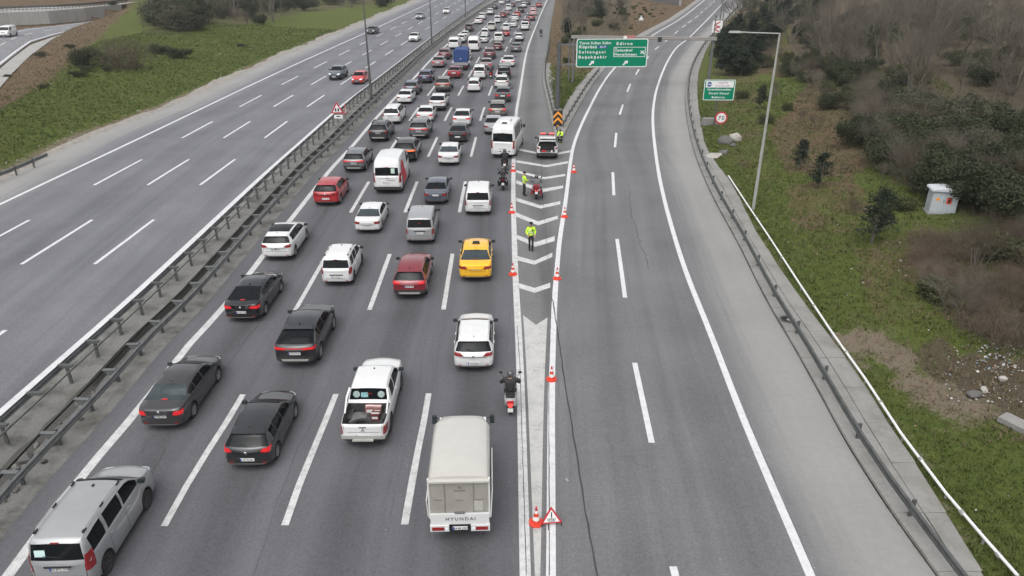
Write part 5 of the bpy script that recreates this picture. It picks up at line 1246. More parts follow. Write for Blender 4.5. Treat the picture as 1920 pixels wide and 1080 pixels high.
ts = MB().box((0, 2.05, 1.52), (.42, .2, .13), None, 0, .8).build('taxi_sign', M['plastic'], tx, 0); tl_ = link('lettering', text_mesh('TAKSİ', .2, M['white'], .0, .002, 'CENTER', 1.5), tx, loc=(0, 1.62, 1.462), rot=(.02, 0, 0))
car('sedan', 'SEDAN', 'white', (665, 728, 432), 'white sedan ahead of the small white van like car', y0=372, glass='glass_grey')
car('minivan', 'CONN', 'silver', (761, 822, 452), 'silver boxy passenger van with black rear glass ahead of the dark red SUV', 'minivan', y0=383)
car('panel_van', 'KANG', 'white', (872, 922, 399), 'white small van with a two door rear in the right lane ahead of the taxi', 'van', y0=335)
car('sedan', 'SEDAN', 'steel', (795, 845, 378), 'blue grey sedan ahead of the silver boxy van', y0=325)
car('hatchback', 'CLIO', 'red', (587, 654, 381), 'bright red hatchback beside the median rail', y0=331)
vn, TV = car('delivery_van', 'VAN', 'white', (700, 768, 357), 'white high roof delivery van with red panels on its side', 'van', y0=276)
car('suv', 'SUVB', 'grey', (643, 699, 319), 'grey compact SUV with red light bar ahead of the red hatchback', 'SUV', lit=1, y0=271)
car('suv', 'SUVB', 'black', (738, 790, 300), 'black SUV with amber lit rear lamps ahead of the delivery van', 'SUV', lit=3, y0=250)
car('sedan', 'SEDAN', 'white', (821, 866, 306), 'white sedan ahead of the blue grey sedan', y0=262, glass='glass_grey')
car('minibus', 'BUS', 'white', (921, 981, 292), 'white high minibus at the right edge line beside the police car', 'minibus', y0=221, dh=-.13)
car('suv', 'DUST', 'charcoal', (691, 739, 263), 'black boxy SUV with roof rails by the median rail', 'SUV', y0=218)
car('suv', 'SUVB', 'grey', (767, 811, 258), 'grey SUV with red tail lights behind a white sedan with red lights', 'SUV', lit=1, y0=212)
car('sedan', 'FAST', 'charcoal', (841, 880, 264), 'dark grey notchback behind a white sedan, left of the minibus', y0=223)
car('minivan', 'LODGY', 'white', (717, 761, 231), 'white people carrier ahead of the black boxy SUV', 'minivan', y0=187)
car('sedan', 'SEDAN', 'white', (781, 819, 227), 'white sedan with red lights directly ahead of the grey SUV', lit=1, y0=190)
car('sedan', 'FAST', 'white', (849, 886, 235), 'white sedan with red lights ahead of the dark grey notchback', lit=1, y0=193)
car('sedan', 'SEDAN', 'silver', (909, 941, 249), 'pale silver sedan half hidden behind the minibus', y0=214, fitw=False)
car('suv', 'SUV', 'bronze', (916, 951, 221), 'grey brown SUV with broad red lights ahead of the pale silver sedan', 'SUV', lit=1, y0=184)
car('suv', 'SUVC', 'white', (804, 842, 206), 'white crossover with a black roof ahead of the white sedan with red lights', 'SUV', y0=168)
car('sedan', 'SEDAN', 'taupe', (928, 959, 190), 'dark sedan with red lights behind an old cream hatchback', lit=1, y0=159)
car('sedan', 'SEDAN', 'white', (744, 780, 193), 'white sedan by the median rail ahead of the people carrier', y0=161)
car('suv', 'SUV', 'steel', (759, 789, 177), 'dark blue grey SUV partly hidden by a white sedan at the median', 'SUV', y0=146, fitw=False)
car('suv', 'SUV', 'navy', (784, 815, 155), 'navy blue SUV near the median rail', 'SUV', y0=126)
car('suv', 'SUVB', 'bronze', (816, 850, 171), 'bronze SUV with a wide red light bar', 'SUV', lit=1, y0=139)
car('minivan', 'LODGY', 'white', (876, 904, 172), 'white and black people carrier behind another in the third lane', 'minivan', y0=139)
car('hatchback', 'HATCH', 'offwhite', (927, 955, 165), 'old cream hatchback with a black bumper behind a black van', y0=136)
car('van', 'TRANS', 'black', (933, 959, 148), 'black van with a pale roof in the right lane', 'van', y0=117)
car('sedan', 'SEDAN', 'darkred', (839, 868, 146), 'dark red sedan right behind the blue tarpaulin truck', lit=1, y0=119)
car('minivan', 'MPV', 'white', (887, 913, 148), 'white minivan beside the red scooter far up the third lane', 'minivan', y0=117)
car('sedan', 'SEDAN', 'rosegrey', (899, 925, 130), 'pinkish grey sedan just ahead of the red scooter', lit=1, y0=104)
car('sedan', 'FAST', 'white', (940, 967, 125), 'white sedan with red lights ahead of the black van', lit=1, y0=100)
car('sedan', 'SEDAN', 'rosegrey', (809, 838, 126), 'pale rose sedan with lit lights at the median, left of the blue tarpaulin truck', lit=1, y0=101)
car('suv', 'SUV', 'maroon', (822, 848, 111), 'maroon SUV at the median just ahead of the pale rose sedan', 'SUV', y0=86)
car('suv', 'SUV', 'maroon', (907, 930, 110), 'maroon SUV with dark rear glass ahead of the pinkish grey sedan', 'SUV', y0=84)
car('van', 'TRANS', 'white', (840, 866, 92), 'white van ahead of the maroon SUV by the median', 'van', y0=66)
car('van', 'VAN', 'white', (877, 902, 96), 'tall white van right of and ahead of the blue tarpaulin truck', 'van', y0=64)
car('sedan', 'SEDAN', 'white', (864, 884, 113), 'white car mostly hidden by the blue tarpaulin truck', y0=92, fitw=False)
car('suv', 'JEEP', 'taupe', (872, 889, 59), 'dark boxy jeep far up the median lane', 'SUV', y0=40)
car('hatchback', 'HATCH', 'white', (865, 881, 71), 'white hatchback right behind the dark boxy jeep', y0=52)
car('suv', 'SUV', 'white', (855, 876, 81), 'white SUV behind a white hatchback, just ahead of the white van by the median', 'SUV', y0=59)
car('pickup_truck', 'PICK', 'cream', (912, 932, 58), 'cream light truck with an open bed far up the second lane', 'pickup', y0=34, emblem=None)
car('minivan', 'MPV', 'white', (902, 918, 69), 'white minivan behind the cream light truck', 'minivan', y0=49)
car('sedan', 'SEDAN', 'white', (899, 915, 80), 'white sedan right beside the tall white van', y0=61)
car('minivan', 'CONN', 'offwhite', (926, 945, 79), 'pale grey utility van behind a red car in the third lane', 'van', y0=58)
car('hatchback', 'GOLF', 'maroon', (924, 943, 94), 'maroon hatchback right behind the pale grey utility van', y0=74)
car('sedan', 'FAST', 'grey', (958, 978, 97), 'grey sedan in the right lane far ahead of the black van', y0=76)
car('suv', 'SUV', 'white', (965, 982, 77), 'white SUV in the right lane ahead of the grey sedan', 'SUV', y0=56)
car('van', 'KANG', 'white', (942, 957, 58), 'white van with twin rear windows in the third lane', 'van', y0=41)
car('hatchback', 'CLIO', 'red', (942, 956, 68), 'red hatchback right behind the white van with twin rear windows', lit=1, y0=51)
car('sedan', 'SEDAN', 'white', (955, 970, 51), 'white sedan with a pale trunk ahead right of the white van with twin windows', y0=34)
car('pickup_truck', 'PICK', 'white', (976, 993, 57), 'white truck like car with a dark bumper in the right lane', 'pickup', y0=39, emblem=None)
car('hatchback', 'CLIO', 'red', (979, 995, 48), 'red hatchback ahead of the white truck like car in the right lane', lit=1, y0=32)
car('sedan', 'SEDAN', 'white', (888, 907, 45), 'white sedan with red stripes of light ahead of the dark boxy jeep', lit=1, y0=30)
car('suv', 'LODGY', 'white', (897, 912, 37), 'white people carrier at the median far ahead of the cream light truck', 'minivan', y0=21)
car('minivan', 'MPV', 'white', (926, 940, 43), 'white minivan ahead of the cream light truck', 'minivan', y0=25)
car('hatchback', 'CLIO', 'darkred', (936, 951, 33), 'dark red hatchback ahead of the white minivan in the second lane', y0=19)
car('sedan', 'SEDAN', 'rosegrey', (944, 956, 28), 'pinkish sedan right ahead of the dark red hatchback', lit=1, y0=13)
car('sedan', 'FAST', 'white', (957, 975, 39), 'white sedan with a dark rear window behind a bright red car', y0=23)
car('hatchback', 'CLIO', 'brightred', (963, 977, 32), 'bright red car ahead of a white sedan in the third lane', y0=17)
car('suv', 'SUV', 'darkred', (989, 1004, 39), 'dark red SUV in the right lane behind two pink tinted cars', 'SUV', y0=22)
car('sedan', 'SEDAN', 'pink', (993, 1007, 29), 'pink tinted sedan ahead of the dark red SUV in the right lane', lit=1, y0=14)
car('sedan', 'SEDAN', 'pink', (993, 1007, 21), 'farther pink tinted sedan, next ahead in the right lane', lit=1, y0=7)
car('van', 'JEEP', 'black', (970, 984, 24), 'black van far up the third lane near the top', 'van', y0=8)
car('suv', 'SUV', 'taupe', (922, 934, 17), 'dark SUV second from the top in the median lane', 'SUV', y0=4)
car('suv', 'SUV', 'white', (911, 928, 28), 'white SUV behind the dark SUV near the top of the median lane', 'SUV', y0=12)
car('minivan', 'MPV', 'white', (948, 960, 20), 'white minivan near the top edge in the second lane', 'minivan', y0=5)
car('sedan', 'SEDAN', 'white', (934, 948, 8), 'white sedan cut by the top edge in the median lane', y0=-8)
car('hatchback', 'CLIO', 'maroon', (956, 967, 13), 'maroon hatchback near the top edge in the second lane', y0=-1)
car('suv', 'SUV', 'white', (976, 988, 15), 'white SUV near the top edge in the third lane', 'SUV', y0=0)
car('sedan', 'SEDAN', 'charcoal', (984, 995, 9), 'charcoal sedan near the top edge beside the white SUV', y0=-4)
car('suv', 'SUV', 'red', (1005, 1016, 14), 'red SUV at the top edge in the right lane', 'SUV', lit=1, y0=-2)
car('sedan', 'SEDAN', 'white', (967, 978, 4), 'white sedan touching the top edge in the third lane', y0=-9)
car('hatchback', 'HATCH', 'grey', (946, 957, 4), 'grey hatchback touching the top edge in the second lane', y0=-9)
# the free oncoming carriageway
G2 = 'cars driving towards the camera on the free carriageway'
car('suv', 'SUV', 'steel', (616, 653, 149), 'dark blue grey SUV coming towards the camera beside the red hatchback', 'SUV', 0, G2, .5, True, y0=121)
car('hatchback', 'CLIO', 'brightred', (659, 692, 157), 'bright red hatchback coming towards the camera by the lamp post', 'car', 0, G2, .5, True, y0=129)
car('sedan', 'SEDAN', 'charcoal', (687, 712, 64), 'dark sedan coming towards the camera in the outer lane beside the grass', 'car', 0, G2, .5, True, y0=46)
car('sedan', 'SEDAN', 'white', (766, 790, 78), 'white sedan coming towards the camera near the median', 'car', 0, G2, .5, True, y0=58)
car('sedan', 'SEDAN', 'silver', (778, 798, 36), 'silver grey sedan coming towards the camera far up the free carriageway', 'car', 0, G2, .5, True, y0=21)
car('sedan', 'SEDAN', 'white', (829, 847, 26), 'farthest white sedan coming towards the camera near the top', 'car', 0, G2, .5, True, y0=10)
P__, T__, pts__ = kit('TRANS')
p = at(26, 66); rt = empty('van', p, radians(-140) + pi * .02, 'white van coming along the lower road far left', 'van'); rt.scale = (1.12, 1.0, 1.12); put(P__, rt, {'body': PAINT['white'], 'mirror': M['plastic'], 'headlight': M['headlamp']}, NEAR_ONLY - {'grille', 'headlight', 'front_plate'})
rt.rotation_euler = (0, 0, pi + .2)

# red livery on the delivery van's right side and its door print
lv = MB()
B_ = make_body(TYPES['VAN'])
def side_patch(B, pts, s_=1, off=.004):
    o = []
    for y, z in pts:
        h = B.bvh.ray_cast(Vector((s_ * 3, y, z)), Vector((-s_, 0, 0))); o.append((h[0] if h[0] is not None else Vector((s_ * B.T['W'] / 2, y, z))) + Vector((s_ * off, 0, 0)))
    return o
for s_ in (1, -1):
    for z0_, z1_ in ((.5, .8), (.8, 1.1), (1.1, 1.4), (1.4, 1.7), (1.7, 1.95), (1.95, 2.15)):
        lf = lambda z: .45 + .35 * sin(z * 2.2) ** 2; rt_ = lambda z: 1.35 + .75 * (2.3 - z)
        for q in range(4):
            yy = lambda z, t: lf(z) + (rt_(z) - lf(z)) * t / 4
            lv.add(side_patch(B_, [(yy(z0_, q), z0_), (yy(z0_, q + 1), z0_), (yy(z1_, q + 1), z1_), (yy(z1_, q), z1_)], s_, .018), [(0, 1, 2, 3)])
lv.build('red_livery', simple('livery_red', (.48, .02, .03), .4, var=.08), vn, 30)
MB().box((.30, -.002, 1.0), (.5, .012, .07)).build('door_print', simple('grey_print', (.3, .3, .3), .6, var=0), vn, 0); MB().prism([(-.05, 0), (.12, .04), (0, .14)], XZ, -.02, -.008).build('arrow_print', M['sign_red'], vn, 0, loc=(.06, 0, 1.14))
MB().box((0, -.006, .95), (.016, .012, 1.0)).build('door_seam', M['gap'], vn, 0)
MB().box((0, .01, .46), (1.86, .12, .22)).build('bumper', M['plastic'], vn, 0)
ps_ = MB().box((.42, .07, 1.66), (.26, .008, .34), Matrix.Rotation(radians(-8), 3, 'X')).build('paper_sheet', simple('paper_green', (.42, .55, .46), .6, var=.2), vn, 0)

# load in the pickup bed, rear window stickers
def in_bed(pk_, x, y, z): return Matrix.Translation(pk_.location) @ Matrix.Rotation(pk_.rotation_euler.z, 4, 'Z') @ Vector((x, y, z))
M['box_print'] = simple('printed_carton', (.26, .12, .115), .7, var=.5, scale=16); M['box_red'] = simple('dark_red_carton', (.12, .03, .03), .7, var=.4)
for x, y, z, d_, mt, lb in ((.05, 1.22, .80, (.32, .26, .34), 'box_print', 'red printed carton at the front of the pickup bed, left one'), (.33, 1.20, .80, (.28, .26, .34), 'box_print', 'red printed carton at the front of the pickup bed, right one'), (.30, .86, .76, (.30, .26, .26), 'box_red', 'dark red carton standing alone mid pickup bed')):
    q = in_bed(pk, x, y, z - d_[2] / 2 + .0); o_ = empty('carton', q - Vector((0, 0, 0)), pk.rotation_euler.z + R.uniform(-.1, .1), lb, 'box'); MB().box((0, 0, d_[2] / 2), d_).build('box', M[mt], o_, 0); MB().box((0, 0, d_[2] + .002), (d_[0], .05, .004)).build('tape', M['white'], o_, 0); MB().box((0, -d_[1] / 2 - .003, d_[2] * .55), (d_[0] * .7, .004, d_[2] * .35)).build('label', M['white'], o_, 0)
q = in_bed(pk, -.15, .42, .63); o_ = MB().lathe([(.2, 0), (.32, .0), (.34, .06), (.32, .13), (.2, .13)], 18, closed=True).build('spare_tyre', M['tyre'], None, 40, loc=q); tag(o_, 'loose tyre lying in the pickup bed by the tailgate', 'tyre')
q = in_bed(pk, -.35, .95, .63); me = rock(77, .38, .32, .16); me.materials.append(simple('tarp_grey', (.11, .11, .105), .85, var=.4)); o_ = link('dust_sheet', me, loc=q); tag(o_, 'crumpled grey dust sheet in the pickup bed', 'sheet')
for x, c_ in ((-.50, (.3, .37, .36)), (.48, (.3, .37, .36))): MB().lathe([(.14, 0), (.14, .006)], 18, Matrix.Translation((x, 1.612, 1.40)) @ Matrix.Rotation(radians(78), 4, 'X')).build('window_sticker', simple('sticker', c_, .6, var=.4, scale=30), pk, 0)
MB().box((-.18, 1.60, 1.38), (.28, .01, .2), Matrix.Rotation(radians(-12), 3, 'X')).build('window_sticker', simple('sticker_teal', (.2, .4, .42), .6, var=.5, scale=20), pk, 0)
em = MB()
for a in (0, 120, 240): em.prism([(0, 0), (.028, .045), (0, .09), (-.028, .045)], lambda u, v, d, a=a: tuple(Matrix.Rotation(radians(a), 3, 'Y') @ Vector((u, d, v))), -.006, .006)
em.build('emblem', M['chrome'], pk, 0, loc=(0, -.012, .84)); MB().box((0, -.015, .97), (.26, .02, .035)).build('tailgate_handle', M['plastic'], pk, 0)

# ------------------------------------------------------------------ light box truck
def box_truck(box, label, tarp=False):
    W_, L_, z1 = (1.78, 4.25, 2.42) if not tarp else (2.1, 5.6, 3.0)
    pts_ = np.array([(sx * W_ / 2, y, z) for sx in (-1, 1) for y, z in ((0, .45), (0, z1), (L_, .6), (3.3, z1))] + [(sx * W_ * .42, 1.0, 0) for sx in (-1, 1)])
    p, a, bb = fit(pts_, box[:3], 0); FITLOG.append((label[:20], 'w', bb[1] - bb[0], box[1] - box[0], 'y0', bb[2], box[3]))
    t = empty('box_truck', p, a, label, 'truck', G1)
    zc = .95
    ch = MB(); ch.box((0, L_ / 2 - .1, .62), (1.1, L_ - .6, .16)); ch.box((0, .15, .5), (1.5, .12, .14)); ch.build('chassis', M['plastic'], t, 0)
    tw, rw = wheel_mesh(.31, True)
    for y in (1.0, L_ - 1.0):
        for s_ in (1, -1): o_ = link('wheel', tw, t, loc=(s_ * (W_ / 2 - .22), y, .31), rot=(0, 0, 0 if s_ > 0 else pi)); link('rim', rw, o_)
    # cab
    hw = W_ / 2 - .12; c0 = L_ - 1.55
    cb_ = MB(); prof = [(c0, .5), (L_ - .05, .5), (L_, .8), (L_ - .02, 1.15), (L_ - .45, 1.80), (L_ - .62, 1.92), (c0, 1.95)]
    rings = [[(x, y, z) for y, z in prof] for x in (-hw, hw)]
    ins = [[(x * .88, y + (-.04 if y > c0 + .5 else 0), z - (.05 if z > 1.5 else 0)) for y, z in prof] for x in (-hw, hw)]
    cb_.loft([ [(x * 1.0, y, z) for y, z in prof] for x in (-hw, -hw * .5, hw * .5, hw)])
    cab = cb_.build('cab', PAINT['white'], t, 30)
    MB().prism([(-hw * .86, 0), (hw * .86, 0), (hw * .78, 1), (-hw * .78, 1)], lambda u, v, d: (u, L_ - .075 - .34 * v + d, 1.22 + v * .52), -.01, .02).build('windscreen', M['glass'], t, 0)
    for s_ in (1, -1):
        MB().box((s_ * hw, c0 + .72, 1.45), (.012, .7, .5)).build('side_window', M['glass'], t, 0)
        mr = MB().box((s_ * (hw + .20), L_ - .42, 1.70), (.16, .10, .30), None, 0, .9).build('mirror', M['plastic'], t, 0); MB().box((s_ * (hw + .20), L_ - .475, 1.70), (.12, .008, .24)).build('mirror_glass', M['glass_grey'], mr, 0); MB().tube([(s_ * hw, L_ - .4, 1.72), (s_ * (hw + .2), L_ - .4, 1.74)], .018, 5).build('mirror_arm', M['plastic'], mr)
    # box body
    b0, b1 = .05, c0 - .05
    sec = [(-W_/2, zc), (W_/2, zc), (W_/2, z1 - .16), (W_/2 - .05, z1 - .06), (W_/2 - .14, z1 - .01), (W_/4, z1 + .02), (0, z1 + .03), (-W_/4, z1 + .02), (-W_/2 + .14, z1 - .01), (-W_/2 + .05, z1 - .06), (-W_/2, z1 - .16)]
    n_ = 2 if not tarp else 14
    rg_ = []
    for q_ in range(n_):
        y = b0 + (b1 - b0) * q_ / (n_ - 1); sag = (-.05 * abs(sin(q_ * pi / 3.2)) if tarp else 0)
        rg_.append([(x * (1 + (R.uniform(-.008, .008) if tarp else 0)), y, z + (sag if z > 2 else 0)) for x, z in sec])
    if not tarp: rg_.append([(x * .80, b1 + .62, zc + (z - zc) * (.86 if z > 1.5 else 1) ) for x, z in sec])
    mat = M['tarp_blue'] if tarp else PAINT['cream']
    bd = MB().loft(rg_).build('cargo_box', mat, t, 40)
    if not tarp:
        # rear frame, translucent door sheet, tailgate, lamps
        f_ = MB(); w2 = W_ / 2 - .015
        for s_ in (1, -1): f_.box((s_ * w2, .03, 1.66), (.05, .06, 1.45))
        f_.box((0, .028, z1 - .17), (W_ - .05, .06, .05)); f_.build('rear_frame', PAINT['offwhite'], t, 0)
        MB().box((0, -.01, z1 - .10), (W_ - .02, .12, .05)).build('roof_lip', PAINT['cream'], t, 0)
        dr = MB(); dr.box((0, .035, 1.69), (W_ - .16, .02, 1.10)); sheet = dr.build('door_sheet', M['sheet'], t, 0)
        for x in (-.42, .42): MB().box((x, .018, 1.69), (.025, .02, 1.09)).build('sheet_seam', M['sheet_dark'], sheet, 0)
        for x, zz in ((-.62, 1.62), (0, 1.60), (.60, 1.62)): MB().box((x, .016, zz), (.22, .02, .03)).build('strap', M['sheet_dark'], sheet, 0)
        MB().box((.56, .014, 1.38), (.26, .02, .34)).build('sheet_patch', M['sheet_pale'], sheet, 0)
        MB().lathe([(.05, 0), (.05, .01)], 10, Matrix.Translation((.02, .022, 2.06)) @ RM).build('print_mark', M['sheet_dark'], sheet, 0); MB().box((.02, .018, 1.95), (.32, .014, .045)).build('print_line', M['sheet_dark'], sheet, 0)
        for s_, ln in ((1, 2.0), (-1, .9)): MB().box((s_ * (W_/2 + .045), .02 + ln / 2, 1.42 if s_ > 0 else 1.3), (.03, ln, .95 if s_ > 0 else .62), Matrix.Rotation(s_ * .05, 3, 'Y')).build('side_flap', PAINT['offwhite'], t, 0)
        MB().box((0, .0, .92), (W_ - .06, .07, .38)).build('tailgate', PAINT['white'], t, 0)
        tg = [o for o in t.children if o.name.startswith('tailgate')][0]
        link('lettering', text_mesh('HYUNDAI', .165, simple('grey_letters', (.06, .06, .06), .6, var=0), .002, .003, 'CENTER', 1.3), tg, loc=(.02, -.038, .88), rot=UPR)
        MB().box((0, -.012, 1.155), (.3, .06, .03)).build('latch', M['galv'], tg, 0)
        for s_ in (1, -1):
            hs_ = MB().box((s_ * .60, -.02, .61), (.56, .12, .22)).build('lamp_housing', PAINT['white'], t, 0)
            MB().box((s_ * .64, -.085, .61), (.36, .02, .12)).build('tail_light', M['red_off'], hs_, 0); MB().lathe([(.055, 0), (.05, .012)], 12, Matrix.Translation((s_ * .40, -.08, .60)) @ RM).build('reverse_light', M['headlamp'], hs_, 0)
        nm, me, loc, rot, ch_ = plate_parts(-.03, .58, 0, 1, .44); put([(nm, me, loc, rot, ch_)], t, {})
    else:
        MB().box((0, .03, zc + .05), (W_ + .02, .08, .42)).build('tailgate', PAINT['silver'], t, 0)
        for s_ in (1, -1): MB().box((s_ * .75, .0, .62), (.34, .06, .12)).build('tail_light', M['red_off'], t, 0); MB().box((s_ * (W_/2 + .005), (b0 + b1) / 2, zc + .05), (.04, b1 - b0, .42)).build('side_board', PAINT['silver'], t, 0)
        put([plate_parts(-.03, .6, 0, 2)], t, {}, NEAR_ONLY); MB().box((.02, .03, 1.72), (.16, .02, .09)).build('tarp_patch', M['white'], t, 0)
    return t
M['tarp_blue'] = simple('blue_tarpaulin', (.014, .045, .16), .6, var=.35, scale=3, bump=.4)
M['sheet'] = simple('translucent_sheet', (.30, .285, .255), .35, var=.12, scale=2); M['sheet_dark'] = simple('sheet_trim', (.19, .18, .165), .6, var=.1); M['sheet_pale'] = simple('sheet_patch', (.40, .39, .36), .5, var=.1)
box_truck((799, 921, 996, 776), 'cream box truck with HYUNDAI lettering on its white tailgate')
box_truck((846, 886, 131, 86), 'truck with a deep blue tarpaulin cover far up the second lane', True)

# ------------------------------------------------------------------ police car with open tailgate
T_ = dict(SUV); T_['L'] = 4.4
B_ = make_body(T_); p, a, bb = fit(np.array(B_.v)[::3].tolist() + [(s_ * .85, .86, 0) for s_ in (1, -1)], (1005, 1047, 295), 0, False, -.02)
pc = empty('police_car', p, a, 'white police SUV parked on the gore with its tailgate open and red roof lights lit', 'police car')
P, T, _x = kit('SUV'); put(P, pc, {'body': PAINT['white'], 'spoiler': PAINT['white'], 'mirror': M['plastic'], 'door_handle': PAINT['white'], 'rear_window': M['gap']}, NEAR_ONLY | {'rear_window', 'number_plate', 'light_bar', 'stop_lamp', 'spoiler', 'wiper', 'tail_light'})
op = MB(); op.add([(-.64, -.02, .72), (.64, -.02, .72), (.60, .06, 1.06), (.55, .44, 1.50), (-.55, .44, 1.50), (-.60, .06, 1.06)], [(0, 1, 2, 3, 4, 5)])
op.v = [(x, y - .135, z + .012) for x, y, z in op.v]; op.build('boot_opening', M['gap'], pc, 0)
for x, z, d_, mt in ((-.3, .80, (.34, .06, .16), 'sign_red'), (.05, .78, (.3, .05, .12), 'stone_dark'), (.38, .80, (.12, .05, .16), 'white'), (-.1, 1.0, (.5, .05, .18), 'plastic')): MB().box((x, -.17 if z < .9 else -.06, z), d_).build('boot_load', M[mt], pc, 0)
tgd = MB(); tgd.add([(-.62, .36, 1.57), (.62, .36, 1.57), (.66, -.62, 1.98), (-.66, -.62, 1.98), (-.62, .38, 1.61), (.62, .38, 1.61), (.66, -.59, 2.05), (-.66, -.59, 2.05)], [(3, 2, 1, 0), (4, 5, 6, 7), (0, 1, 5, 4), (1, 2, 6, 5), (2, 3, 7, 6), (3, 0, 4, 7)])
tgd.build('tailgate', PAINT['white'], pc, 0)
lbx = MB().box((0, 1.9, 1.74), (1.2, .3, .1)).build('light_bar', M['plastic'], pc, 0)
for x in (-.36, .36): MB().box((x, 1.9, 1.80), (.46, .28, .09)).build('beacon', M['red_hot'], lbx, 0)
for s_ in (1, -1): MB().loft([[(s_ * .69, .02, .96), (s_ * .85, .10, .94), (s_ * .86, .12, 1.1), (s_ * .68, .06, 1.08)], [(s_ * .69, -.06, .96), (s_ * .85, .03, .94), (s_ * .86, .05, 1.1), (s_ * .68, -.03, 1.08)]]).build('tail_light', M['red_off'], pc, 0)

# ------------------------------------------------------------------ people (one skinned body each, clothes as children)
def skin_mesh(name, J, edges, mat, root, sub=1):
    ks = list(J); me = bpy.data.meshes.new(name); me.from_pydata([J[k_][0] for k_ in ks], [(ks.index(a), ks.index(b)) for a, b in edges], [])
    o = bpy.data.objects.new(name, me); COL.objects.link(o)
    o.modifiers.new('skin', 'SKIN'); sv = me.skin_vertices[0].data
    for i, k_ in enumerate(ks):
        r_ = J[k_][1]; sv[i].radius = r_ if isinstance(r_, tuple) else (r_, r_); sv[i].use_root = (k_ == root)
    o.modifiers.new('sub', 'SUBSURF').levels = sub
    bpy.context.view_layer.update(); m2 = bpy.data.meshes.new_from_object(o.evaluated_get(bpy.context.evaluated_depsgraph_get())); m2.name = name
    bpy.data.objects.remove(o); bpy.data.meshes.remove(me)
    m2.materials.clear(); m2.materials.append(mat); m2.polygons.foreach_set('use_smooth', [True] * len(m2.polygons)); return m2
STAND = dict(pel=(0, 0, .95), sp=(0, .01, 1.15), ch=(0, .0, 1.36), nk=(0, .0, 1.50), jaw=(0, .03, 1.58), hd=(0, .015, 1.665), top=(0, 0, 1.735),
    hl=(-.09, 0, .92), kl=(-.10, .03, .50), al=(-.11, -.02, .09), tl=(-.13, .17, .04), hr=(.09, 0, .92), kr=(.10, .03, .50), ar=(.11, -.02, .09), tr=(.13, .17, .04),
    sl=(-.185, 0, 1.43), el=(-.25, -.03, 1.16), wl=(-.25, .07, .92), sr=(.185, 0, 1.43), er=(.25, -.03, 1.16), wr=(.25, .07, .92))
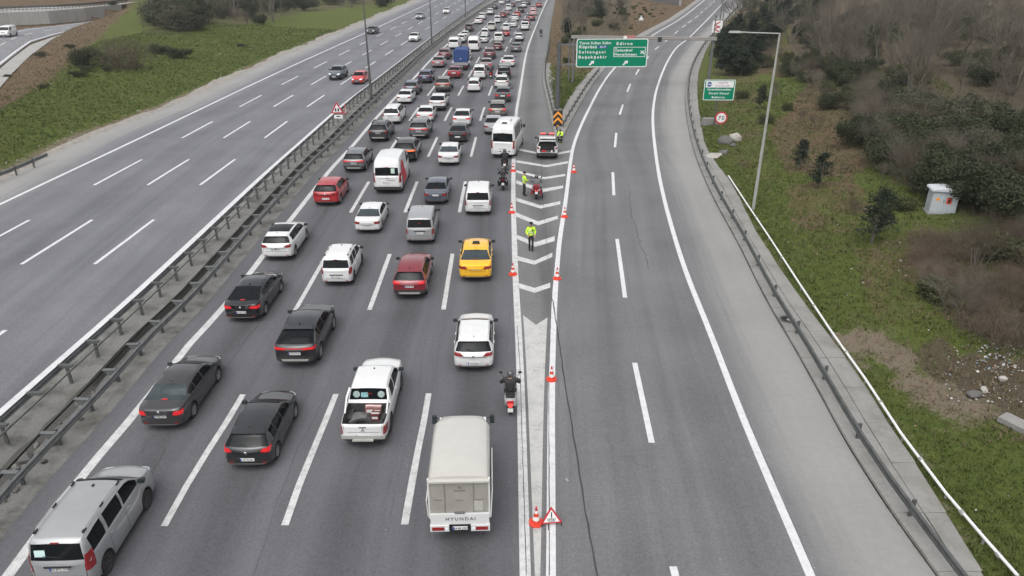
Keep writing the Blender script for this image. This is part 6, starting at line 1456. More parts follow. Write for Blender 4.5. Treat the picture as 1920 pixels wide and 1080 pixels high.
def person(loc, rzv, label, pose, jacket, trousers, hat=None, helmet=False, vest_band=False, cat='person'):
    q = {k_: Vector(v) for k_, v in STAND.items()}; q.update({k_: Vector(v) for k_, v in pose.items()})
    p = empty('person', loc, rzv, label, cat)
    J = {k_: (tuple(q[k_]), r_) for k_, r_ in dict(pel=.10, sp=.09, ch=.10, nk=.05, jaw=.062, hd=.088, top=.06, hl=.07, kl=.05, al=.03, tl=.016, hr=.07, kr=.05, ar=.03, tr=.016, sl=.05, el=.035, wl=.024, sr=.05, er=.035, wr=.024).items()}
    E_ = [('pel', 'sp'), ('sp', 'ch'), ('ch', 'nk'), ('nk', 'jaw'), ('jaw', 'hd'), ('hd', 'top'), ('pel', 'hl'), ('hl', 'kl'), ('kl', 'al'), ('al', 'tl'), ('pel', 'hr'), ('hr', 'kr'), ('kr', 'ar'), ('ar', 'tr'), ('ch', 'sl'), ('sl', 'el'), ('el', 'wl'), ('ch', 'sr'), ('sr', 'er'), ('er', 'wr')]
    fw = (q['jaw'] - q['nk']); fw = Vector((fw.x, fw.y, 0)).normalized() if Vector((fw.x, fw.y, 0)).length > 1e-3 else Vector((0, 1, 0))
    J['nose'] = (tuple(q['hd'] + fw * .10 + Vector((0, 0, -.02))), .012); E_.append(('hd', 'nose'))
    for s_ in 'lr':
        d = (q['w' + s_] - q['e' + s_]).normalized(); sd = d.cross(Vector((0, 0, 1))); sd = sd.normalized() if sd.length > .1 else Vector((0, 1, 0)); pm = q['w' + s_] + d * .075
        J['p' + s_] = (tuple(pm), .030); E_.append(('w' + s_, 'p' + s_))
        for n_, (o_, ln) in enumerate(((-.03, .07), (-.01, .085), (.01, .08), (.03, .062))):
            J['f%s%d' % (s_, n_)] = (tuple(pm + sd * o_ + d * ln * .6), .009); J['g%s%d' % (s_, n_)] = (tuple(pm + sd * o_ * .9 + d * ln + Vector((0, 0, -.015))), .008); E_ += [('p' + s_, 'f%s%d' % (s_, n_)), ('f%s%d' % (s_, n_), 'g%s%d' % (s_, n_))]
        J['t' + s_ + 'h'] = (tuple(q['w' + s_] + d * .05 - sd * .05), .010); E_.append(('w' + s_, 't' + s_ + 'h'))
    b = link('body', skin_mesh('body', J, E_, M['skin'], 'pel'), p)
    for s_ in (-1, 1):
        sd = fw.cross(Vector((0, 0, 1))) * s_
        MB().lathe([(0, -.011), (.011, 0), (0, .011)], 6, Matrix.Translation(q['hd'] + fw * .083 + sd * .032 + Vector((0, 0, .012)))).build('eye', M['ink'], b); MB().lathe([(0, -.03), (.018, 0), (0, .03)], 6, Matrix.Translation(q['hd'] + sd * .09)).build('ear', M['skin'], b)
    MB().box(tuple(q['jaw'] + fw * .062 + Vector((0, 0, .012))), (.045, .01, .01)).build('mouth', M['sign_red'], b, 0)
    T_ = {k_: (tuple(q[k_]), r_) for k_, r_ in dict(pel=(.125, .115), hl=.098, kl=.07, al=.06, hr=.098, kr=.07, ar=.06).items()}
    T_['w'] = (tuple(q['pel'].lerp(q['sp'], .5)), .12)
    link('trousers', skin_mesh('trousers', T_, [('w', 'pel'), ('pel', 'hl'), ('hl', 'kl'), ('kl', 'al'), ('pel', 'hr'), ('hr', 'kr'), ('kr', 'ar')], trousers, 'pel'), p)
    for s_ in 'lr':
        link('boot', skin_mesh('boot', dict(a=(tuple(q['a' + s_] + Vector((0, 0, .05))), .055), b=(tuple(q['a' + s_]), .06), h=(tuple(q['a' + s_].lerp(q['t' + s_], .15) + Vector((0, 0, -.03))), .05), t=(tuple(q['t' + s_] + (q['t' + s_] - q['a' + s_]).normalized() * .03), .055)), [('a', 'b'), ('b', 'h'), ('h', 't')], M['plastic'], 'b'), p)
    Jk = {k_: (tuple(q[k_]), r_) for k_, r_ in dict(sp=(.165, .135), ch=(.18, .14), sl=.085, el=.072, wl=.052, sr=.085, er=.072, wr=.052).items()}
    Jk['hem'] = (tuple(q['pel'].lerp(q['sp'], .15)), (.17, .14)); Jk['col'] = (tuple(q['ch'].lerp(q['nk'], .75)), .085)
    jk = link('jacket', skin_mesh('jacket', Jk, [('hem', 'sp'), ('sp', 'ch'), ('ch', 'col'), ('ch', 'sl'), ('sl', 'el'), ('el', 'wl'), ('ch', 'sr'), ('sr', 'er'), ('er', 'wr')], jacket, 'sp'), p)
    if vest_band:
        for t_ in (.1, .75):
            c = q['sp'].lerp(q['ch'], t_); MB().lathe([(.188, -.022), (.192, 0), (.188, .022)], 18, Matrix.Translation(c) @ Matrix.Diagonal((1, .80, 1, 1))).build('reflective_band', M['hivis_grey'], jk)
        MB().box(tuple(q['ch'] + Vector((-.08, .155, -.03))), (.09, .03, .12)).build('radio', M['plastic'], jk, 0)
    if hat:
        MB().lathe([(.105, -.01), (.118, .02), (.105, .07), (.05, .085), (0, .088)], 16, Matrix.Translation(q['hd'] + Vector((0, 0, .05))) @ Matrix.Diagonal((.95, 1.08, 1, 1))).build('cap', hat, p); v_ = q['hd'] + fw * .13 + Vector((0, 0, .045)); MB().box(tuple(v_), (.15, .1, .015), Matrix.Rotation(atan2(fw.y, fw.x) - pi / 2, 3, 'Z')).build('cap_peak', hat, p, 0)
    elif helmet:
        hm = link('helmet', MB().lathe([(.07, -.13), (.125, -.10), (.142, -.02), (.138, .05), (.10, .115), (.05, .138), (0, .142)], 18, Matrix.Translation(q['hd']) @ Matrix.Diagonal((.95, 1.1, 1, 1))).mesh('helmet', M['helmet']), p)
        MB().loft([[tuple(q['hd'] + Matrix.Rotation(a, 3, 'Z') @ (fw * .157) + Vector((0, 0, z))) for z in (-.05, .05)] + [tuple(q['hd'] + Matrix.Rotation(a, 3, 'Z') @ (fw * .13) + Vector((0, 0, z))) for z in (.05, -.05)] for a in np.linspace(-.9, .9, 7)]).build('visor', M['glass'], hm)
    else: link('hair', MB().lathe([(.088, -.06), (.102, 0), (.09, .06), (.05, .09), (0, .098)], 14, Matrix.Translation(q['hd'] - fw * .012 + Vector((0, 0, .012)))).mesh('hair', M['black_cloth']), p)
    return p
p = at(995, 470); person((p.x, p.y, .006), pi + .1, 'officer in yellow hi-vis jacket and dark trousers walking alone on the gore', dict(kl=(-.09, .16, .52), al=(-.08, .10, .12), tl=(-.09, .27, .10), kr=(.07, .02, .50), ar=(.06, -.12, .10), tr=(.07, .07, .04), el=(-.27, -.06, 1.18), wl=(-.22, .10, 1.02), er=(.27, -.02, 1.18), wr=(.20, .14, 1.05)), M['hivis'], M['navy_cloth'], M['navy_cloth'], False, True)
p = at(982.5, 367); person((p.x, p.y, .006), -1.25, 'officer in yellow hi-vis jacket standing beside the parked police motorcycle', dict(wl=(-.12, .26, 1.14), el=(-.24, .06, 1.16), wr=(.12, .27, 1.16), er=(.24, .06, 1.17), jaw=(0, .045, 1.565)), M['hivis'], M['navy_cloth'], M['navy_cloth'], False, True)
p = at(1049, 266); person((p.x + .15, p.y, .1), 2.6, 'person in a yellow and dark jacket crouching at the gore tip beside the police car', dict(pel=(0, -.05, .40), sp=(0, .04, .58), ch=(0, .14, .78), nk=(0, .20, .90), jaw=(0, .26, .95), hd=(0, .25, 1.03), top=(0, .24, 1.10), hl=(-.09, -.04, .38), kl=(-.14, .36, .44), al=(-.13, .10, .09), tl=(-.14, .28, .04), hr=(.09, -.04, .38), kr=(.14, .36, .44), ar=(.13, .10, .09), tr=(.14, .28, .04), sl=(-.18, .16, .84), el=(-.24, .30, .62), wl=(-.12, .46, .55), sr=(.18, .16, .84), er=(.24, .30, .62), wr=(.12, .46, .55)), M['hivis'], M['navy_cloth'], None, False, True)

# ------------------------------------------------------------------ motorcycles and scooters
def bike(loc, rzv, label, body, scooter=False, lit=False, case=True, lean=0.0, silver=None):
    b = empty('scooter' if scooter else 'motorcycle', loc, rzv, label, 'scooter' if scooter else 'motorcycle'); b.rotation_euler = (0, lean, rzv)
    r = .25 if scooter else .31; wb = 1.32 if scooter else 1.50; y0 = .36
    My = Matrix.Rotation(pi / 2, 4, 'Y')
    for y, w_ in ((y0, .065 if not scooter else .06), (y0 + wb, .05)):
        t_ = MB().lathe([(r * .66, -w_ * .8), (r * .9, -w_), (r, -w_ * .4), (r, w_ * .4), (r * .9, w_), (r * .66, w_ * .8)], 22, My, closed=True).build('wheel', M['tyre'], b, loc=(0, y, r))
        q = MB().lathe([(0, -.03), (r * .2, -.03), (r * .2, .03), (0, .03)], 10, My)
        for k_ in range(5): R_ = Matrix.Rotation(2 * pi * k_ / 5, 3, 'X'); q.box(tuple(R_ @ Vector((0, 0, r * .42))), (.03, .03, r * .52), R_)
        q.build('rim', M['rim'], t_)
    fy = y0 + wb; hz = 1.02 if not scooter else .98; hy = fy - .36
    for s_ in (1, -1): MB().tube([(s_ * .08, fy, r), (s_ * .07, hy + .03, hz - .08)], .024, 6).build('fork', M['galv'], b)
    hb = MB().tube([(-.36, hy - .12, hz + .02), (-.2, hy, hz + .03), (.2, hy, hz + .03), (.36, hy - .12, hz + .02)], .016, 6).build('handlebar', M['plastic'], b)
    for s_ in (1, -1):
        MB().tube([(s_ * .24, hy - .12, hz + .02), (s_ * .375, hy - .125, hz + .02)][::1], .022, 6).build('grip', M['plastic'], hb)
        mr = MB().tube([(s_ * .26, hy - .04, hz + .03), (s_ * .36, hy, hz + .22)], .009, 5).build('mirror_stem', M['plastic'], b); MB().prism([(.075 * cos(a), .048 * sin(a)) for a in np.linspace(0, 2 * pi, 11)[:-1]], lambda u, v, d: (s_ * .37 + u, hy + d, hz + .25 + v), -.012, .012).build('mirror', M['plastic'], mr)
    S_ = lambda y, w_, z0, z1: [(-w_, y, z0 + .04), (-w_ * .75, y, z0), (w_ * .75, y, z0), (w_, y, z0 + .04), (w_, y, z1 - .06), (w_ * .7, y, z1), (-w_ * .7, y, z1), (-w_, y, z1 - .06)]
    if scooter:
        MB().loft([S_(.02, .15, .60, .78), S_(.10, .215, .48, .81), S_(.40, .24, .40, .81), S_(.75, .20, .34, .76), S_(.92, .15, .30, .60)]).build('rear_body', silver or body, b, 50)
        MB().box((0, 1.08, .30), (.34, .40, .09)).build('floor', M['plastic'], b, 20)
        MB().loft([S_(.18, .16, .80, .87), S_(.40, .19, .79, .89), S_(.85, .15, .76, .84), S_(1.0, .09, .74, .80)]).build('seat', M['black_cloth'], b, 50)
        MB().loft([[(-.24, 1.36, .36), (.24, 1.36, .36), (.20, 1.42, .36), (-.20, 1.42, .36)], [(-.25, 1.30, .66), (.25, 1.30, .66), (.19, 1.42, .66), (-.19, 1.42, .66)], [(-.15, 1.22, .98), (.15, 1.22, .98), (.11, 1.34, .98), (-.11, 1.34, .98)]]).build('front_shield', silver or body, b, 50)
        MB().loft([S_(fy - .25, .08, r + .12, r + .22), S_(fy, .10, r + .22, r + .32), S_(fy + .22, .07, r + .08, r + .18)]).build('front_mudguard', silver or body, b, 50)
        MB().box((0, .005, .735), (.25, .05, .10)).build('rear_reflector', M['sign_red'], b, 15); MB().prism([(-.10, .10), (.10, .10), (.06, -.06), (-.06, -.06)], XZ, -.05, .05).build('tail_light', M['red_hot'] if lit else M['red_off'], b, 0, loc=(0, .03, .57))
        MB().box((0, .06, .44), (.20, .10, .12)).build('rear_mudguard', M['plastic'], b, 0); pz, py = .37, .02
        MB().tube([(.17, .15, .36), (.17, .62, .30)], [.05, .035], 8).build('exhaust', M['galv_dark'], b)
    else:
        MB().box((0, y0 + .72, .42), (.34, .5, .36)).build('engine', M['galv_dark'], b, 20)
        MB().loft([S_(.62, .12, .72, .86), S_(.85, .15, .70, 1.0), S_(1.15, .16, .70, 1.04), S_(1.38, .10, .74, .98)]).build('fuel_tank', body, b, 50)
        MB().loft([S_(.05, .12, .74, .84), S_(.35, .16, .72, .86), S_(.72, .14, .72, .82)]).build('seat', M['black_cloth'], b, 50)
        MB().loft([S_(-.05, .06, .70, .78), S_(.12, .13, .58, .80), S_(.42, .15, .54, .78)]).build('tail', body, b, 50)
        MB().loft([S_(1.30, .20, .50, .98), S_(1.55, .22, .56, 1.06), S_(1.75, .14, .66, .96)]).build('fairing', body, b, 50)
        MB().prism([(-.17, 0), (.17, 0), (.12, .34), (-.12, .34)], lambda u, v, d: (u, 1.62 - v * .45 + d, 1.04 + v), -.008, .008).build('windscreen', M['glass_grey'], b, 0)
        if case:
            cs = MB().loft([S_(-.18, .20, .86, 1.12), S_(-.05, .23, .84, 1.18), S_(.20, .22, .84, 1.16)]).build('top_case', body, b, 50); MB().box((0, -.185, .97), (.3, .02, .05)).build('case_reflector', M['red_off'], cs, 0)
            for s_ in (1, -1): MB().box((s_ * .30, .18, .60), (.17, .46, .34)).build('pannier', body, b, 20)
        for x in ((-.07, .07) if lit else (0,)): MB().lathe([(.05, 0), (.045, .03)], 10, Matrix.Translation((x, -.03, .74)) @ RM).build('tail_light', M['red_hot'] if lit else M['red_off'], b)
        MB().box((0, .02, .52), (.16, .06, .26)).build('rear_mudguard', M['plastic'], b, 0); pz, py = .58, -.03
        MB().tube([(.20, .0, .42), (.18, .7, .34)], [.055, .035], 8).build('exhaust', M['galv_dark'], b)
    MB().box((0, py - .01, pz), (.2, .015, .17)).build('number_plate', M['plate'], b, 0)
    return b
RIDE = dict(pel=(0, .52, .88), sp=(0, .56, 1.06), ch=(0, .64, 1.27), nk=(0, .70, 1.40), jaw=(0, .76, 1.46), hd=(0, .75, 1.545), top=(0, .74, 1.61), hl=(-.10, .56, .86), kl=(-.24, .98, .72), al=(-.21, .80, .34), tl=(-.22, 1.0, .28), hr=(.10, .56, .86), kr=(.24, .98, .72), ar=(.21, .80, .34), tr=(.22, 1.0, .28), sl=(-.19, .66, 1.33), el=(-.36, .80, 1.12), wl=(-.34, 1.14, 1.04), sr=(.19, .66, 1.33), er=(.36, .80, 1.12), wr=(.34, 1.14, 1.04))
def shift(P_, dy, dz): return {k_: (v[0], v[1] + dy, v[2] + dz) for k_, v in P_.items()}
def ride_at(px, py, z=0): p = at(px, py, z); return (p.x, p.y, .004), heading(p.x, p.y)
l_, a_ = ride_at(957, 785); bike(l_, a_, 'silver scooter with lit red tail lamp, nearest two wheeler beside the painted nose', M['black_cloth'], True, True, False, 0, PAINT['silver']); person(l_, a_, 'rider in a black jacket and grey helmet on the silver scooter', dict(shift(RIDE, .02, -.03), kl=(-.2, 1.0, .66), al=(-.15, 1.0, .40), tl=(-.16, 1.2, .36), kr=(.2, 1.0, .66), ar=(.15, 1.0, .40), tr=(.16, 1.2, .36)), M['black_cloth'], M['black_cloth'], None, True)
l_, a_ = ride_at(1005.5, 376); bike(l_, a_ - .04, 'parked police motorcycle with dark red top case and two lit lamps on the gore', PAINT['darkred'], False, True, True)
person(l_, a_ - .04, 'police rider in dark clothes and black helmet sitting astride the parked police motorcycle', dict(RIDE, kr=(.36, .86, .62), ar=(.42, .62, .10), tr=(.44, .8, .04)), simple('grey_jacket', (.12, .12, .125), .8, var=.4, scale=10), M['navy_cloth'], None, True)
l_, a_ = ride_at(943, 359); bike(l_, a_, 'black touring motorcycle with panniers, nearer of two behind the white minibus', PAINT['black'], False, False, True); person(l_, a_, 'rider in black on the touring motorcycle nearer to the camera behind the minibus', RIDE, M['black_cloth'], M['black_cloth'], None, True)
l_, a_ = ride_at(946, 322); bike(l_, a_, 'dark motorcycle right behind the white minibus', PAINT['charcoal'], False, False, False); person(l_, a_, 'rider in dark clothes directly behind the white minibus', RIDE, M['navy_cloth'], M['black_cloth'], None, True)
l_, a_ = ride_at(920, 148); bike(l_, a_, 'red delivery scooter far up between the third and right lanes', PAINT['red'], True, False, False); person(l_, a_, 'rider in dark clothes on the far red delivery scooter', shift(RIDE, .02, -.03), M['black_cloth'], M['black_cloth'], None, True)
l_, a_ = ride_at(1014, 70); bike(l_, a_, 'dark motorcycle alone on the hard shoulder far up the road', PAINT['black'], False, False, False); person(l_, a_, 'rider in dark blue on the lone shoulder motorcycle far up the road', RIDE, M['navy_cloth'], M['black_cloth'], None, True)

# ------------------------------------------------------------------ vegetation
def seg_mesh(name, segs, mat, n=3):
    """thin tapering twigs as open prisms: segs rows = p0(3) p1(3) r0 r1"""
    A = np.asarray(segs, float); p0, p1, r0, r1 = A[:, 0:3], A[:, 3:6], A[:, 6], A[:, 7]
    d = p1 - p0; d /= np.maximum(1e-6, np.linalg.norm(d, axis=1))[:, None]
    u = np.cross(d, np.array([.37, .61, .7])); u /= np.maximum(1e-6, np.linalg.norm(u, axis=1))[:, None]; v = np.cross(d, u); V = []
    for p, r_ in ((p0, r0), (p1, r1)):
        for k_ in range(n): a = 2 * pi * k_ / n; V.append(p + (u * cos(a) + v * sin(a)) * r_[:, None])
    V = np.stack(V, 1).reshape(-1, 3); b = np.arange(len(A)) * 2 * n
    F = np.concatenate([np.stack([b + k_, b + (k_ + 1) % n, b + n + (k_ + 1) % n, b + n + k_], -1) for k_ in range(n)])
    return raw_mesh(name, V, F, mat)
def leaf_mesh(name, C, N_, size, mat, rs, asp=1.6):
    """small leaf clumps: quads at points C facing roughly N_"""
    n = len(C); a = rs.normal(size=(n, 3)); u = np.cross(N_, a); u /= np.maximum(1e-6, np.linalg.norm(u, axis=1))[:, None]; v = np.cross(N_, u); v /= np.maximum(1e-6, np.linalg.norm(v, axis=1))[:, None]
    s_ = size * rs.uniform(.6, 1.4, (n, 1)); u = u * s_ * asp; v = v * s_; bend = N_ * s_ * .35
    V = np.stack([C - u, C - v * .8 + bend, C + u, C + v * .8 + bend], 1).reshape(-1, 3); F = np.arange(4 * n).reshape(-1, 4)
    return raw_mesh(name, V, F, mat, smooth=False)
def bare(seed, h, spread=.5, stems=1, depth=4, r0=.09, up=.35, fine=3):
    r = random.Random(seed); trunk, twig = [], []
    def grow(p, d, ln, rad, lv):
        n = 3 if lv < 2 else 2
        for i in range(n):
            d2 = (d + Vector((r.gauss(0, .16), r.gauss(0, .16), r.gauss(0, .1) + up * .12))).normalized(); q = p + d2 * (ln / n); r2 = rad * (1 - .25 * (i + 1) / n)
            (trunk if lv == 0 else twig).append((*p, *q, rad, r2)); p, d, rad = q, d2, r2
            if lv < depth and (lv > 0 or i > 0):
                for _ in range(fine if lv else fine + 1):
                    ax = d.orthogonal().normalized(); ax.rotate(Matrix.Rotation(r.uniform(0, 2 * pi), 3, d)); b = (d * r.uniform(.6, 1.1) + ax * spread * r.uniform(.7, 1.5)).normalized()
                    grow(p, b, ln * r.uniform(.42, .7), rad * r.uniform(.4, .6), lv + 1)
    for s_ in range(stems):
        a = r.uniform(0, 2 * pi); d = Vector((cos(a) * .35, sin(a) * .35, 1)) if stems > 1 else Vector((r.gauss(0, .05), r.gauss(0, .05), 1))
        grow(Vector((cos(a) * .15, sin(a) * .15, -.15)) if stems > 1 else Vector((0, 0, -.15)), d.normalized(), h * (.62 if depth > 2 else .8) * r.uniform(.8, 1.1), r0 * r.uniform(.7, 1.1), 0)
    return trunk, twig
def bark(name, c, var=.35):
    k = NT(name); co = k.coord(); f = k.noise(co, 3.0, 5, .7); o = k.rand()
    c1 = k.mix(k.mp(f, .3, .7), tuple(x * (1 - var) for x in c), tuple(x * (1 + var) for x in c))
    k.col(k.mix(k.math('MULTIPLY', o, .5), c1, tuple(x * .55 for x in c))); k.rough(.9); k.p.inputs['Specular IOR Level'].default_value = .2; return k.m
def foliage(name, c, c2):
    k = NT(name); co = k.coord(); f = k.noise(co, 1.3, 5, .7); g_ = k.noise(co, 9, 3, .8); o = k.rand()
    a = k.mix(k.mp(f, .34, .66), c, c2); a = k.mix(k.mp(g_, .3, .7), k.mix(.45, a, tuple(x * .4 for x in c)), a)
    k.col(k.mix(k.math('MULTIPLY', o, .55), a, tuple(x * .62 for x in c))); k.rough(.7); k.p.inputs['Specular IOR Level'].default_value = .25
    return k.m
M['bark'] = bark('grey_bark', (.135, .12, .1)); M['twig'] = bark('grey_twigs', (.16, .14, .112)); M['twig_brown'] = bark('brown_twigs', (.125, .102, .074)); M['twig_red'] = bark('reddish_twigs', (.165, .12, .09))
M['leaf_dark'] = foliage('dark_evergreen', (.03, .041, .018), (.07, .081, .038)); M['leaf_mid'] = foliage('olive_leaves', (.055, .066, .024), (.1, .112, .045)); M['leaf_pine'] = foliage('pine_needles', (.018, .03, .018), (.045, .062, .036))
M['leaf_grey'] = foliage('greyish_leaves', (.07, .072, .045), (.125, .12, .08)); M['grass'] = foliage('grass_blades', (.062, .092, .019), (.132, .156, .038)); M['grass_dry'] = foliage('dry_grass', (.13, .1, .06), (.22, .175, .11))
rs = np.random.RandomState(5)
def evergreen(seed, h, wid, mat, nl=2600, size=.085, lobes=7):
    r = np.random.RandomState(seed); C = []; Nn = []
    cs = np.stack([r.normal(0, wid * .30, lobes), r.normal(0, wid * .30, lobes), r.uniform(.30, .82, lobes) * h], -1); rad = r.uniform(.26, .46, lobes) * wid * np.where(cs[:, 2] > .65 * h, .75, 1)
    for c, q in zip(cs, rad):
        n = nl // lobes; d = r.normal(size=(n, 3)); d /= np.linalg.norm(d, axis=1)[:, None]; rr = q * r.uniform(.45, 1.12, (n, 1)) * (1 + .25 * np.sin(d[:, :1] * 5 + seed) * np.cos(d[:, 1:2] * 4)); p = c + d * rr * np.array([1, 1, .85]); k_ = p[:, 2] > .04
        C.append(p[k_]); Nn.append((d + r.normal(0, .55, (n, 3)))[k_])
    tr = [(0, 0, -.15, 0, 0, h * .3, .07, .05)] + [(0, 0, h * .22, *c, .04, .012) for c in cs]
    return seg_mesh('trunk', tr, M['bark'], 5), leaf_mesh('crown', np.concatenate(C), np.concatenate(Nn), size, mat, r)
def pine(seed, h, wid, nl=2600):
    r = np.random.RandomState(seed); C = []; Nn = []; tr = [(0, 0, -.15, 0, 0, h * .95, .07, .015)]; nb = 42
    for i in range(nb):
        t = (i + r.rand()) / nb; z = h * (.16 + .80 * t); ln = wid * .55 * (1 - t) ** .7 * r.uniform(.55, 1.25) + .12; a = r.uniform(0, 2 * pi); tip = np.array([cos(a) * ln, sin(a) * ln, z + ln * r.uniform(.05, .5)])
        tr.append((0, 0, z, *tip, .018, .006)); n = nl // nb; s_ = r.uniform(.25, 1.05, (n, 1)); p = np.array([0, 0, z]) * (1 - s_) + tip * s_ + r.normal(0, .085 * (.6 + wid * .3), (n, 3)); C.append(p); Nn.append(r.normal(size=(n, 3)) + np.array([0, 0, .4]))
    return seg_mesh('trunk', tr, M['bark'], 5), leaf_mesh('crown', np.concatenate(C), np.concatenate(Nn), .022 + .008 * wid, M['leaf_pine'], r, 2.6)
def bare_pair(*a, mat='twig', **k_):
    t, w_ = bare(*a, **k_); return seg_mesh('trunk', t, M['bark'], 5), seg_mesh('crown', w_, M[mat])
def thorn(seed, wid, h, n=260, mat='twig_red'):
    r = np.random.RandomState(seed); segs = []; st = []
    for _ in range(n):
        a = r.uniform(0, 2 * pi); b = r.normal(0, wid * .22, 2); ln = r.uniform(.5, 1.1) * wid * .6; hh = h * r.uniform(.4, 1.15); p = np.array([b[0], b[1], -.05]); pts_ = [p]
        for t in (.33, .66, 1.0): pts_.append(np.array([b[0] + cos(a) * ln * t + r.normal(0, .05), b[1] + sin(a) * ln * t + r.normal(0, .05), hh * (1 - (1 - t * 1.25) ** 2 * 1.0 if t < .8 else .72 + r.normal(0, .1))]))
        for q in range(3): (st if q == 0 and len(st) < 40 else segs).append((*pts_[q], *pts_[q + 1], .011 - .003 * q, .008 - .003 * q))
        for q in range(5):
            c = pts_[1 + r.randint(3)]; d = r.normal(size=3) * .22; segs.append((*c, *(c + d + np.array([0, 0, .08])), .005, .002))
    return seg_mesh('stems', st, M[mat]), seg_mesh('crown', segs, M[mat])
KIND = {
 'bare_tree': [bare_pair(11 + i, 6.4 + .5 * i, spread=.42, stems=(1, 3, 2, 4)[i % 4], depth=(3, 4, 4, 3)[i % 4], r0=.13, up=.7, fine=(3, 2, 2, 3)[i % 4]) for i in range(6)],
 'bare_shrub': [bare_pair(31 + i, 2.6 + .3 * i, spread=.6, stems=7, depth=3, r0=.03, up=.5, fine=3, mat=('twig', 'twig_brown')[i % 2]) for i in range(3)],
 'evergreen_shrub': [evergreen(51 + i, 2.5, 2.9, M['leaf_dark'] if i != 1 else M['leaf_grey'], nl=4800, size=.06) for i in range(4)],
 'leafy_shrub': [evergreen(61 + i, 1.6, 2.0, M['leaf_mid'], nl=1800, size=.07) for i in range(2)],
 'pine_tree': [pine(71 + i, 4.4, 3.0, 6500) for i in range(3)], 'pine_sapling': [pine(81 + i, 2.3, 1.3, 1500) for i in range(3)],
 'thorn_bush': [thorn(91 + i, 2.3, 1.3, n=150, mat=('twig_red', 'twig_brown', 'twig_red')[i]) for i in range(3)] }
NPART = {'thorn_bush': 'stems'}
def plant(kind, p, sc=1.0, label=None, group=None, sz=1.0, var=None):
    vs = KIND[kind]; t, c = vs[R.randrange(len(vs)) if var is None else var]
    o = empty(kind, p, R.uniform(0, 6.28), label, kind.replace('_', ' ').split()[-1] if kind != 'pine_sapling' else 'tree', group); o.scale = (sc, sc, sc * sz)
    link(NPART.get(kind, 'trunk'), t, o); link('crown', c, o); return o
def inpoly(u, v, poly):
    c = False; n = len(poly)
    for i in range(n):
        (x0, y0), (x1, y1) = poly[i], poly[(i + 1) % n]
        if (y0 > v) != (y1 > v) and u < (x1 - x0) * (v - y0) / (y1 - y0) + x0: c = not c
    return c
def scatter(poly, gap, kinds, s0, s1, label, group, sz=(.85, 1.2), limit=200):
    W_ = [onground(*q) for q in poly]; x0, x1, y0, y1 = min(p.x for p in W_) - 4, max(p.x for p in W_) + 4, min(p.y for p in W_) - 4, max(p.y for p in W_) + 8; got = []
    r_ = np.random.RandomState(len(poly) * 7 + int(gap * 10) + limit); X_ = r_.uniform(x0, x1, 40000); Y_ = r_.uniform(y0, y1, 40000); Z_ = hgt(X_, Y_); u, v = proj(np.stack([X_, Y_, Z_], -1)); ok = np.nonzero(inpoly_np(u, v, poly))[0]
    uc = [(min(q[0] for q in poly) + (max(q[0] for q in poly) - min(q[0] for q in poly)) * t) for t in (1 / 3, 2 / 3)]
    for i in ok:
        x, y = X_[i], Y_[i]
        if (x - cbn.location.x + .2) ** 2 + ((y - cbn.location.y + 2.2) * .6) ** 2 < 6.5 or any((x - a) ** 2 + (y - b) ** 2 < gap * gap for a, b in got): continue
        got.append((x, y)); k_ = R.choice(kinds); lb = label[k_] if isinstance(label, dict) else label
        zone = ('left part', 'middle part', 'right part')[int(u[i] > uc[0]) + int(u[i] > uc[1])]; kd = k_.replace('_', ' ') + ('es' if k_.endswith('sh') else 's')
        plant(k_, (x, y, Z_[i] - .05), R.uniform(s0, s1), '%s, %s' % (lb, zone), '%s (%s, %s)' % (group, kd, zone), R.uniform(*sz))
        if len(got) >= limit: break
    return got
def hl(place): return {'bare_tree': 'leafless grey tree in ' + place, 'bare_shrub': 'leafless shrub in ' + place, 'evergreen_shrub': 'dark evergreen in ' + place, 'leafy_shrub': 'low olive shrub in ' + place, 'pine_tree': 'dark pine in ' + place, 'thorn_bush': 'leafless thorn bush in ' + place}
scatter([(1490, 75), (1600, 25), (1760, 5), (1940, 40), (1940, 280), (1800, 250), (1650, 210), (1570, 160)], 1.9, ['bare_tree'] * 4 + ['bare_shrub'] * 3 + ['evergreen_shrub'] * 3 + ['leafy_shrub'] * 2, .55, 1.0, hl('the upper thicket on the right hill'), 'upper hillside thicket', limit=330)
scatter([(1605, 200), (1760, 215), (1940, 260), (1940, 440), (1810, 392), (1700, 348), (1630, 300)], 1.6, ['evergreen_shrub'] * 4 + ['bare_shrub'] * 4, .65, 1.1, hl('the thicket above the cabinet'), 'thicket above the cabinet', limit=170)
scatter([(1420, 90), (1560, 130), (1650, 190), (1620, 230), (1550, 190), (1490, 150), (1420, 130)], 2.8, ['evergreen_shrub', 'bare_shrub', 'bare_shrub', 'leafy_shrub'], .5, .95, hl('the scrub of the upper slope'), 'scrub on the upper slope', limit=50)
scatter([(1430, 160), (1500, 180), (1600, 250), (1640, 310), (1580, 330), (1480, 260)], 4.2, ['bare_shrub', 'leafy_shrub', 'bare_shrub'], .3, .6, hl('the brown slope clearing'), 'small shrubs of the clearing', limit=22)
scatter([(1730, 425), (1835, 405), (1940, 420), (1940, 665), (1850, 635), (1765, 575), (1715, 500)], 1.18, ['thorn_bush', 'thorn_bush', 'thorn_bush', 'bare_shrub', 'leafy_shrub'], .45, .95, hl('the bramble mass below the cabinet'), 'scrub below the cabinet', sz=(.55, 1.5), limit=90)
scatter([(1640, 330), (1810, 390), (1735, 345), (1690, 300)], 1.7, ['leafy_shrub', 'bare_shrub'], .4, .7, hl('the fringe just above the cabinet'), 'low shrubs above the cabinet', limit=24)
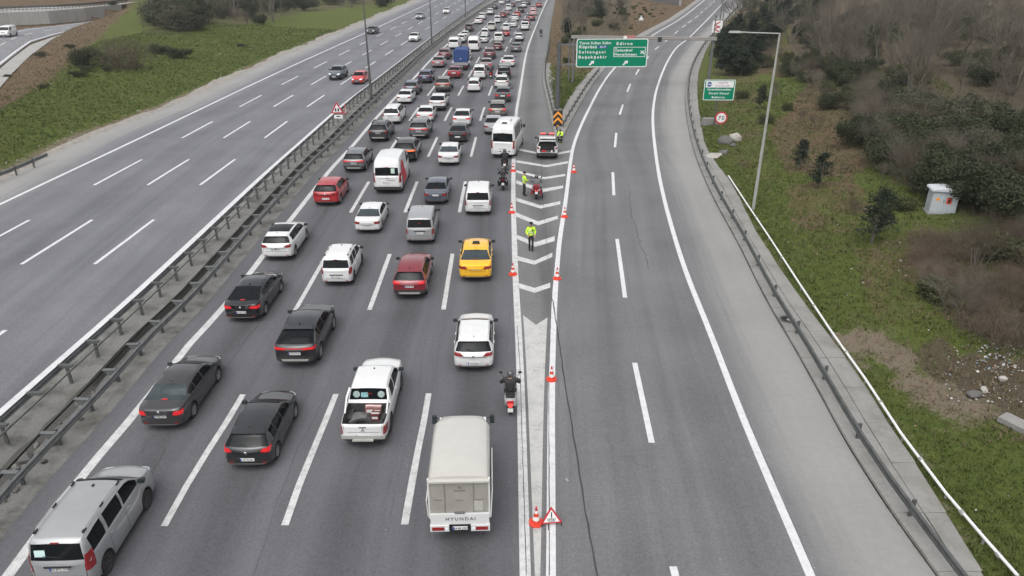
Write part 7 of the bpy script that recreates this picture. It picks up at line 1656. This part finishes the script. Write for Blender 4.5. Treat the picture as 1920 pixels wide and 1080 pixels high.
scatter([(1338, 140), (1340, 95), (1380, 60), (1420, 55), (1425, 120), (1400, 150)], 1.9, ['pine_tree', 'pine_tree', 'evergreen_shrub'], .75, 1.1, hl('the clump right of the gantry end'), 'evergreens beside the gantry', limit=34)
scatter([(1370, 55), (1410, 8), (1570, -5), (1530, 80), (1440, 85)], 3.0, ['pine_tree', 'bare_tree', 'evergreen_shrub', 'evergreen_shrub'], .8, 1.3, hl('the far right verge'), 'far trees of the right verge', limit=60)
scatter([(1540, 5), (1640, -50), (1860, -60), (1800, 0), (1640, 20)], 6, ['pine_tree', 'evergreen_shrub', 'bare_tree'], 1.4, 2.2, hl('the skyline of the right hill'), 'skyline trees right', limit=30)
for px, py, k_, sc, lb in ((1497, 318, 'pine_sapling', 1.0, 'young pine alone on the slope right of the lamp post'), (1536, 352, 'pine_sapling', 1.1, 'young pine next to a dead branch on the slope'), (1634, 456, 'pine_sapling', 1.45, 'biggest young pine on the slope left of the electrical cabinet'), (1425, 205, 'pine_sapling', 1.1, 'young pine behind the lamp post, right of the green roadside sign'), (1436, 232, 'leafy_shrub', .6, 'small dark shrub right beside the lamp post'), (1392, 185, 'leafy_shrub', .6, 'small round shrub on the slope right of the green roadside sign'),
        (1560, 205, 'evergreen_shrub', .75, 'dark shrub at the lower left end of the thicket'), (1508, 130, 'evergreen_shrub', .7, 'round dark shrub in the middle of the slope clearing'), (1515, 165, 'bare_shrub', .7, 'leafless shrub on the brown slope clearing'), (1600, 402, 'bare_shrub', .45, 'small leafless shrub left of the biggest young pine'), (1690, 395, 'leafy_shrub', .6, 'olive shrub touching the left side of the cabinet')):
    plant(k_, onground(px, py), sc, lb)
# left embankment
plant('thorn_bush', onground(238, 128), 2.5, 'big leafless spreading shrub on the left embankment', sz=1.1, var=1);  plant('evergreen_shrub', onground(163, 124), 1.0, 'round green shrub left of the big leafless shrub')
plant('evergreen_shrub', onground(306, 100), 1.0, 'dark low hedge like shrub on the left embankment, left part', 'low hedge shrubs', sz=.55); plant('evergreen_shrub', onground(331, 108), 1.0, 'dark low hedge like shrub on the left embankment, right part', 'low hedge shrubs', sz=.55)
for px, py, s_ in ((145, 143, .32), (162, 132, .28), (202, 133, .25), (80, 107, .4), (132, 90, .3), (82, 165, .2), (452, 88, .25), (15, 146, .22), (212, 10, .5)): plant('evergreen_shrub', onground(px, py), s_ * 1.5, 'small dark tuft of shrub on the left embankment', 'small tufts on the left embankment', sz=.6)
plant('bare_tree', onground(268, 64), .35, 'thin leafless sapling left of the dark evergreens on the embankment')
scatter([(285, 52), (340, 66), (375, 54), (380, 15), (295, 5)], 2.2, ['evergreen_shrub'], 1.5, 2.3, hl('the big left embankment clump'), 'dark evergreens on the left embankment', limit=26)
scatter([(375, 40), (440, 54), (520, 42), (560, 5), (400, 0)], 2.6, ['bare_tree', 'bare_shrub', 'evergreen_shrub', 'evergreen_shrub'], .9, 1.4, hl('the tree belt right of the big clump'), 'tree belt of the left embankment', limit=70)
scatter([(540, 24), (640, 26), (735, 12), (760, -30), (560, -30)], 2.5, ['evergreen_shrub', 'evergreen_shrub', 'bare_tree', 'bare_shrub'], 1.2, 1.9, hl('the far left tree belt'), 'far tree belt of the left embankment', limit=60)
scatter([(300, 5), (560, -5), (560, -50), (320, -50)], 5, ['bare_tree', 'evergreen_shrub', 'evergreen_shrub', 'pine_tree'], 1.4, 2.2, hl('the wood at the top edge left'), 'wood at the top edge left', limit=60)
# between the motorway and the ramp
scatter([(1058, 95), (1062, 20), (1110, 10), (1180, 30), (1180, 66), (1120, 62), (1085, 92)], 2.2, ['bare_tree', 'bare_tree', 'pine_tree', 'bare_shrub', 'leafy_shrub'], .7, 1.05, hl('the trees behind the green sign'), 'trees behind the green sign', limit=50)
scatter([(1050, 10), (1060, -40), (1180, -40), (1170, 5)], 4.5, ['pine_tree', 'evergreen_shrub', 'bare_tree'], 1.0, 1.5, hl('the far bank before the ramp'), 'trees on the far bank', limit=26)
scatter([(1130, 5), (1240, 8), (1255, 20), (1180, 55)], 3.4, ['leafy_shrub', 'leafy_shrub', 'bare_shrub'], .35, .7, hl('the brown bank left of the ramp'), 'low shrubs on the brown bank', sz=(.4, .7), limit=44)
scatter([(1062, 120), (1085, 125), (1110, 108), (1100, 95), (1065, 100)], 2.2, ['bare_shrub', 'leafy_shrub'], .35, .6, hl('the green patch under the green sign'), 'low shrubs under the green sign', limit=8)
# dark portal and far pale roofs beyond the bank and the hill
b = onground(1268, 10); bl_ = empty('concrete_portal', b, radians(-20), 'dark concrete portal structure at the top edge left of the ramp', 'structure'); MB().box((-6, 3, 2.2), (14, 5, 4.6)).build('wall', M['stone_dark'], bl_, 0); MB().box((1.2, .2, 2.4), (.7, .8, 5)).build('pillar', M['conc_wall'], bl_, 0); MB().box((-6, .2, 4.7), (15, .9, .5)).build('beam', M['conc_wall'], bl_, 0)

# grass: tufts of blades on the verges (uncountable)
def grass(name, n, xf, yr, hmin, hmax, mat, keep, seed, lb):
    r = np.random.RandomState(seed); y = yr[0] + (yr[1] - yr[0]) * r.rand(n) ** 1.5; x = xf(y, r.rand(n)); k_ = keep(x, y, r); x, y = x[k_], y[k_]; z = hgt(x, y); m = len(x); B_ = 4
    a = r.uniform(0, 2 * pi, (m, B_)); ln = r.uniform(.25, .9, (m, B_)); hh = r.uniform(hmin, hmax, (m, B_)) * (.7 + .6 * r.rand(m, 1)); wd = r.uniform(.012, .028, (m, B_)) * (1 + (y[:, None] - 15) / 60)
    bx, by = x[:, None] + r.normal(0, .06, (m, B_)), y[:, None] + r.normal(0, .06, (m, B_)); zz = np.repeat(z[:, None], B_, 1) - .02; ca, sa = np.cos(a), np.sin(a)
    V = np.stack([np.stack([bx - sa * wd, by + ca * wd, zz], -1), np.stack([bx + sa * wd, by - ca * wd, zz], -1), np.stack([bx + ca * ln * hh, by + sa * ln * hh, zz + hh], -1)], 2).reshape(-1, 3)
    tag(link(name, raw_mesh(name, V, np.arange(len(V)).reshape(-1, 3), mat, smooth=False)), lb, 'grass', kind='stuff')
def cl(x, y): return hnoise(x, y, .9, 2) * .5 + hnoise(x, y, .35, 4) * .5
nb_ = lambda x, y: ~((np.abs(x - pts_c.x) < 1.0) & (np.abs(y - pts_c.y) < .7))
pts_c = cbn.location
grass('grass', 60000, lambda y, u: PV(y) + .1 + (u ** 1.2) * (17 + y * .12), (13, 95), .06, .17, M['grass'], lambda x, y, r: (r.rand(len(x)) > np.maximum(dirt_mask(x, y) * 1.2, brown_mask(x, y) * .75 - cl(x, y) * .5)) & nb_(x, y), 1, 'short green grass over the right verge')
grass('dry_grass', 30000, lambda y, u: PV(y) + 1 + u * (20 + y * .2), (20, 130), .06, .2, M['grass_dry'], lambda x, y, r: (r.rand(len(x)) < brown_mask(x, y) + .1 + cl(x, y) * .4 + .5 * dirt_mask(x, y)) & nb_(x, y), 2, 'dry brown grass over the right hillside')
grass('grass', 44000, lambda y, u: XLE(y) - 1.5 - u * (14 + y * .12), (42, 170), .07, .2, M['grass'], lambda x, y, r: r.rand(len(x)) > np.maximum(dirt_mask(x, y) * 1.3, brown_mask(x, y) * .9 - cl(x, y) * .3), 3, 'green grass over the left embankment')
grass('dry_grass', 16000, lambda y, u: XLE(y) - 10 - u * (30 + y * .3), (60, 200), .08, .22, M['grass_dry'], lambda x, y, r: r.rand(len(x)) < brown_mask(x, y), 4, 'dry brown grass over the far side of the left embankment')
grass('grass', 9000, lambda y, u: GR(y) + .8 + u * np.maximum(.5, GL(y) - GR(y) - 2.5), (80, 200), .08, .25, M['grass'], lambda x, y, r: r.rand(len(x)) > brown_mask(x, y) * .8, 5, 'grass on the bank between motorway and ramp')
grass('dry_grass', 500, lambda y, u: RAIL(y) + .15 + u * .5, (15.2, 18), .08, .2, M['grass_dry'], lambda x, y, r: x < 1e9, 6, 'dry weeds sprouting under the ramp guard rail')

# ------------------------------------------------------------------ thin winter haze
hz = NT('haze_air'); hz.t.nodes.remove(hz.p); pv_ = hz.n('ShaderNodeVolumePrincipled'); pv_.inputs['Color'].default_value = (.93, .95, 1.0, 1); pv_.inputs['Density'].default_value = .00022; pv_.inputs['Anisotropy'].default_value = .2
hz.l(pv_.outputs[0], [n for n in hz.t.nodes if n.type == 'OUTPUT_MATERIAL'][0].inputs['Volume'])
tag(MB().box((0, 1140, 9.5), (1900, 2700, 24)).build('haze', hz.m, None, 0), 'thin pale winter haze over the whole place', 'haze', kind='stuff')
